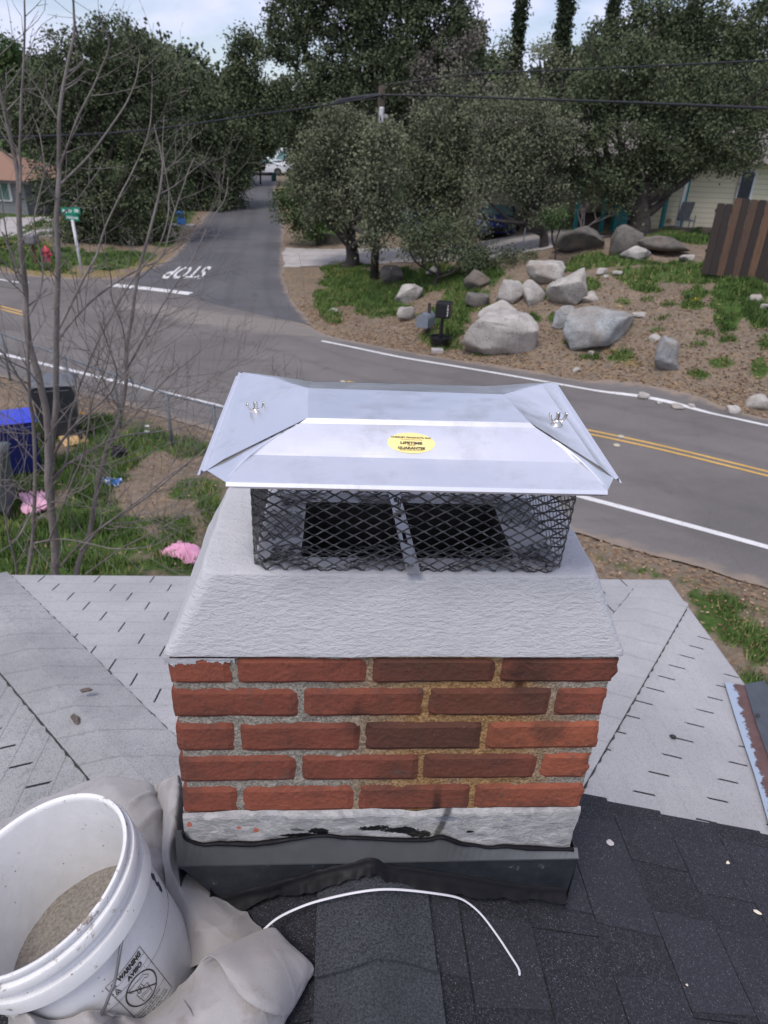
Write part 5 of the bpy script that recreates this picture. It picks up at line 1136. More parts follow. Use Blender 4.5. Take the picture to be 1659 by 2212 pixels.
# ================================================================ FRONT YARD (left) AND VERGE (right)
M_barkg = material('grey_smooth_bark', lambda: (lambda n, f: dict(col=mixc(f.step(.5, .7)*.5, mixc(n.step(.3, .7), (.13, .112, .105), (.215, .195, .185)), (.06, .05, .046)), rough=.9, bump=f, bumpd=.004))(noise(scl(gpos(), (1, 1, .25)), 9, 5, .6), noise(gpos(), 40, 5, .7)))
ty = 7.1
btree = empty('bare_tree', (onY(122, 1290, ty)[0], ty, 0), label='leafless grey tree with many slender upright stems at the left', cat='tree')
def gt(u, y): return onY(u, 1260, y)
STEMS = [  # (points u,v), depth start, depth end, radius start, radius end
 ([(122, 1300), (116, 1200), (112, 1120), (104, 1040), (100, 936), (83, 820), (63, 753), (55, 686), (50, 636), (47, 553), (42, 413), (32, 347), (17, 277), (2, 200), (-12, 120)], 7.2, 7.0, .068, .013),
 ([(122, 1300), (119, 1200), (113, 1120), (110, 970), (117, 886), (120, 753), (123, 620), (125, 500), (126, 420), (128, 333), (132, 233), (147, 143), (163, 67), (163, -20)], 7.2, 7.6, .060, .010),
 ([(57, 1290), (60, 1236), (73, 1120), (72, 953), (63, 870), (60, 803), (58, 720), (52, 640), (30, 560), (8, 500)], 7.0, 6.6, .036, .008),
 ([(155, 1300), (170, 1210), (187, 1170), (207, 1070), (230, 970), (253, 913), (270, 836), (273, 753), (293, 636), (303, 570), (333, 467), (350, 377), (347, 330), (333, 270)], 7.3, 8.3, .050, .006),
 ([(45, 420), (43, 350), (43, 300), (50, 160), (55, 67), (57, -30)], 7.02, 7.0, .016, .007),
 ([(50, 620), (33, 600), (20, 540), (12, 480), (0, 400)], 7.0, 6.7, .012, .005),
 ([(125, 405), (147, 383), (200, 327), (257, 247), (290, 180), (300, 117)], 7.5, 8.2, .016, .004),
 ([(127, 395), (133, 350), (167, 263), (200, 190), (233, 100), (222, 60), (213, 25)], 7.5, 7.2, .015, .004),
 ([(124, 712), (150, 660), (187, 586), (207, 553), (233, 480), (287, 367), (323, 273), (327, 160)], 7.6, 8.6, .020, .004),
 ([(121, 745), (150, 700), (213, 636), (300, 580), (350, 553), (377, 460), (400, 390), (420, 340)], 7.6, 9.0, .018, .004),
 ([(110, 990), (135, 950), (167, 913), (227, 860), (248, 830), (252, 800), (232, 740), (217, 690)], 7.3, 6.7, .020, .005),
 ([(112, 1035), (150, 1000), (233, 953), (285, 940), (333, 936), (400, 925), (467, 906)], 7.2, 7.9, .018, .004),
 ([(170, 1195), (220, 1140), (300, 1086), (370, 1030), (433, 980), (465, 955)], 7.2, 7.6, .020, .004),
 ([(130, 1225), (180, 1170), (260, 1110), (340, 1050), (430, 985)], 7.2, 6.5, .018, .003),
 ([(180, 1245), (250, 1195), (333, 1146), (400, 1115), (467, 1096)], 7.2, 7.0, .013, .003),
 ([(70, 1176), (130, 1168), (187, 1176), (250, 1186), (330, 1175), (380, 1150)], 7.1, 6.6, .014, .003),
 ([(228, 975), (260, 930), (300, 886), (350, 830), (400, 786), (440, 750), (467, 715)], 7.5, 8.4, .014, .003),
 ([(270, 805), (300, 750), (333, 693), (370, 630), (400, 586), (420, 553), (445, 500), (467, 460), (485, 430), (493, 380)], 7.8, 9.2, .015, .004),
 ([(272, 760), (262, 700), (240, 640), (238, 590), (215, 520), (205, 450)], 7.8, 7.2, .010, .003),
 ([(66, 860), (40, 815), (10, 770), (-20, 740)], 7.0, 6.5, .012, .004),
 ([(105, 1050), (140, 1000), (150, 900), (185, 800), (230, 700), (290, 600), (350, 520), (365, 430), (352, 330), (355, 250)], 7.2, 8.2, .016, .003),
 ([(73, 1100), (40, 1160), (0, 1190)], 7.0, 6.4, .014, .005),
 ([(100, 1180), (130, 1110), (160, 1030), (185, 950), (200, 860), (235, 780), (245, 700)], 7.1, 6.3, .016, .003),
 ([(207, 1075), (240, 1010), (300, 990), (360, 960), (430, 940)], 7.4, 8.6, .010, .003),
 ([(55, 690), (80, 640), (90, 570), (75, 480), (95, 380), (88, 300), (70, 250)], 7.0, 7.6, .012, .003),
 ([(15, 1290), (35, 1240), (20, 1150), (0, 1080), (-20, 1020)], 6.6, 6.2, .018, .006),
 ([(118, 1010), (90, 960), (50, 930), (10, 900), (-20, 890)], 7.2, 6.9, .011, .004),
 ([(400, 586), (430, 560), (455, 535), (490, 470)], 8.7, 9.3, .006, .002),
]
rt_ = random.Random(11)
trunk_mb, twig = MB(), MB(); curves = []
for pts, y0, y1, r0, r1 in STEMS:
    n = len(pts); P = np.array([onY(u, v, y0+(y1-y0)*(i/(n-1))) for i, (u, v) in enumerate(pts)]); P = spline(P, n*6)
    P = P+np.stack([fbm(P[:, 2]*3+r0*99, P[:, 0]*3, o=2)*.012, fbm(P[:, 2]*2.5, P[:, 0]*2+5, o=2)*.06, 0*P[:, 0]], 1)
    if pts[0][1] >= 1288: 
        P = np.vstack([[P[0][0]*.9+btree.location[0]*.1, P[0][1], -.1], P])
    rr = np.linspace(0, 1, len(P)); rr = r0*(1-rr)**.75+r1*(1-(1-rr)**.75)
    rr = rr*(1+.10*(np.sin(np.arange(len(P))*1.9) > .93))
    rr = rr*(.64 if r0 > .03 else .78)
    (trunk_mb if r0 > .03 else twig).tube(P, rr, 9 if r0 > .03 else 6); curves.append((P, rr))
def grow(p, d, r, L_, lev):
    n = max(4, int(L_/.09)); pts = [p]; q = np.array(p); dd_ = np.array(d)/np.linalg.norm(d); up = np.array([0, 0, 1.0])
    for i in range(n):
        dd_ = dd_+up*.055+np.array([rt_.gauss(0, .065) for _ in range(3)]); dd_ /= np.linalg.norm(dd_); q = q+dd_*L_/n; pts.append(q)
        if lev < 2 and i > 0 and rt_.random() < (.50 if lev == 0 else .35):
            s_ = np.cross(dd_, [rt_.gauss(0, 1), rt_.gauss(0, 1), rt_.gauss(0, .4)]); s_ /= np.linalg.norm(s_)+1e-9
            grow(q, dd_*.8+s_*.75, r*.6, L_*rt_.uniform(.25, .6), lev+1)
    twig.tube(pts, np.linspace(r, max(.0014, r*.35), len(pts)), 4, cap=False)
for P, rr in curves:
    for i in range(6, len(P)-1):
        if rt_.random() < (.26 if rr[i] < .03 else .13) and P[i][2] > .8:
            t = P[i+1]-P[i]; t /= np.linalg.norm(t)+1e-9; s_ = np.cross(t, [rt_.gauss(0, 1), rt_.gauss(0, 1), rt_.gauss(0, .3)]); s_ /= np.linalg.norm(s_)+1e-9
            if s_[0] < 0 and rt_.random() < .35: s_ = -s_
            low = P[i][2] < 3.2
            grow(P[i], t*.7+s_*.9, min(.0085, rr[i]*.5), rt_.uniform(.5, 1.5) if low else rt_.uniform(.25, .7), 0)
trunk_mb.build('trunk', M_barkg, btree, smooth=True); twig.build('branches', M_barkg, btree, smooth=True)
# thin bare shoots just behind the cap
sh = MB(); b0 = G(660, 1000)
for u, v in ((588, 770), (612, 760), (650, 775), (600, 800), (640, 800), (575, 795)):
    e = onY(u, v, 5.2); s_ = onY(u-6+rt_.uniform(-8, 8), 1010, 5.0); sh.tube(spline([s_*1.0, (s_+e)/2+[.03, 0, .05], e], 12), np.linspace(.004, .0018, 12), 5)
    for k in range(3): m = s_*(.35-.1*k)+e*(.65+.1*k); sh.tube([m, m+np.array([rt_.uniform(-.10, .12), rt_.uniform(-.1, .1), .16])], [.002, .001], 4)
sh.v = sh.v; gq = onY(600, 1010, 5.0); sh.tube([gq, (gq[0]+.05, 5.1, 0)], [.006, .01], 6)
sh.build('bare_shrub', M_barkg, label='few thin leafless shoots rising behind the metal chimney cap', cat='shrub')

# ---- chain-link fence
M_galv = simple('weathered_galvanised', (.13, .15, .17), .6, .2)
fence = empty('chain_link_fence', tuple(G(373, 972)), label='low chain link fence between the yard and the road at the left', cat='fence')
fp = [G(-160, 770), G(23, 822), G(158, 880), G(262, 925), G(373, 972), G(470, 1000), G(640, 1050)]; FHt = 1.12
mb = MB(); tops = []
for i, p in enumerate(fp[:-1]):
    q = np.array(p); t = q+[0, 0, FHt]; tops.append(t); pm = MB(); pm.tube([q-[0, 0, .1], t], .030, 8); pm.lathe([(.034, 0), (.03, .02), (.001, .03)], t, n=10); pm.build('post', M_galv, fence, smooth=True)
tops.append(np.array(fp[-1])+[0, 0, FHt])
mb.tube(tops, .021, 8); mb.build('top_rail', M_galv, fence, smooth=True)
mb = MB(); wd = .0016
for i in range(len(fp)-1):
    a, c = np.array(fp[i]), np.array(fp[i+1]); L_ = np.linalg.norm(c-a); d = (c-a)/L_; k = 0; s_ = .075
    for j in range(int(L_/s_)+int(FHt/s_)+2):
        for sg in (1, -1):
            x0 = j*s_-(FHt if sg > 0 else 0); x1 = x0+FHt*sg if sg > 0 else x0-FHt
            z0_, z1_ = 0, FHt
            if sg < 0: x0, x1 = j*s_, j*s_-FHt
            def cl(x, xa, za, xb, zb): return za+(zb-za)*(x-xa)/(xb-xa)
            xa, xb = (x0, x1) if x0 < x1 else (x1, x0); za, zb_ = (z0_, z1_) if x0 < x1 else (z1_, z0_)
            l, r = max(0, xa), min(L_, xb)
            if r-l < .02: continue
            zl, zr_ = cl(l, xa, za, xb, zb_), cl(r, xa, za, xb, zb_); p, q = a+d*l+[0, 0, zl], a+d*r+[0, 0, zr_]
            mb.add([p-[0, 0, wd], q-[0, 0, wd], q+[0, 0, wd], p+[0, 0, wd]], [(0, 1, 2, 3)])
mb.build('wire_mesh', M_galv, fence)

# ---- wheeled bins
def bin_(loc, yaw, w, d, h, body, lidm, label):
    r = empty('wheelie_bin', (0, 0, 0), label=label, cat='bin', group='wheeled bins in the yard')
    m = MB(); m.box((0, 0, h*.5+.04), (w, d, h*.9), taper=1.0)
    V = np.array(m.v); k = (V[:, 2]-.05)/(h); V[:, 0] *= .80+.20*k; V[:, 1] *= .74+.26*k; m.v = [tuple(v) for v in V]
    m.box((0, -d*.46, h*.86), (w*.9, .04, .05)); m.build('body', body, r, bevel=.02)
    m = MB(); zt = h*.955; m.add([(-w*.54, -d*.56, zt), (w*.54, -d*.56, zt), (w*.54, d*.52, zt+.03), (-w*.54, d*.52, zt+.03), (-w*.47, -d*.47, zt+.06), (w*.47, -d*.47, zt+.06), (w*.47, d*.40, zt+.09), (-w*.47, d*.40, zt+.09)], [(3, 2, 1, 0), (4, 5, 6, 7), (0, 1, 5, 4), (1, 2, 6, 5), (2, 3, 7, 6), (3, 0, 4, 7)])
    m.box((0, 0, zt+.08), (w*.5, d*.5, .015)); m.build('lid', lidm, r, bevel=.012)
    for s_ in (-1, 1): m = MB(); m.tube([(s_*w*.43, d*.42, .11), (s_*w*.50, d*.42, .11)], .11, 16); m.build('wheel', M_rub, r, smooth=False)
    m = MB(); m.tube([(-w*.38, d*.58, h*.92), (w*.38, d*.58, h*.92)], .016, 8); m.build('handle', body, r)
    r.location = tuple(loc); r.rotation_euler = (0, 0, yaw); return r
M_rub = simple('black_rubber', (.02, .02, .02), .8)
M_binb = simple('blue_bin_plastic', (.008, .014, .10), .45, var=.05); M_binl = simple('bright_blue_lid', (.018, .040, .48), .4, var=.05); M_bing = simple('dark_grey_bin_plastic', (.030, .034, .040), .5, var=.08); M_bingl = simple('grey_bin_lid', (.10, .108, .12), .45, var=.08); M_bingr = simple('green_grey_bin_plastic', (.070, .088, .090), .5, var=.1)
p = G(90, 985); bin_((G(55, 1020)[0], G(55, 1020)[1], 0), rad(205), .62, .72, 1.05, M_binb, M_binl, 'dark blue bin with bright blue lid')
p = G(105, 955); bin_((p[0]+.15, p[1]+.35, 0), rad(195), .78, .80, 1.15, M_bing, M_bingl, 'dark grey bin with ribbed grey lid behind the blue lidded bin')
p = G(-12, 1100); bin_((p[0]+.05, p[1]-.05, 0), rad(190), .60, .70, 1.02, M_bingr, M_bingr, 'grey green bin cut by the left edge of the photo')

# ---- litter
def crumple(name, c, w, h, z, mat, label, cat, seed, n=18, amp=.5, rot=0):
    U_, V_ = np.meshgrid(np.linspace(-1, 1, n), np.linspace(-1, 1, n), indexing='ij'); r = 1+.22*vnoise(U_*1.7+seed, V_*1.7); a = math.cos(rot), math.sin(rot)
    X = U_*w*r; Y = V_*h*r; X, Y = X*a[0]-Y*a[1], X*a[1]+Y*a[0]
    Z = z*(1-np.abs(fbm(U_*2.3+seed, V_*2.3, o=3))*2.2)*amp+z*.6*(1-U_**2)*(1-V_**2)+.015
    P = np.stack([c[0]+X, c[1]+Y, c[2]+np.maximum(Z, .008)], -1)
    o = mesh_obj(name, P.reshape(-1, 3), grid_faces(n, n), mat, smooth=False, label=label, cat=cat); m = o.modifiers.new('t', 'SOLIDIFY'); m.thickness = .006; return o
def f_pink():
    p = gpos(); n = noise(p, 4, 4); return dict(col=mixc(n.step(.58, .64), (.75, .42, .55), (.62, .12, .20)), rough=.9)
def f_pink2():
    n = noise(gpos(), 6, 4); return dict(col=mixc(n, (.70, .28, .45), (.80, .42, .58)), rough=.9)
crumple('pink_cloth', G(75, 1090), .19, .36, .17, material('pink_red_fabric', f_pink), 'pale pink cloth with red edges lying in the grass at the far left', 'cloth', 3, rot=.4)
crumple('pink_cloth', G(405, 1200), .17, .30, .16, material('pink_fabric', f_pink2), 'plain pink crumpled cloth on the grass beside the chimney crown', 'cloth', 8, rot=1.0)
crumple('blue_packet', G(236, 1045), .17, .13, .09, material('blue_foil', lambda: dict(col=mixc(noise(gpos(), 11, 3).step(.54, .58), (.02, .13, .50), (.55, .65, .78)), rough=.35)), 'crumpled blue snack packet on the dirt path', 'packet', 5)
M_wood = simple('raw_tan_wood', (.48, .32, .16), .85, var=.1, s=12); M_orange = simple('orange_plastic', (.62, .24, .02), .5); M_pot = simple('black_plastic', (.02, .02, .024), .6)
q = G(160, 955); m = MB(); R_ = Matrix.Rotation(rad(35), 3, 'Z')@Matrix.Rotation(rad(14), 3, 'X')
for i in range(4): m.box(np.array(q)+np.array(R_@Vector((-.17+i*.115, 0, .06))), (.105, .36, .022), R_)
m.box(np.array(q)+np.array(R_@Vector((0, .12, .038))), (.46, .05, .02), R_); m.build('broken_board', M_wood, label='tan broken wooden board lying in the yard grass', cat='board')
for u0, v0, u1, v1, lb in ((139, 894, 180, 897, 'thin orange plastic stick in the grass near the bins'), (172, 897, 201, 905, 'short thick orange handle end beside the thin orange stick'), (42, 1182, 62, 1172, 'small orange stick in the grass under the bare tree')):
    a, c = np.array(G(u0, v0)), np.array(G(u1, v1)); m = MB(); m.tube(spline([a+[0, 0, .03], (a+c)/2+[0, 0, .05], c+[0, 0, .03]], 8), np.linspace(.02, .035, 8), 8); m.build('orange_stick', M_orange, smooth=True, label=lb, cat='stick')
q = G(252, 992); m = MB(); m.lathe([(.0, 0), (.10, 0), (.13, .20), (.14, .20), (.14, .22), (.125, .22), (.11, .10), (0, .09)], q, (.3, .1, .95), 20); m.build('plant_pot', M_pot, smooth=False, label='black plastic plant pot beside the dirt path', cat='plant pot')
q = np.array(G(455, 1025)); m = MB(); m.lathe([(.12, 0), (.19, .03), (.20, .045), (.18, .04), (.12, .015)], q, (.15, -.2, .95), 24); m.build('shallow_dish', M_pot, smooth=True, label='dark shallow dish half hidden by the left corner of the metal lid', cat='dish')
for k, (u, v) in enumerate(((318, 935), (318, 923))):
    crumple('white_scrap', G(u, v), .05, .04, .04, M_flake if 0 else simple('white_paper', (.6, .6, .6), .8), ['white paper scrap in the yard grass, the nearer of two', 'white paper scrap in the yard grass, the farther of two'][k], 'paper scrap', 20+k, n=8)

# ---- grass and leaf litter
M_blade = material('grass_blades', lambda: dict(col=ramp(attrv('v'), (0, (.045, .085, .022)), (.5, (.085, .15, .038)), (.85, (.15, .21, .06)), (1, (.30, .26, .12))), rough=.8, spec=.2))
def grass_field(name, x0, x1, y0, y1, nt, hmin, hmax, keep, thr=.35, label=None, wid=.012, blades=6, spread=.06):
    X, Y = rng.uniform(x0, x1, nt), rng.uniform(y0, y1, nt); k = keep(X, Y); X, Y = X[k], Y[k]
    if not len(X): return
    g, s_, e_ = masks(X, Y); k = rng.random(len(X)) < np.clip((g-thr)/.5, 0.0, 1)*np.clip(.55+1.3*fbm(X*2.6, Y*2.6, o=3), .12, 1); X, Y, g = X[k], Y[k], g[k]; Z = TN(X, Y)
    n = len(X); B = blades; ang = rng.uniform(0, 2*math.pi, (n, B)); off = rng.normal(0, spread, (n, B, 2)); hh = rng.uniform(hmin, hmax, (n, B))*(.6+.6*g[:, None])*(1+.5*fbm(X*1.2, Y*1.2))[:, None]
    bx, by = X[:, None]+off[..., 0], Y[:, None]+off[..., 1]; dx, dy = np.cos(ang), np.sin(ang); ln = rng.uniform(.1, .9, (n, B))*hh
    p0 = np.stack([bx-dy*wid, by+dx*wid, np.broadcast_to(Z[:, None], bx.shape)-.01], -1); p1 = np.stack([bx+dy*wid, by-dx*wid, np.broadcast_to(Z[:, None], bx.shape)-.01], -1)
    p2 = np.stack([bx+dx*ln, by+dy*ln, Z[:, None]+hh], -1); V = np.stack([p0, p1, p2], 2).reshape(-1, 3); F = np.arange(len(V)).reshape(-1, 3)
    tone = np.clip(rng.normal(.42, .16, (n, B))+.5*fbm(X*.8, Y*.8)[:, None]+np.where(rng.random((n, 1)) < .10, .5, 0), 0, 1); tone = np.repeat(tone.ravel(), 3)
    return mesh_obj(name, V, F, M_blade, attr={'v': tone}, kind='stuff', label=label, cat='grass')
nochim = lambda X, Y: np.ones(len(X), bool)
grass_field('yard_grass', -9, -.3, 5.5, 17.5, 52000, .05, .15, nochim, label='tufty green grass of the front yard', wid=.010)
grass_field('verge_grass', .5, 8, 3.8, 13, 30000, .04, .11, nochim, label='patchy green grass on the verge beside the near road edge', wid=.009)
grass_field('bank_grass', -2, 17, 17, 34, 110000, .05, .15, nochim, thr=.22, label='patchy green grass on the rocky bank across the road', wid=.016)
grass_field('corner_grass', -16, -7.5, 28, 50, 26000, .05, .14, nochim, label='yellow green grass round the street sign corner', wid=.022, thr=.5)
M_litter = material('fallen_leaves', lambda: dict(col=ramp(attrv('v'), (0, (.09, .05, .028)), (.4, (.19, .105, .06)), (.75, (.32, .20, .11)), (1, (.45, .33, .22))), rough=.9))
def litter(name, x0, x1, y0, y1, n, s0, s1, keep, label):
    X, Y = rng.uniform(x0, x1, n), rng.uniform(y0, y1, n); k = keep(X, Y); X, Y = X[k], Y[k]; n = len(X); Z = TN(X, Y)+.012
    a = rng.uniform(0, 2*math.pi, n); s_ = rng.uniform(s0, s1, n); t = rng.normal(0, .45, (n, 2)); dx, dy = np.cos(a), np.sin(a)
    V = []
    for sx, sy in ((-1, 0), (0, -.5), (1, 0), (0, .5)):
        ox, oy = (dx*sx-dy*sy)*s_, (dy*sx+dx*sy)*s_; V.append(np.stack([X+ox, Y+oy, Z+np.abs(ox*t[:, 0]+oy*t[:, 1])], -1))
    V = np.stack(V, 1).reshape(-1, 3); return mesh_obj(name, V, np.arange(len(V)).reshape(-1, 4), M_litter, attr={'v': np.repeat(rng.random(n), 4)}, kind='stuff', label=label, cat='fallen leaves')
def offroad(X, Y): d = road_depth(np.stack([X, Y], -1)); return d < .0
def kbank(X, Y): d = -road_depth(np.stack([X, Y], -1)); p = np.clip(1.3-d/4.5, .12, 1)*(.4+.8*np.clip(fbm(X*.8, Y*.8)+.4, 0, 1)); return (d > -.15) & (rng.random(len(X)) < p)
litter('bank_litter', -1.5, 15, 12, 27, 46000, .016, .06, kbank, 'brown and tan fallen leaves along the foot of the bank')
litter('verge_litter', .6, 9, 3.8, 11.5, 14000, .014, .040, kbank, 'brown fallen leaves and chips on the near verge')
litter('yard_litter', -9, -.5, 6, 16, 2500, .014, .04, offroad, 'scattered brown leaves in the front yard')
# ================================================================ ROCKS ON THE BANK
def f_rock(dk, lt, li):
    def f():
        p = gpos(); n = noise(p, 2.5, 7, .65); f = noise(p, 22, 6, .7); c = mixc(n.step(.3, .7), dk, lt); c = mixc(f.step(.5, .68)*.6, c, tuple(q*1.28 for q in lt)); c = mixc(f.step(.30, .42)*-1+1, c, tuple(q*.45 for q in dk))
        c = mixc((noise(p, 6, 5, .7)).step(.62, .7)*.5, c, li); v = voro(p, 1.6, 'DISTANCE_TO_EDGE'); c = mixc((1-(v+(f-.5)*.12).step(0, .02))*.3, c, (.08, .07, .06)); c = mixc(noise(p, 1.1, 3).step(.5, .7)*.4, c, (.25, .20, .15))
        return dict(col=c, rough=.92, spec=.2, bump=n*.5+f*.5, bumpd=.03)
    return f
M_rk = [material('light_granite', f_rock((.27, .255, .235), (.44, .42, .39), (.46, .41, .28))), material('blue_grey_rock', f_rock((.18, .19, .195), (.33, .345, .35), (.28, .27, .22))), material('dark_mossy_rock', f_rock((.085, .080, .072), (.16, .15, .135), (.12, .12, .07)))]
bm_s = bmesh_ico = None
import bmesh
def ico(sub=4):
    b = bmesh.new(); bmesh.ops.create_icosphere(b, subdivisions=sub, radius=1); V = np.array([v.co[:] for v in b.verts]); F = np.array([[v.index for v in f.verts] for f in b.faces]); b.free(); return V, F
IV, IF = ico(4); IV3, IF3 = ico(3)
def rock(u, vb, w, h, mt, label, seed, cuts=15, depth=.75, sink=.30):
    r = np.random.default_rng(seed); g = np.array(G(u, vb)); Zc = (g-O)@cf; k = Zc/FPX; W_, H_ = w*k/2*1.08, h*k/2*1.16
    big = w > 45; V = (IV if big else IV3).copy(); F = IF if big else IF3
    V = np.sign(V)*np.abs(V)**(.50 if w > 150 else .68); V /= np.abs(V).max(); V = V*r.uniform(.85, 1.1, 3)
    for _ in range(cuts):                                            # flat fracture faces
        n = r.normal(size=3); n /= np.linalg.norm(n); dd_ = r.uniform(.50, .98); s_ = V@n; V = V-np.outer(np.clip(s_-dd_, 0, None), n)*.92
    nn = V/np.linalg.norm(V, axis=1)[:, None]; V = V+nn*(fbm(V[:, 0]*1.6+seed, V[:, 1]*1.6, V[:, 2]*1.6, o=4)*.14)[:, None]+nn*(fbm(V[:, 0]*7+seed, V[:, 1]*7, V[:, 2]*7, o=2)*.03)[:, None]
    mxx = np.abs(V).max(0); V = V/mxx; V = V*[W_, max(W_, H_)*depth, H_]
    c = g+np.array([0, max(W_, H_)*depth*.55, H_*(1-sink)]); V = V+c
    return mesh_obj('rock', V, F, M_rk[mt], smooth=False, label=label, cat='rock', group='rocks on the bank')
ROCKS = [(1080, 768, 156, 88, 0, 'largest pale flat-faced boulder just right of the black mailbox'), (1082, 694, 86, 40, 0, 'lichen-spotted rock lying on top of the largest pale boulder'), (1100, 654, 60, 56, 0, 'left of two rounded boulders stacked above the lichen-spotted rock'),
 (1152, 656, 48, 48, 0, 'smaller rounded boulder wedged between two bigger pale ones'), (1229, 664, 88, 82, 0, 'tall rounded pale boulder standing highest in the middle of the bank'), (1172, 614, 84, 46, 0, 'smooth low rock slab above the rounded boulders'), (1198, 590, 60, 24, 0, 'thin weathered slab at the top of the boulder pile'),
 (886, 652, 60, 40, 0, 'pale pointed rock in the grass left of the mailboxes'), (840, 616, 58, 46, 2, 'dark boulder at the foot of the utility pole'), (938, 597, 34, 20, 0, 'small square pale stone in the grass below the dark shrub'), (878, 690, 40, 30, 0, 'half-buried grey rock left of the grey mailbox'),
 (1032, 628, 56, 50, 2, 'dark craggy rock left of the boulder pile'), (1030, 662, 50, 34, 2, 'lower dark rock under the craggy one'), (1222, 708, 72, 44, 1, 'left shoulder of the long blue-grey outcrop'), (1295, 754, 150, 80, 1, 'long blue-grey jagged rock in the middle of the bank'), (1440, 804, 58, 82, 1, 'tilted blue-grey slab standing alone low on the bank'),
 (1412, 740, 26, 18, 0, 'small stone resting against the top of the tilted slab'), (1262, 541, 128, 48, 2, 'wide weathered outcrop under the small dark shrub'), (1350, 545, 74, 56, 2, 'dark boulder at the roots of the big oak'), (1432, 546, 110, 34, 2, 'long low slab right of the oak roots'), (1382, 560, 70, 26, 0, 'pale flat stone in front of the oak roots'), (1488, 565, 36, 14, 0, 'small pale stone near the fence foot'),
 (1300, 595, 27, 15, 0, 'small white stone in the grass above the tall boulder'), (1334, 597, 21, 12, 0, 'second small white stone in the grass right of the first'), (1275, 656, 36, 26, 0, 'grey stone just right of the tall boulder'), (1384, 686, 34, 12, 0, 'flat pale stone above the long jagged rock'), (1636, 886, 44, 34, 0, 'pale broken rock by the white line at the right edge'), (1586, 895, 30, 18, 0, 'smaller pale rock beside the broken one by the white line'),
 (1392, 861, 26, 14, 0, 'small pale stone lying near the white line'), (1468, 884, 30, 10, 0, 'flat pale stone on the road shoulder'), (1424, 874, 14, 8, 0, 'pebble between two flat stones on the shoulder'), (1280, 770+0, 18, 12, 0, 'small stone under the long jagged rock'), (1636, 652, 34, 18, 0, 'white stone on the upper right of the bank'), (1650, 668, 18, 12, 0, 'little stone below the white one on the upper right'), (722, 676, 26, 10, 0, 'flat stone on the grassy corner by the side road'), (1310, 600, 12, 6, 0, 'tiny stone between two white stones'),
 (1175, 850-3, 12, 6, 0, 'chip of stone by the shoulder below the blue-grey rock'), (1495, 880, 16, 7, 0, 'small flat chip further right on the shoulder'), (1245, 805, 16, 12, 0, 'small rounded stone low on the bank below the jagged rock')]
for i, (u, v, w, h, mt, lb) in enumerate(ROCKS): rock(u, v, w, h, mt, lb, 100+i)

# ================================================================ TREES
def f_leaf(dk, md, lt):
    return lambda: dict(col=ramp(attrv('v'), (0, dk), (.55, md), (1, lt)), rough=.8, spec=.1)
LEAF = {'oak': material('oak_leaves', f_leaf((.050, .066, .036), (.092, .114, .064), (.140, .165, .095))), 'olive': material('grey_olive_leaves', f_leaf((.090, .104, .066), (.150, .165, .104), (.205, .218, .142))), 'green': material('bright_green_leaves', f_leaf((.035, .060, .026), (.070, .110, .042), (.120, .165, .066))),
        'brown': material('brownish_grey_twigs', f_leaf((.075, .068, .062), (.125, .115, .10), (.18, .165, .14))), 'cyp': material('cypress_foliage', f_leaf((.024, .034, .020), (.045, .060, .034), (.075, .092, .052)))}
M_tbark = simple('rough_dark_bark', (.045, .038, .034), .95, var=.25, s=6, bumpd=.03)
def leaves(lobes, size, dens, seed, flat=.8, crad=.42):
    size = size*.80
    r = np.random.default_rng(seed); Vs, Ts = [], []
    for c, rx, ry, rz, dn in lobes:
        area = 4*math.pi*((rx*rz+rx*ry+ry*rz)/3); nc = max(6, int(area*2.2*dn)); d = r.normal(size=(nc, 3)); d /= np.linalg.norm(d, axis=1)[:, None]; rad_ = r.uniform(.18, 1, nc)**.42
        wob = 1+.30*fbm(d[:, 0]*1.7+seed, d[:, 1]*1.7, d[:, 2]*1.7, o=3); cc = np.array(c)+d*(rad_*wob)[:, None]*[rx, ry, rz]; cr_ = crad*r.uniform(.55, 1.25, nc)
        per = int(74*dens*(.13/size)**1.2*(crad/.42)**2); tone = r.normal(.45, .20, nc)
        P = cc[:, None, :]+r.normal(size=(nc, per, 3))*(cr_[:, None, None]*[.62, .62, .50]); tn = tone[:, None]+r.normal(0, .09, (nc, per))
        P = P.reshape(-1, 3); m = len(P); a = r.normal(size=(m, 3)); a /= np.linalg.norm(a, axis=1)[:, None]; b = np.cross(a, r.normal(size=(m, 3))); b /= np.linalg.norm(b, axis=1)[:, None]; s_ = size*r.uniform(.6, 1.3, (m, 1))
        a = a*s_*.58; b = b*s_*.36; Vs.append(np.stack([P-a, P-b, P+a, P+b], 1).reshape(-1, 3)); Ts.append(np.repeat(np.clip(tn.ravel(), 0, 1), 4))
    V = np.vstack(Vs); return V, np.arange(len(V)).reshape(-1, 4), np.concatenate(Ts)
TREE_N = 0
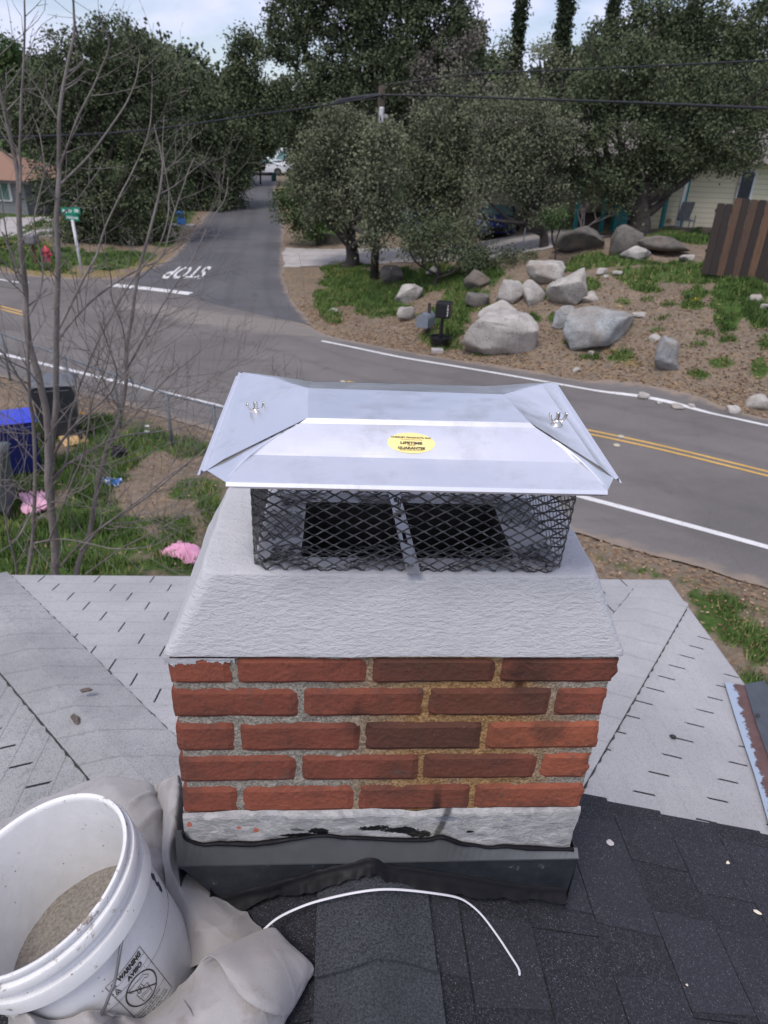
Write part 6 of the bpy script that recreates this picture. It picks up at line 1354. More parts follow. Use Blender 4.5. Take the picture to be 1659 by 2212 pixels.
def tree(name, label, y, base, lobes, kind, size=.13, dens=1.0, trunk=.25, group=None, cat='tree', limbs=True, crad=.42, dratio=.85):
    global TREE_N; TREE_N += 1
    L_ = []
    for q in lobes:
        u, v, ru, rv = q[:4]; dy = q[4] if len(q) > 4 else 0; dn = q[5] if len(q) > 5 else 1.0
        c = onY(u, v, y+dy); k = ((c-O)@cf)/FPX; L_.append((c, max(.2, ru*k*.98), max(.25, ru*k*dratio), max(.2, rv*k*1.0), dn))
    bu, bv = base; bx = onY(bu, bv, y)[0]; bz = gz(bx, y); root = empty(name, (bx, y, bz), label=label, cat=cat, group=group)
    V, F, T_ = leaves(L_, size, dens, 500+TREE_N, crad=crad); k = V[:, 2] > T0(V[:, 0], V[:, 1])-.02; k4 = k.reshape(-1, 4).all(1); V = V.reshape(-1, 4, 3)[k4].reshape(-1, 3); T_ = T_.reshape(-1, 4)[k4].ravel()
    mesh_obj('crown', V, np.arange(len(V)).reshape(-1, 4), LEAF[kind], root, attr={'v': T_})
    if limbs:
        m = MB(); cs = sorted(L_, key=lambda q: q[0][2]); low = np.mean([q[0] for q in cs[:max(1, len(cs)//3)]], 0); mid = np.mean([q[0] for q in cs], 0); b0 = np.array([bx, y, bz-.15]); hd = b0*.45+mid*.55; hd[0] = bx*.6+hd[0]*.4; hd[1] = y*.6+hd[1]*.4
        m.tube(spline([b0, b0*.75+hd*.25+[trunk*.3, 0, 0], b0*.4+hd*.6, hd], 14), np.interp(np.linspace(0, 1, 14), [0, .08, .5, 1], [trunk*1.35, trunk, trunk*.75, trunk*.5]), 12)
        for q in L_:
            t = rng.uniform(.35, .95); s_ = b0*(1-t)+hd*t; e = q[0]; md_ = (s_+e)/2+np.array([rng.uniform(-.4, .4), rng.uniform(-.4, .4), -.15*abs(e[2]-s_[2])]); m.tube(spline([s_, md_, e], 10), np.linspace(trunk*.42, .03, 10), 7)
            for _ in range(3):
                w = e+rng.normal(size=3)*[q[1], q[2], q[3]]*.55; m.tube(spline([md_*.4+e*.6, (e+w)/2+rng.normal(size=3)*.15, w], 6), np.linspace(trunk*.15, .012, 6), 5)
        m.build('trunk', M_tbark, root, smooth=True)
    return root
GB = 'trees along and behind the road'
tree('oak_tree', 'broad dark oak behind the street sign on the left', 37, (235, 555), [(195, 160, 95, 95), (110, 235, 90, 100), (280, 215, 90, 115), (55, 250, 70, 80), (150, 380, 85, 110), (240, 400, 105, 120), (335, 430, 70, 85), (330, 320, 80, 100), (185, 510, 70, 42), (290, 500, 80, 55), (240, 90, 70, 50, 0, .6), (310, 130, 50, 60, 0, .6), (180, 290, 100, 90, 2), (120, 130, 50, 50, 0, .5)], 'oak', .15, 1.0, .5, GB)
tree('pine_tree', 'distant dark tree at the far left edge under the sky', 62, (15, 340), [(15, 150, 62, 62), (35, 230, 70, 80), (-20, 200, 60, 70)], 'green', .26, .9, .4, GB, crad=.7)
tree('oak_tree', 'dark roadside oak beyond the blue barrel', 48, (440, 500), [(420, 250, 65, 75), (385, 175, 40, 42), (470, 320, 65, 80), (400, 380, 80, 80), (495, 400, 42, 62), (462, 440, 48, 26), (365, 300, 60, 90), (520, 330, 40, 70)], 'oak', .18, 1.0, .4, GB, crad=.5)
tree('oak_tree', 'slim dark tree rising against the sky left of the tall centre tree', 60, (530, 420), [(530, 130, 34, 55), (515, 220, 50, 60), (560, 260, 46, 70), (500, 300, 46, 60), (545, 330, 26, 46), (590, 230, 40, 50), (520, 380, 26, 36)], 'oak', .22, 1.0, .4, GB, crad=.6)
tree('oak_tree', 'low dark crown hanging over the far end of the side road', 78, (655, 380), [(600, 300, 55, 42), (640, 310, 40, 50), (570, 270, 40, 50), (665, 350, 26, 40)], 'oak', .28, 1.0, .4, GB, crad=.7)
tree('tall_tree', 'tallest dark spreading tree in the middle of the skyline', 50, (745, 470), [(640, 30, 66, 42), (612, 92, 62, 38), (745, 40, 90, 66), (690, 190, 90, 62), (850, 60, 100, 80), (950, 50, 80, 60), (1010, 90, 46, 55), (820, 160, 95, 70), (640, 280, 56, 52), (725, 270, 76, 56), (850, 260, 70, 60, 2), (780, 360, 100, 70, 3), (680, 340, 60, 60, 2), (900, 160, 70, 60, 2), (760, -40, 120, 50), (930, -40, 90, 50), (620, -20, 40, 30)], 'oak', .19, .95, .55, GB, crad=.5)
tree('olive_tree', 'grey green bushy tree with a thick dark trunk at the driveway', 32, (757, 562), [(738, 278, 76, 46), (700, 335, 78, 58), (790, 345, 76, 66), (672, 400, 52, 46), (750, 425, 78, 56), (818, 440, 50, 50), (705, 460, 52, 36), (800, 300, 60, 46), (640, 360, 24, 30, 0, .6), (828, 320, 50, 44, -5, 2.6), (815, 395, 46, 50, -5, 2.6), (822, 465, 40, 40, -5, 2.2), (812, 520, 22, 24, -5, 1.2)], 'olive', .12, 1.0, .34, GB)
tree('bush', 'dark green rounded bush leaning over the side road', 37, (690, 518), [(632, 420, 36, 30), (640, 455, 42, 30), (680, 470, 44, 34), (610, 430, 20, 26), (665, 500, 36, 16)], 'green', .12, 1.1, .14, None, 'bush')
tree('pepper_tree', 'grey green tree with brownish drooping top in the centre', 31, (930, 545), [(925, 320, 66, 56), (900, 395, 56, 56), (975, 380, 66, 72), (955, 255, 62, 52), (1000, 195, 50, 52, 0, .6), (1010, 290, 52, 56), (940, 445, 66, 46), (975, 455, 36, 36), (880, 350, 40, 60), (1020, 380, 40, 60), (900, 470, 50, 34), (985, 495, 40, 26, -1, .8)], 'olive', .12, 1.0, .26, GB)
tree('bare_top_tree', 'thin brownish tree top between the tall tree and the cypresses', 36, (985, 540), [(960, 140, 60, 56, 0, .5), (1010, 130, 50, 60, 0, .5), (920, 190, 50, 50, 0, .5), (1020, 230, 50, 60, 0, .5)], 'brown', .15, .8, .22, GB)
tree('olive_tree', 'grey green tree in front of the parked blue car', 28, (1178, 505), [(1125, 305, 62, 50), (1100, 370, 78, 48), (1170, 370, 56, 56), (1028, 405, 36, 42), (1190, 430, 36, 46), (1140, 410, 56, 30), (1080, 300, 46, 50), (1180, 300, 50, 46), (1060, 262, 60, 46), (1145, 245, 60, 44), (1215, 270, 44, 44), (1135, 478, 40, 20, 0, .7), (1030, 470, 26, 40, -1, .6)], 'olive', .11, 1.0, .20, GB)
tree('shrub', 'dark low shrub growing at the top of the grassy corner', 26.5, (940, 575), [(925, 525, 56, 34), (880, 505, 36, 22), (1000, 550, 60, 24), (1060, 560, 56, 16), (960, 490, 40, 26), (1110, 552, 46, 12, 0, .5)], 'oak', .10, 1.1, .10, None, 'shrub')
tree('wispy_tree', 'thin wispy tree showing sky between the two cypresses', 45, (1180, 470), [(1095, 125, 32, 46, 0, .3), (1165, 125, 40, 46, 0, .35), (1215, 165, 40, 56, 0, .4), (1130, 205, 56, 50, 0, .5), (1180, 260, 60, 60, 0, .8), (1090, 260, 50, 60, 0, .8)], 'olive', .15, .8, .22, GB)
tree('oak_tree', 'biggest spreading oak with a thick black trunk in front of the cream house', 29, (1372, 500), [(1330, 160, 86, 76), (1440, 185, 100, 86), (1250, 255, 76, 70), (1350, 290, 100, 86), (1455, 300, 100, 80), (1560, 290, 100, 86), (1225, 335, 62, 56), (1290, 395, 72, 42), (1395, 370, 76, 40), (1480, 335, 76, 40), (1590, 325, 86, 32), (1325, 430, 42, 32), (1620, 210, 80, 86), (1500, 230, 80, 80), (1400, 130, 60, 50), (1290, 200, 50, 60)], 'oak', .12, 1.0, .50, GB, crad=.40)
tree('oak_tree', 'dark oak crown behind the biggest oak at the upper right', 41, (1500, 480), [(1395, 60, 66, 60), (1480, 30, 80, 60), (1560, 90, 80, 70), (1640, 70, 70, 76), (1310, 100, 46, 50), (1540, 180, 90, 70), (1440, 120, 80, 60), (1650, 200, 60, 80)], 'oak', .17, 1.0, .4, GB, crad=.5)
tree('shrub', 'small dark leafy shrub on top of the wide outcrop', 25, (1208, 502), [(1203, 462, 32, 20, 0, .7), (1215, 482, 22, 18, 0, .7), (1190, 478, 16, 12, 0, .6)], 'green', .09, .9, .05, None, 'shrub', crad=.25)
tree('hedge_tree', 'yellow green shrub standing behind the driveway left of centre', 44, (850, 500), [(820, 460, 40, 34), (870, 455, 36, 36), (740, 470, 22, 30)], 'green', .16, .9, .08, None, 'shrub')
def cypress(u, v0, v1, ru, y, label):
    c0, c1 = onY(u-(v1-1106)*0, v1, y), onY(u, v0, y); top = onY(u, v0, y); bx = top[0]; bz = gz(bx, y); k = ((top-O)@cf)/FPX; root = empty('cypress_tree', (bx, y, bz), label=label, cat='tree', group='cypresses'); hgt = top[2]-bz; Ls = []
    n = 16
    for i in range(n): t = i/(n-1); R_ = ru*k*(1.25-.55*t)*(1 if t < .9 else .5); Ls.append((np.array([bx, y, bz+.8+t*(hgt-.8)]), R_, R_, hgt/n*.9, 5.0))
    V, F, T_ = leaves(Ls, .24, 1.6, int(u), crad=.30); mesh_obj('crown', V, F, LEAF['cyp'], root, attr={'v': T_}); m = MB(); m.tube([(bx, y, bz-.1), (bx, y, bz+hgt*.9)], [.22, .03], 8); m.build('trunk', M_tbark, root)
cypress(1135, -70, 300, 12, 60, 'left and slimmer of the two tall cypresses cut by the top of the photo'); cypress(1237, -90, 300, 17, 60, 'right and thicker of the two tall cypresses cut by the top of the photo'); cypress(1040, 62, 300, 7, 66, 'short pointed cypress tip beside the tall centre tree'); cypress(1336, -40, 120, 13, 66, 'cypress top just showing above the biggest oak')
# pale leafless shrub
rs = random.Random(4); m = MB(); q0 = np.array(onY(1262, 492, 29)); q0[2] = gz(q0[0], 29)
M_pale = simple('pale_bare_twigs', (.33, .29, .27), .9)
def gr(p, d, r, L_, lev, mb_, up=.05):
    n = 6; pts = [p]; q = np.array(p); dd_ = np.array(d)/np.linalg.norm(d)
    for i in range(n):
        dd_ = dd_+np.array([rs.gauss(0, .12), rs.gauss(0, .12), rs.gauss(up, .1)]); dd_ /= np.linalg.norm(dd_); q = q+dd_*L_/n; pts.append(q)
        if lev < 3 and i > 1 and rs.random() < .75: gr(q, dd_+np.array([rs.gauss(0, .7), rs.gauss(0, .7), rs.gauss(.1, .3)]), r*.6, L_*.6, lev+1, mb_, up)
    mb_.tube(pts, np.linspace(r, r*.4, len(pts)), 5, cap=False)
for i in range(4): gr(q0, (rs.gauss(0, .3), rs.gauss(0, .3), 1), .035, 1.0, 0, m)
m.build('bare_shrub', M_pale, label='pale leafless shrub in front of the porch', cat='shrub')
# small yellow-flowered weed on the bank
g = np.array(G(1490, 650)); L_ = [((g+[0, 0, .12]), .32, .28, .14, 1.5)]; V, F, T_ = leaves(L_, .09, 1.2, 5, crad=.12); r0 = empty('weed', tuple(g), label='leafy green weed with yellow flowers on the bank', cat='weed'); mesh_obj('leaves', V, F, LEAF['green'], r0, attr={'v': T_})
L_ = [((g+[.0, -.22, .06]), .2, .08, .04, 2)]; V, F, T_ = leaves(L_, .05, .35, 6, crad=.1); mesh_obj('flowers', V, F, simple('yellow_petals', (.75, .55, .02), .7), r0, kind='stuff')
# the wood that closes the horizon
Ls = []
for i in range(46):
    a = -1.25+2.5*i/45; R_ = rng.uniform(95, 130); x, y = R_*math.sin(a), R_*math.cos(a)+8; 
    if abs(x+8) < 9 and y > 60: hgt = 6
    else: hgt = rng.uniform(7, 12)
    z = gz(x, y); Ls.append((np.array([x, y, z+hgt*.45]), 7, 5, hgt*.55, .16))
V, F, T_ = leaves(Ls, .85, .5, 77, crad=1.7); mesh_obj('far_wood', V, F, LEAF['oak'], attr={'v': T_}, kind='stuff', label='dark wood closing the view behind the nearer trees', cat='wood')

# ================================================================ UTILITY POLE AND WIRES
M_pole = simple('creosoted_pole', (.055, .042, .034), .95, var=.3, s=5, bumpd=.01); M_cable = simple('black_cable', (.012, .013, .018), .6)
pb = np.array(G(808, 606)); pole = empty('utility_pole', tuple(pb), label='dark wooden utility pole rising through the grey green trees', cat='utility pole')
ptop = np.array([pb[0]+.05, pb[1], onY(838, 185, pb[1])[2]]); m = MB(); m.tube([pb-[0, 0, .2], ptop], [.17, .12], 14); m.build('pole', M_pole, pole, smooth=True)
att = np.array([ptop[0], pb[1]-.15, onY(838, 206, pb[1])[2]])
m = MB(); c = onY(824, 250, pb[1]-.3); kk = ((c-O)@cf)/FPX; m.lathe([(.0, 0), (5.2*kk, 0), (5.6*kk, 2*kk), (5.6*kk, 29*kk), (4.6*kk, 31*kk), (0, 32*kk)], c-[0, 0, 15*kk], n=18); m.box(c+[.12, .15, 0], (.2, .1, .1)); m.build('transformer_can', simple('light_grey_paint', (.50, .50, .52), .5), pole, smooth=False)
def wire(name, P, r, label, sag=0, grp=None):
    m = MB(); m.tube(spline(P, 60), r, 6); return m.build(name, M_cable, smooth=True, label=label, cat='cable', group=grp)
yR = 17.0; R1 = onY(1659, 234, yR); R0_ = onY(1300, 219, 22.5); R2_ = R1+(R1-R0_)*2.2
wire('cable', [att, onY(960, 207, 28), onY(1050, 211, 26.3), R0_, onY(1500, 227, 19.3), R1, R2_], .034, 'thick black cable running right from the utility pole')
wire('cable', [att, onY(780, 214, 29.3), onY(700, 228, 28.5), onY(560, 247, 27), onY(430, 266, 25.5), onY(340, 278, 24.3), onY(200, 290, 23), onY(-100, 300, 20)], .028, 'black cable sagging left from the utility pole')
m = MB(); m.tube(spline([att+[0, 0, -.02], onY(800, 208, 29.6), onY(760, 214, 29.4), onY(722, 222, 28.9)], 24), [.05]+[.075]*10+[.08]*12+[.03], 8); m.build('cable_splice', M_cable, smooth=True, label='thick black splice casing on the left cable beside the pole', cat='cable splice')
wire('cable', [onY(340, 262, 25), onY(500, 243, 27), onY(650, 226, 29), ptop-[0, 0, .4]], .010, 'thin upper wire left of the pole')
wire('cable', [ptop, onY(1000, 162, 28), onY(1100, 156, 26.5), onY(1400, 143, 22), onY(1659, 130, 18), onY(2100, 100, 12)], .024, 'thin grey wire crossing the upper right of the sky')

# ================================================================ MAILBOXES
M_mbg = simple('grey_metal_mailbox', (.20, .23, .27), .5, .3, var=.06); M_mbk = simple('black_metal_mailbox', (.012, .013, .016), .4, .2, var=.05); M_post = simple('dark_post_wood', (.05, .04, .036), .9)
g = np.array(G(920, 722)); kk = ((g-O)@cf)/FPX; rz = empty('mailbox', tuple(g), label='weathered grey arched mailbox on a post, left of the black one', cat='mailbox', group='mailboxes by the road')
m = MB(); m.box(g+[0.05, 0, .45], (.09, .09, 1.0)); m.build('post', M_post, rz)
ctr = np.array([g[0]-.02, g[1], .0]); ctr[2] = onY(919, 703, g[1])[2]; R_ = Matrix.Rotation(rad(-28), 3, 'Z'); arch = [(-.12, 0), (.12, 0), (.12, .15)]+[(.12*math.cos(t), .15+.12*math.sin(t)) for t in np.linspace(.2, math.pi-.2, 9)]+[(-.12, .15)]
def loc(x, y, z): return ctr+np.array(R_@Vector((x*1.55, y*1.1, z*1.5)))
m = MB(); m.prism([loc(a, -.30, b_) for a, b_ in arch], np.array(R_@Vector((0, .62, 0)))); m.build('box', M_mbg, rz)
m = MB(); m.prism([loc(a*1.04, -.315, b_*1.03-.004) for a, b_ in arch], np.array(R_@Vector((0, .02, 0)))); m.tube([loc(0, -.325, .20), loc(0, -.345, .21)], .012, 8); m.build('door', M_mbg, rz)
g = np.array(G(949, 751)); rz = empty('mailbox', tuple(g), label='black square mailbox on a post standing in a round black planter', cat='mailbox', group='mailboxes by the road')
top = onY(957, 652, g[1])[2]; bh = .43
m = MB(); m.tube([g+[0, 0, .2], (g[0]+.03, g[1], top-bh)], .055, 10); m.build('post', M_mbk, rz)
m = MB(); R_ = Matrix.Rotation(rad(-18), 3, 'Z'); m.box((g[0]+.05, g[1], top-bh/2), (.42, .46, bh), R_); m.build('box', M_mbk, rz, bevel=.012)
m = MB(); fc = np.array([g[0]+.05, g[1], top-bh/2])+np.array(R_@Vector((0, -.24, 0))); m.box(fc, (.38, .02, bh*.86), R_); m.build('door', M_mbk, rz, bevel=.006)
m = MB(); m.box(fc+np.array(R_@Vector((.212, .14, .12))), (.012, .10, .04), R_); m.build('flag', simple('red_flag', (.55, .05, .03), .5), rz)
m = MB(); W_ = simple('white_number', (.7, .7, .7), .6)
for i, ch in enumerate('1047'):
    V, F = text_mesh(ch, .075, .004); V = np.array([fc+np.array(R_@Vector((.165+.0, -.014, .12-.085*i)))+np.array(R_@Vector((a-.03, 0, b_))) for a, b_ in V]); 
    m.add(V, F)
m.build('numerals', W_, rz)
m = MB(); m.lathe([(0, 0), (.22, 0), (.24, .05), (.29, .29), (.32, .30), (.32, .34), (.28, .34), (.27, .28), (0, .27)], g, n=26); m.build('planter', M_mbk, rz, smooth=False)
q = np.array(G(944, 760)); m = MB(); m.box(q+[0, -.05, .05], (.34, .26, .10)); m.build('paver_block', simple('pale_paver', (.34, .32, .32), .9), bevel=.01, label='small pale block in front of the black planter', cat='paver')

# ================================================================ STREET SIGN, HYDRANT, LEFT CORNER
g = np.array(G(178, 592)); sg = empty('street_sign', tuple(g), label='leaning white post with two green street name blades', cat='street sign')
tp_ = onY(156, 474, g[1]-.3); M_wp = simple('white_post', (.60, .62, .64), .6); M_gs = simple('green_sign', (.0, .22, .13), .4, var=.03); M_wt = simple('white_sign_letters', (.75, .78, .78), .5)
m = MB(); m.tube([g-[0, 0, .1], tp_], .055, 10); m.build('post', M_wp, sg, smooth=True)
def blade(u0, v0, u1, v1, hpx, y, text, thick=.02, dy=0):
    a, c = onY(u0, v0, y), onY(u1, v1, y+dy); kk = ((a-O)@cf)/FPX; hh = hpx*kk; d = c-a; m = MB(); up = np.array([0, 0, hh]); n = np.cross(d, up); n /= np.linalg.norm(n)
    m.prism([a-up/2, c-up/2, c+up/2, a+up/2], n*-thick); o = m.build('name_blade', M_gs, sg); V, F = text_mesh(text, 1, .03); V = V-V.min(0); V = V/V.max(0); m = MB()
    m.add([a+d*(.08+.84*x)+up*(-.26+.52*z)+n*.004 for x, z in V], F); m.build('lettering', M_wt, o)
blade(132, 456, 173, 455, 14, tp_[1], 'Piar Dr  100'); blade(141, 468, 171, 471, 12, tp_[1]-.1, 'Ashbrook', dy=.15)
g = np.array(G(104, 570)); hy = empty('fire_hydrant', tuple(g), label='small red fire hydrant left of the leaning sign post', cat='fire hydrant'); M_red = simple('red_hydrant_paint', (.50, .05, .08), .5)
kk = ((g-O)@cf)/FPX; m = MB(); m.lathe([(0, 0), (.19, 0), (.19, .05), (.13, .07), (.13, .45), (.17, .47), (.17, .52), (.14, .56), (.10, .64), (.04, .68), (.03, .73), (0, .73)], g, n=18); m.build('barrel', M_red, hy, smooth=True)
m = MB(); m.tube([g+[-.22, 0, .38], g+[.22, 0, .38]], .065, 12); m.tube([g+[0, 0, .34], g+[0, -.2, .34]], .08, 12); m.build('outlets', M_red, hy)
g = np.array(G(78, 572)); mb2 = empty('mailbox', tuple(g), label='small grey mailbox on a brown post left of the red hydrant', cat='mailbox'); m = MB(); m.box(g+[0, 0, .42], (.11, .11, .9), taper=.7); m.build('post', simple('brown_post', (.10, .05, .03), .9), mb2); m = MB(); m.box(g+[0, 0, 1.0], (.42, .6, .36)); m.build('box', simple('grey_box_paint', (.16, .16, .17), .6), mb2, bevel=.06)
g = np.array(G(392, 487)); kk = ((g-O)@cf)/FPX; br = empty('blue_drum', tuple(g), label='bright blue barrel on a small slab beside the side road', cat='barrel')
m = MB(); r_ = 8.2*kk; hh = 27*kk*1.05; m.lathe([(0, .05), (r_*.95, .05), (r_, .09), (r_, hh*.33), (r_*1.04, hh*.35), (r_, hh*.37), (r_, hh*.66), (r_*1.04, hh*.68), (r_, hh*.70), (r_, hh*.97), (r_*.94, hh), (0, hh)], g, n=22); m.build('drum', simple('blue_drum_plastic', (.05, .24, .72), .5, var=.04), br)
m = MB(); m.box(g+[0, 0, .01], (1.5, .8, .08)); m.build('slab', M_conc, br)

# ---- left grey house
M_side_g = material('grey_lap_siding', lambda: (lambda x, y, z, n: dict(col=mixc((z/.19).frac().lt(.10)*.55, mixc(n, (.20, .21, .215), (.26, .27, .275)), (.06, .06, .065)), rough=.8))(*xyz(gpos()), noise(gpos(), 1.5)))
M_roofb = material('brown_tab_roof', lambda: dict(col=mixc(noise(gpos(), 9, 6, .7), (.17, .095, .062), (.30, .18, .125)), rough=.95)); M_trim = simple('white_trim', (.62, .64, .66), .6, var=.03); M_glass = simple('window_glass', (.10, .20, .17), .12, var=.25, s=1)
hb = np.array(onY(62, 466, 43)); hx1_ = hb[0]; hz0 = gz(hx1_-4, 43)+0; hz0 = hb[2]; top = onY(62, 388, 43)[2]
lh = empty('grey_house', (hx1_-5, 46, hz0), label='grey sided house with a brown roof at the left edge', cat='house')
m = MB(); m.box((hx1_-6, 47, (hz0+top)/2-.2), (12, 8, top-hz0+.4)); m.build('wall', M_side_g, lh)
rz = onY(0, 326, 47)[2]; m = MB(); ev = .5; q = [(hx1_-12, 43-ev, top-.05), (hx1_+ev, 43-ev, top-.05), (hx1_+ev, 51+ev, top-.05), (hx1_-12, 51+ev, top-.05)]; rg = [(hx1_-12, 47, rz), (hx1_-2.6, 47, rz)]
m.add(q+rg, [(0, 1, 5, 4), (1, 2, 5), (2, 3, 4, 5), (3, 0, 4), (3, 2, 1, 0)]); m.build('roof', M_roofb, lh)
m = MB(); m.box((hx1_-6, 43-ev-.02, top-.12), (12+2*ev, .04, .16)); m.build('fascia', simple('dark_fascia', (.05, .045, .045), .7), lh)
wc = onY(3, 413, 42.94); w1 = onY(20, 414, 42.94); ww = (w1-wc)[0]*2; m = MB(); m.box((wc[0], 42.97, wc[2]), (ww+.2, .10, .80+.2)); wf = m.build('window', M_trim, lh); m = MB()
for s_ in (-1, 1): m.box((wc[0]+s_*ww/4, 42.90, wc[2]), (ww/2-.08, .03, .80))
m.build('pane', M_glass, wf)
gt_ = onY(97, 466, 42.5); gt2 = onY(97, 420, 42.5); m = MB(); m.box((gt_[0], 43.3, (gt_[2]+gt2[2])/2), (1.3, .06, gt2[2]-gt_[2])); m.build('gate', simple('black_gate', (.03, .03, .035), .6), label='dark panel gate beside the grey house', cat='gate')
pad = np.array([G(-120, 470)[:2], G(105, 470)[:2], G(130, 492)[:2], G(112, 512)[:2], G(-160, 520)[:2]]); sheet('house_apron', pad, .03, M_conc, .3, kind='structure')

# ================================================================ CREAM HOUSE ON THE RIGHT, FENCE
M_cream = material('cream_lap_siding', lambda: (lambda x, y, z, n: dict(col=mixc((z/.20).frac().lt(.14)*.5, mixc(n, (.60, .56, .40), (.66, .62, .46)), (.22, .20, .15)), rough=.75))(*xyz(gpos()), noise(gpos(), 1.5)))
M_teal = simple('teal_paint', (.0, .17, .17), .5, var=.05); M_dkwin = simple('dark_window', (.03, .035, .05), .15)
bx0_, by_ = onY(1398, 497, 32)[0], 32.0; bz = onY(1470, 498, 32)[2]; ch = empty('cream_house', (bx0_+4, 36, bz), label='cream sided house with teal porch posts behind the biggest oak', cat='house')
m = MB(); m.box((bx0_+7, 36, bz+1.2), (14, 8, 3.4)); m.box((bx0_-3.5, 38.4, bz+1.2), (7, 3, 3.4)); m.build('wall', M_cream, ch)
m = MB(); q = [(bx0_-7.5, 31.2, bz+2.7), (bx0_+14.6, 31.2, bz+2.7), (bx0_+14.6, 41, bz+2.7), (bx0_-7.5, 41, bz+2.7)]; m.add(q+[(bx0_-7.5, 36, bz+4.1), (bx0_+14.6, 36, bz+4.1)], [(0, 1, 5, 4), (2, 3, 4, 5), (1, 2, 5), (3, 0, 4), (3, 2, 1, 0)]); m.build('roof', simple('weathered_grey_roof', (.16, .14, .13), .95), ch)
for u, teal in ((1432, 1), (1466, 0), (1330, 1), (1302, 1), (1245, 1)):
    c = onY(u, 470, 31.4); m = MB(); m.box((c[0], 31.4, bz+1.3), (.14, .14, 2.9)); m.build('porch_post', M_teal if teal else M_trim, ch)
    if not teal: m = MB(); m.box((c[0]+.14, 31.42, bz+1.3), (.08, .10, 2.9)); m.build('porch_post', M_teal, ch)
c0, c1 = onY(1322, 470, 31.5), onY(1356, 470, 31.5); m = MB(); m.box(((c0[0]+c1[0])/2, 31.5, bz+.45), (c1[0]-c0[0], .08, 1.0)); m.build('porch_rail_panel', M_teal, ch)
w0, w1 = onY(1596, 405, 31.95), onY(1625, 405, 31.95); m = MB(); m.box(((w0[0]+w1[0])/2, 31.97, w0[2]), (w1[0]-w0[0]+.12, .12, 1.3)); wf = m.build('window', M_trim, ch); m = MB(); m.box(((w0[0]+w1[0])/2-.03, 31.9, w0[2]), (w1[0]-w0[0]-.06, .04, 1.2)); m.build('pane', M_dkwin, wf)
c = onY(1447, 477, 31.9); m = MB(); m.box((c[0], 31.96, c[2]), (.16, .1, .16)); m.build('vent_hood', simple('tan_vent', (.30, .25, .18), .7), ch)
# garden chair by the wall
c = np.array(onY(1458, 497, 30.6)); chh = empty('garden_chair', tuple(c), label='grey garden chair standing on the grass by the cream wall', cat='chair'); M_ch = simple('grey_chair', (.16, .17, .17), .6)
R_ = Matrix.Rotation(rad(20), 3, 'X'); m = MB(); m.box(c+[.35, .15, .72], (.50, .05, .75), R_); m.build('backrest', M_ch, chh); m = MB(); m.box(c+[.35, -.12, .40], (.50, .50, .04)); m.build('seat', M_ch, chh)
for sx in (-.23, .23):
    for sy in (-.33, .1): m = MB(); m.tube([c+[.35+sx, sy, -.05], c+[.35+sx, sy, .62 if sy < 0 else .45]], .02, 6); m.build('leg', M_ch, chh)
# board fence
def f_board():
    p = gpos(); v = attrv('v'); n = noise(scl(p, (9, 9, .7)), 4, 7, .7, .5)
    c = ramp(v, (0, (.026, .020, .018)), (.45, (.045, .033, .029)), (.62, (.085, .052, .036)), (1, (.19, .105, .060))); c = mixc(n.step(.45, .7)*.6, c, (.03, .022, .02))
    return dict(col=c, rough=.85, bump=n, bumpd=.01)
M_board = material('stained_fence_boards', f_board)
fa = np.array(onPl(1519, 572, (0, 0, 1), (0, 0, 2.42))); fd = 21.5
f0 = ray(1519, 572); f0 = O+f0*(fd/f0[1]); f1 = ray(1790, 604); f1 = O+f1*((fd-1.6)/f1[1]); fr = empty('board_fence', tuple(f0), label='dark stained upright board fence at the right edge with some orange brown boards', cat='fence')
Lf = np.linalg.norm((f1-f0)[:2]); d = (f1-f0)/Lf; kk = ((f0-O)@cf)/FPX; bw = 15.2*kk; nb_ = int(Lf/bw); zt0 = onY(1541, 438, fd)[2]; hs = zt0-f0[2]
M_gal2 = simple('steel_nail', (.5, .5, .5), .5)
toneb = [.25, .1, .70, .15, .62, .08, .80, .05, .12, .9, .75, .1, .3, .8, .1, .6, .2, .9]
for i in range(nb_):
    a = f0+d*(i*bw+.004); c = f0+d*((i+1)*bw-.010); hgt = hs*(1.0 if i < 2 else 1.10)+rng.uniform(-.015, .015); yy = (i % 2)*.006
    m = MB(); m.av = toneb[i % len(toneb)]; w = c-a; tp2 = np.array([0, 0, hgt]); cut = w*.16
    m.prism([a-[0, 0, .25], c-[0, 0, .25], c+tp2-[0, 0, .03], c-cut+tp2, a+cut+tp2, a+tp2-[0, 0, .03]], (0, .022+yy, 0)); m.build('board', M_board, fr, attr=True)
for zz in (.35, hs-.25): m = MB(); m.av = .1; m.prism([f0+[0, .04, zz], f1+[0, .04, zz], f1+[0, .04, zz+.09], f0+[0, .04, zz+.09]], (0, .04, 0)); m.build('rail', M_board, fr, attr=True)
# low retaining wall and thin post near the driveway
a, c = np.array(G(683, 524)), np.array(G(742, 531)); m = MB(); m.prism([a-[0, 0, .2], c-[0, 0, .2], c+[0, 0, .45], a+[0, 0, .45]], (0, .3, 0)); m.build('low_wall', M_rk[2], label='low dark stone wall beside the driveway', cat='wall')
a = np.array(onY(1125, 565, 27)); a[2] = gz(a[0], 27); m = MB(); m.tube([a, onY(1135, 492, 27)], .022, 8); m.build('thin_pole', M_galv, label='thin metal pole near the boulders under the grey green tree', cat='pole')
p1_ = onY(375, 560, 36); m = MB(); p1_ = np.array(G(367, 522)); m.tube([p1_, onY(352, 478, p1_[1])], .06, 8); m.build('wooden_stake', M_post, label='short dark stake in the grass left of the side road', cat='stake')

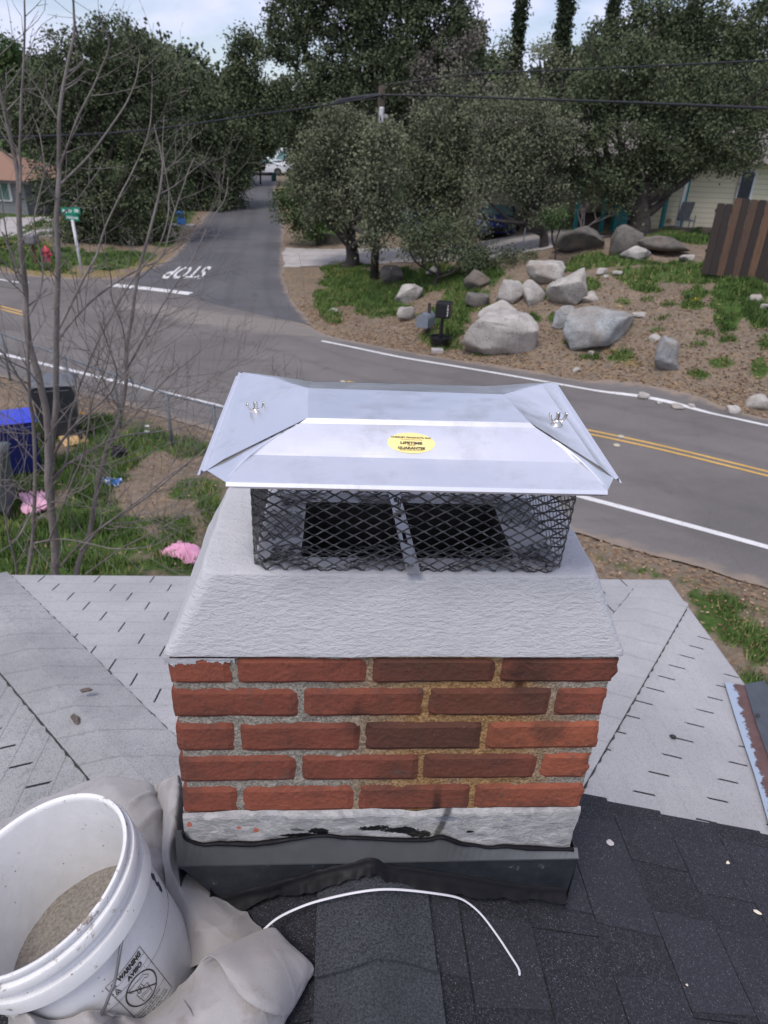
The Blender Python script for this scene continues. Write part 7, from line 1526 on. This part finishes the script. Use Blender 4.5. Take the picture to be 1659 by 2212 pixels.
# ================================================================ CARS
M_tyre = M_rub; M_cg = simple('car_glass', (.16, .28, .28), .08, var=.05)
def car(label, loc, yaw, body, glass, van=False, s=1.0):
    r = empty('parked_car', (0, 0, 0), label=label, cat='car', group='parked cars'); L_, W_ = 4.5*s, 1.8*s
    if van: prof = [(-2.25, .35), (-2.3, .8), (-2.2, 1.9), (-1.9, 2.05), (1.1, 2.05), (1.7, 1.15), (2.2, 1.0), (2.3, .6), (2.25, .35)]; green = [(-1.0, 1.25), (-1.0, 1.85), (1.0, 1.85), (1.45, 1.22)]
    else: prof = [(-2.2, .32), (-2.28, .62), (-2.2, .92), (-1.75, 1.02), (-1.1, 1.42), (-.2, 1.52), (.55, 1.45), (1.25, 1.02), (1.95, .90), (2.25, .66), (2.2, .32)]; green = [(-1.55, 1.03), (-1.05, 1.36), (-.2, 1.45), (.48, 1.39), (1.05, 1.03)]
    prof = [(a*s, b_*s) for a, b_ in prof]; n = len(prof); V = []; K = [(-1, .90), (-.97, .97), (-.80, 1), (0, 1.0), (.80, 1), (.97, .97), (1, .90)]
    for k, sc in K:
        for a, b_ in prof: zt2 = 1 if b_ < 1.0*s else (1-(.16 if abs(k) > .9 else 0)*0); tum = .0 if b_ < 1.05*s else (b_/s-1.0)*.28; V.append((a*(.985 if abs(k) > .9 else 1), k*W_/2*(1-tum), b_*(sc if b_ > .6*s else 1)*1.0))
    m = MB(); F = [(j*n+i, j*n+(i+1) % n, (j+1)*n+(i+1) % n, (j+1)*n+i) for j in range(len(K)-1) for i in range(n)]; F += [tuple(range(n)), tuple((len(K)-1)*n+i for i in range(n))[::-1]]
    m.add(V, F); m.build('body', body, r, bevel=.03)
    m = MB()
    for sg in (-1, 1): m.prism([(a*s, sg*(W_/2*(.985-(b_-1.0)*.26)), b_*s*.965) for a, b_ in green], (0, sg*.012, 0))
    m.build('side_window', glass, r)
    ws = [(1.22, .86), (.60, .72)]
    if van: q = [(1.68*s, -.78*s, 1.17*s), (1.68*s, .78*s, 1.17*s), (1.14*s, .66*s, 1.99*s), (1.14*s, -.66*s, 1.99*s)]
    else: q = [(1.22*s, -.74*s, 1.04*s), (1.22*s, .74*s, 1.04*s), (.60*s, .62*s, 1.43*s), (.60*s, -.62*s, 1.43*s)]
    m = MB(); m.prism(q, (.03, 0, .03)); m.build('windscreen', glass, r)
    if not van: m = MB(); m.prism([(-1.68*s, -.70*s, 1.05*s), (-1.68*s, .70*s, 1.05*s), (-1.12*s, .60*s, 1.40*s), (-1.12*s, -.60*s, 1.40*s)], (-.03, 0, .03)); m.build('rear_window', glass, r)
    for x in (-1.35*s, 1.4*s):
        for y in (-1, 1): m = MB(); m.tube([(x, y*W_*.40, .33*s), (x, y*W_*.505, .33*s)], .33*s, 20); w = m.build('wheel', M_tyre, r); m = MB(); m.tube([(x, y*W_*.50, .33*s), (x, y*W_*.512, .33*s)], .19*s, 14); m.build('rim', M_chrome, w)
    for y in (-1, 1):
        m = MB(); m.box((2.18*s, y*.66*s, .70*s), (.16, .34*s, .14*s)); m.build('headlight', M_trim, r); m = MB(); m.box((-2.22*s, y*.68*s, .78*s), (.10, .26*s, .16*s)); m.build('tail_light', simple('red_lens', (.35, .02, .02), .3), r)
    m = MB(); m.box((2.24*s, 0, .52*s), (.10, 1.0*s, .16*s)); m.build('grille', M_trim if 0 else M_rub, r)
    r.location = tuple(loc); r.rotation_euler = (0, 0, yaw); return r
M_blue = material('blue_car_paint', lambda: dict(col=(.02, .035, .22), rough=.3, coat=.6)); M_wcar = material('white_car_paint', lambda: dict(col=(.72, .74, .78), rough=.3, coat=.5))
cb = np.array(onY(1070, 500, 37.5)); cb[2] = gz(cb[0], 37.5)+.02; car('dark blue car parked nose-out under the grey green tree', cb, rad(-100), M_blue, M_cg)
cb = np.array(onY(930, 487, 38)); cb[2] = gz(cb[0], 38); car('pale blue car glimpsed between the trunks of the centre trees', cb, rad(-60), simple('pale_blue_paint', (.16, .22, .28), .3, var=.03), M_cg)
g = np.array(G(565, 379)); car('white hatchback parked across the far end of the side road', g+[0, .8, 0], rad(0), M_wcar, M_cg)
g = np.array(G(622, 378)); car('white van right of the white hatchback at the far end of the side road', g+[.3, 2.0, 0], rad(180), M_wcar, M_cg, van=True)
g = np.array(G(592, 391)); m = MB(); kk = ((g-O)@cf)/FPX; m.box(g+[0, 0, 7.5*kk], (9*kk, 9*kk, 15*kk), taper=1.12); m.box(g+[0, 0, 15.8*kk], (11*kk, 11*kk, 1.5*kk)); m.build('green_bin', simple('dark_green_bin', (.03, .10, .085), .5), label='dark green bin standing at the far end of the side road', cat='bin')
g = np.array(G(563, 398)); m = MB(); m.box(g+[0, 0, .5], (.12, .12, 1.0)); m.box(g+[0, 0, 1.1], (.5, .35, .3)); m.build('mailbox', M_post, label='small dark mailbox post at the far left of the side road', cat='mailbox')
fx = np.array(onY(620, 352, 100)); m = MB(); m.box((fx[0]+2, 103, gz(fx[0], 100)+2.0), (16, 6, 3.4)); m.box((fx[0]+2, 103, gz(fx[0], 100)+4.0), (17, 7, .7), taper=.8); m.build('far_house', simple('far_pale_wall', (.55, .54, .52), .8), label='pale low building glimpsed behind the white van', cat='house')
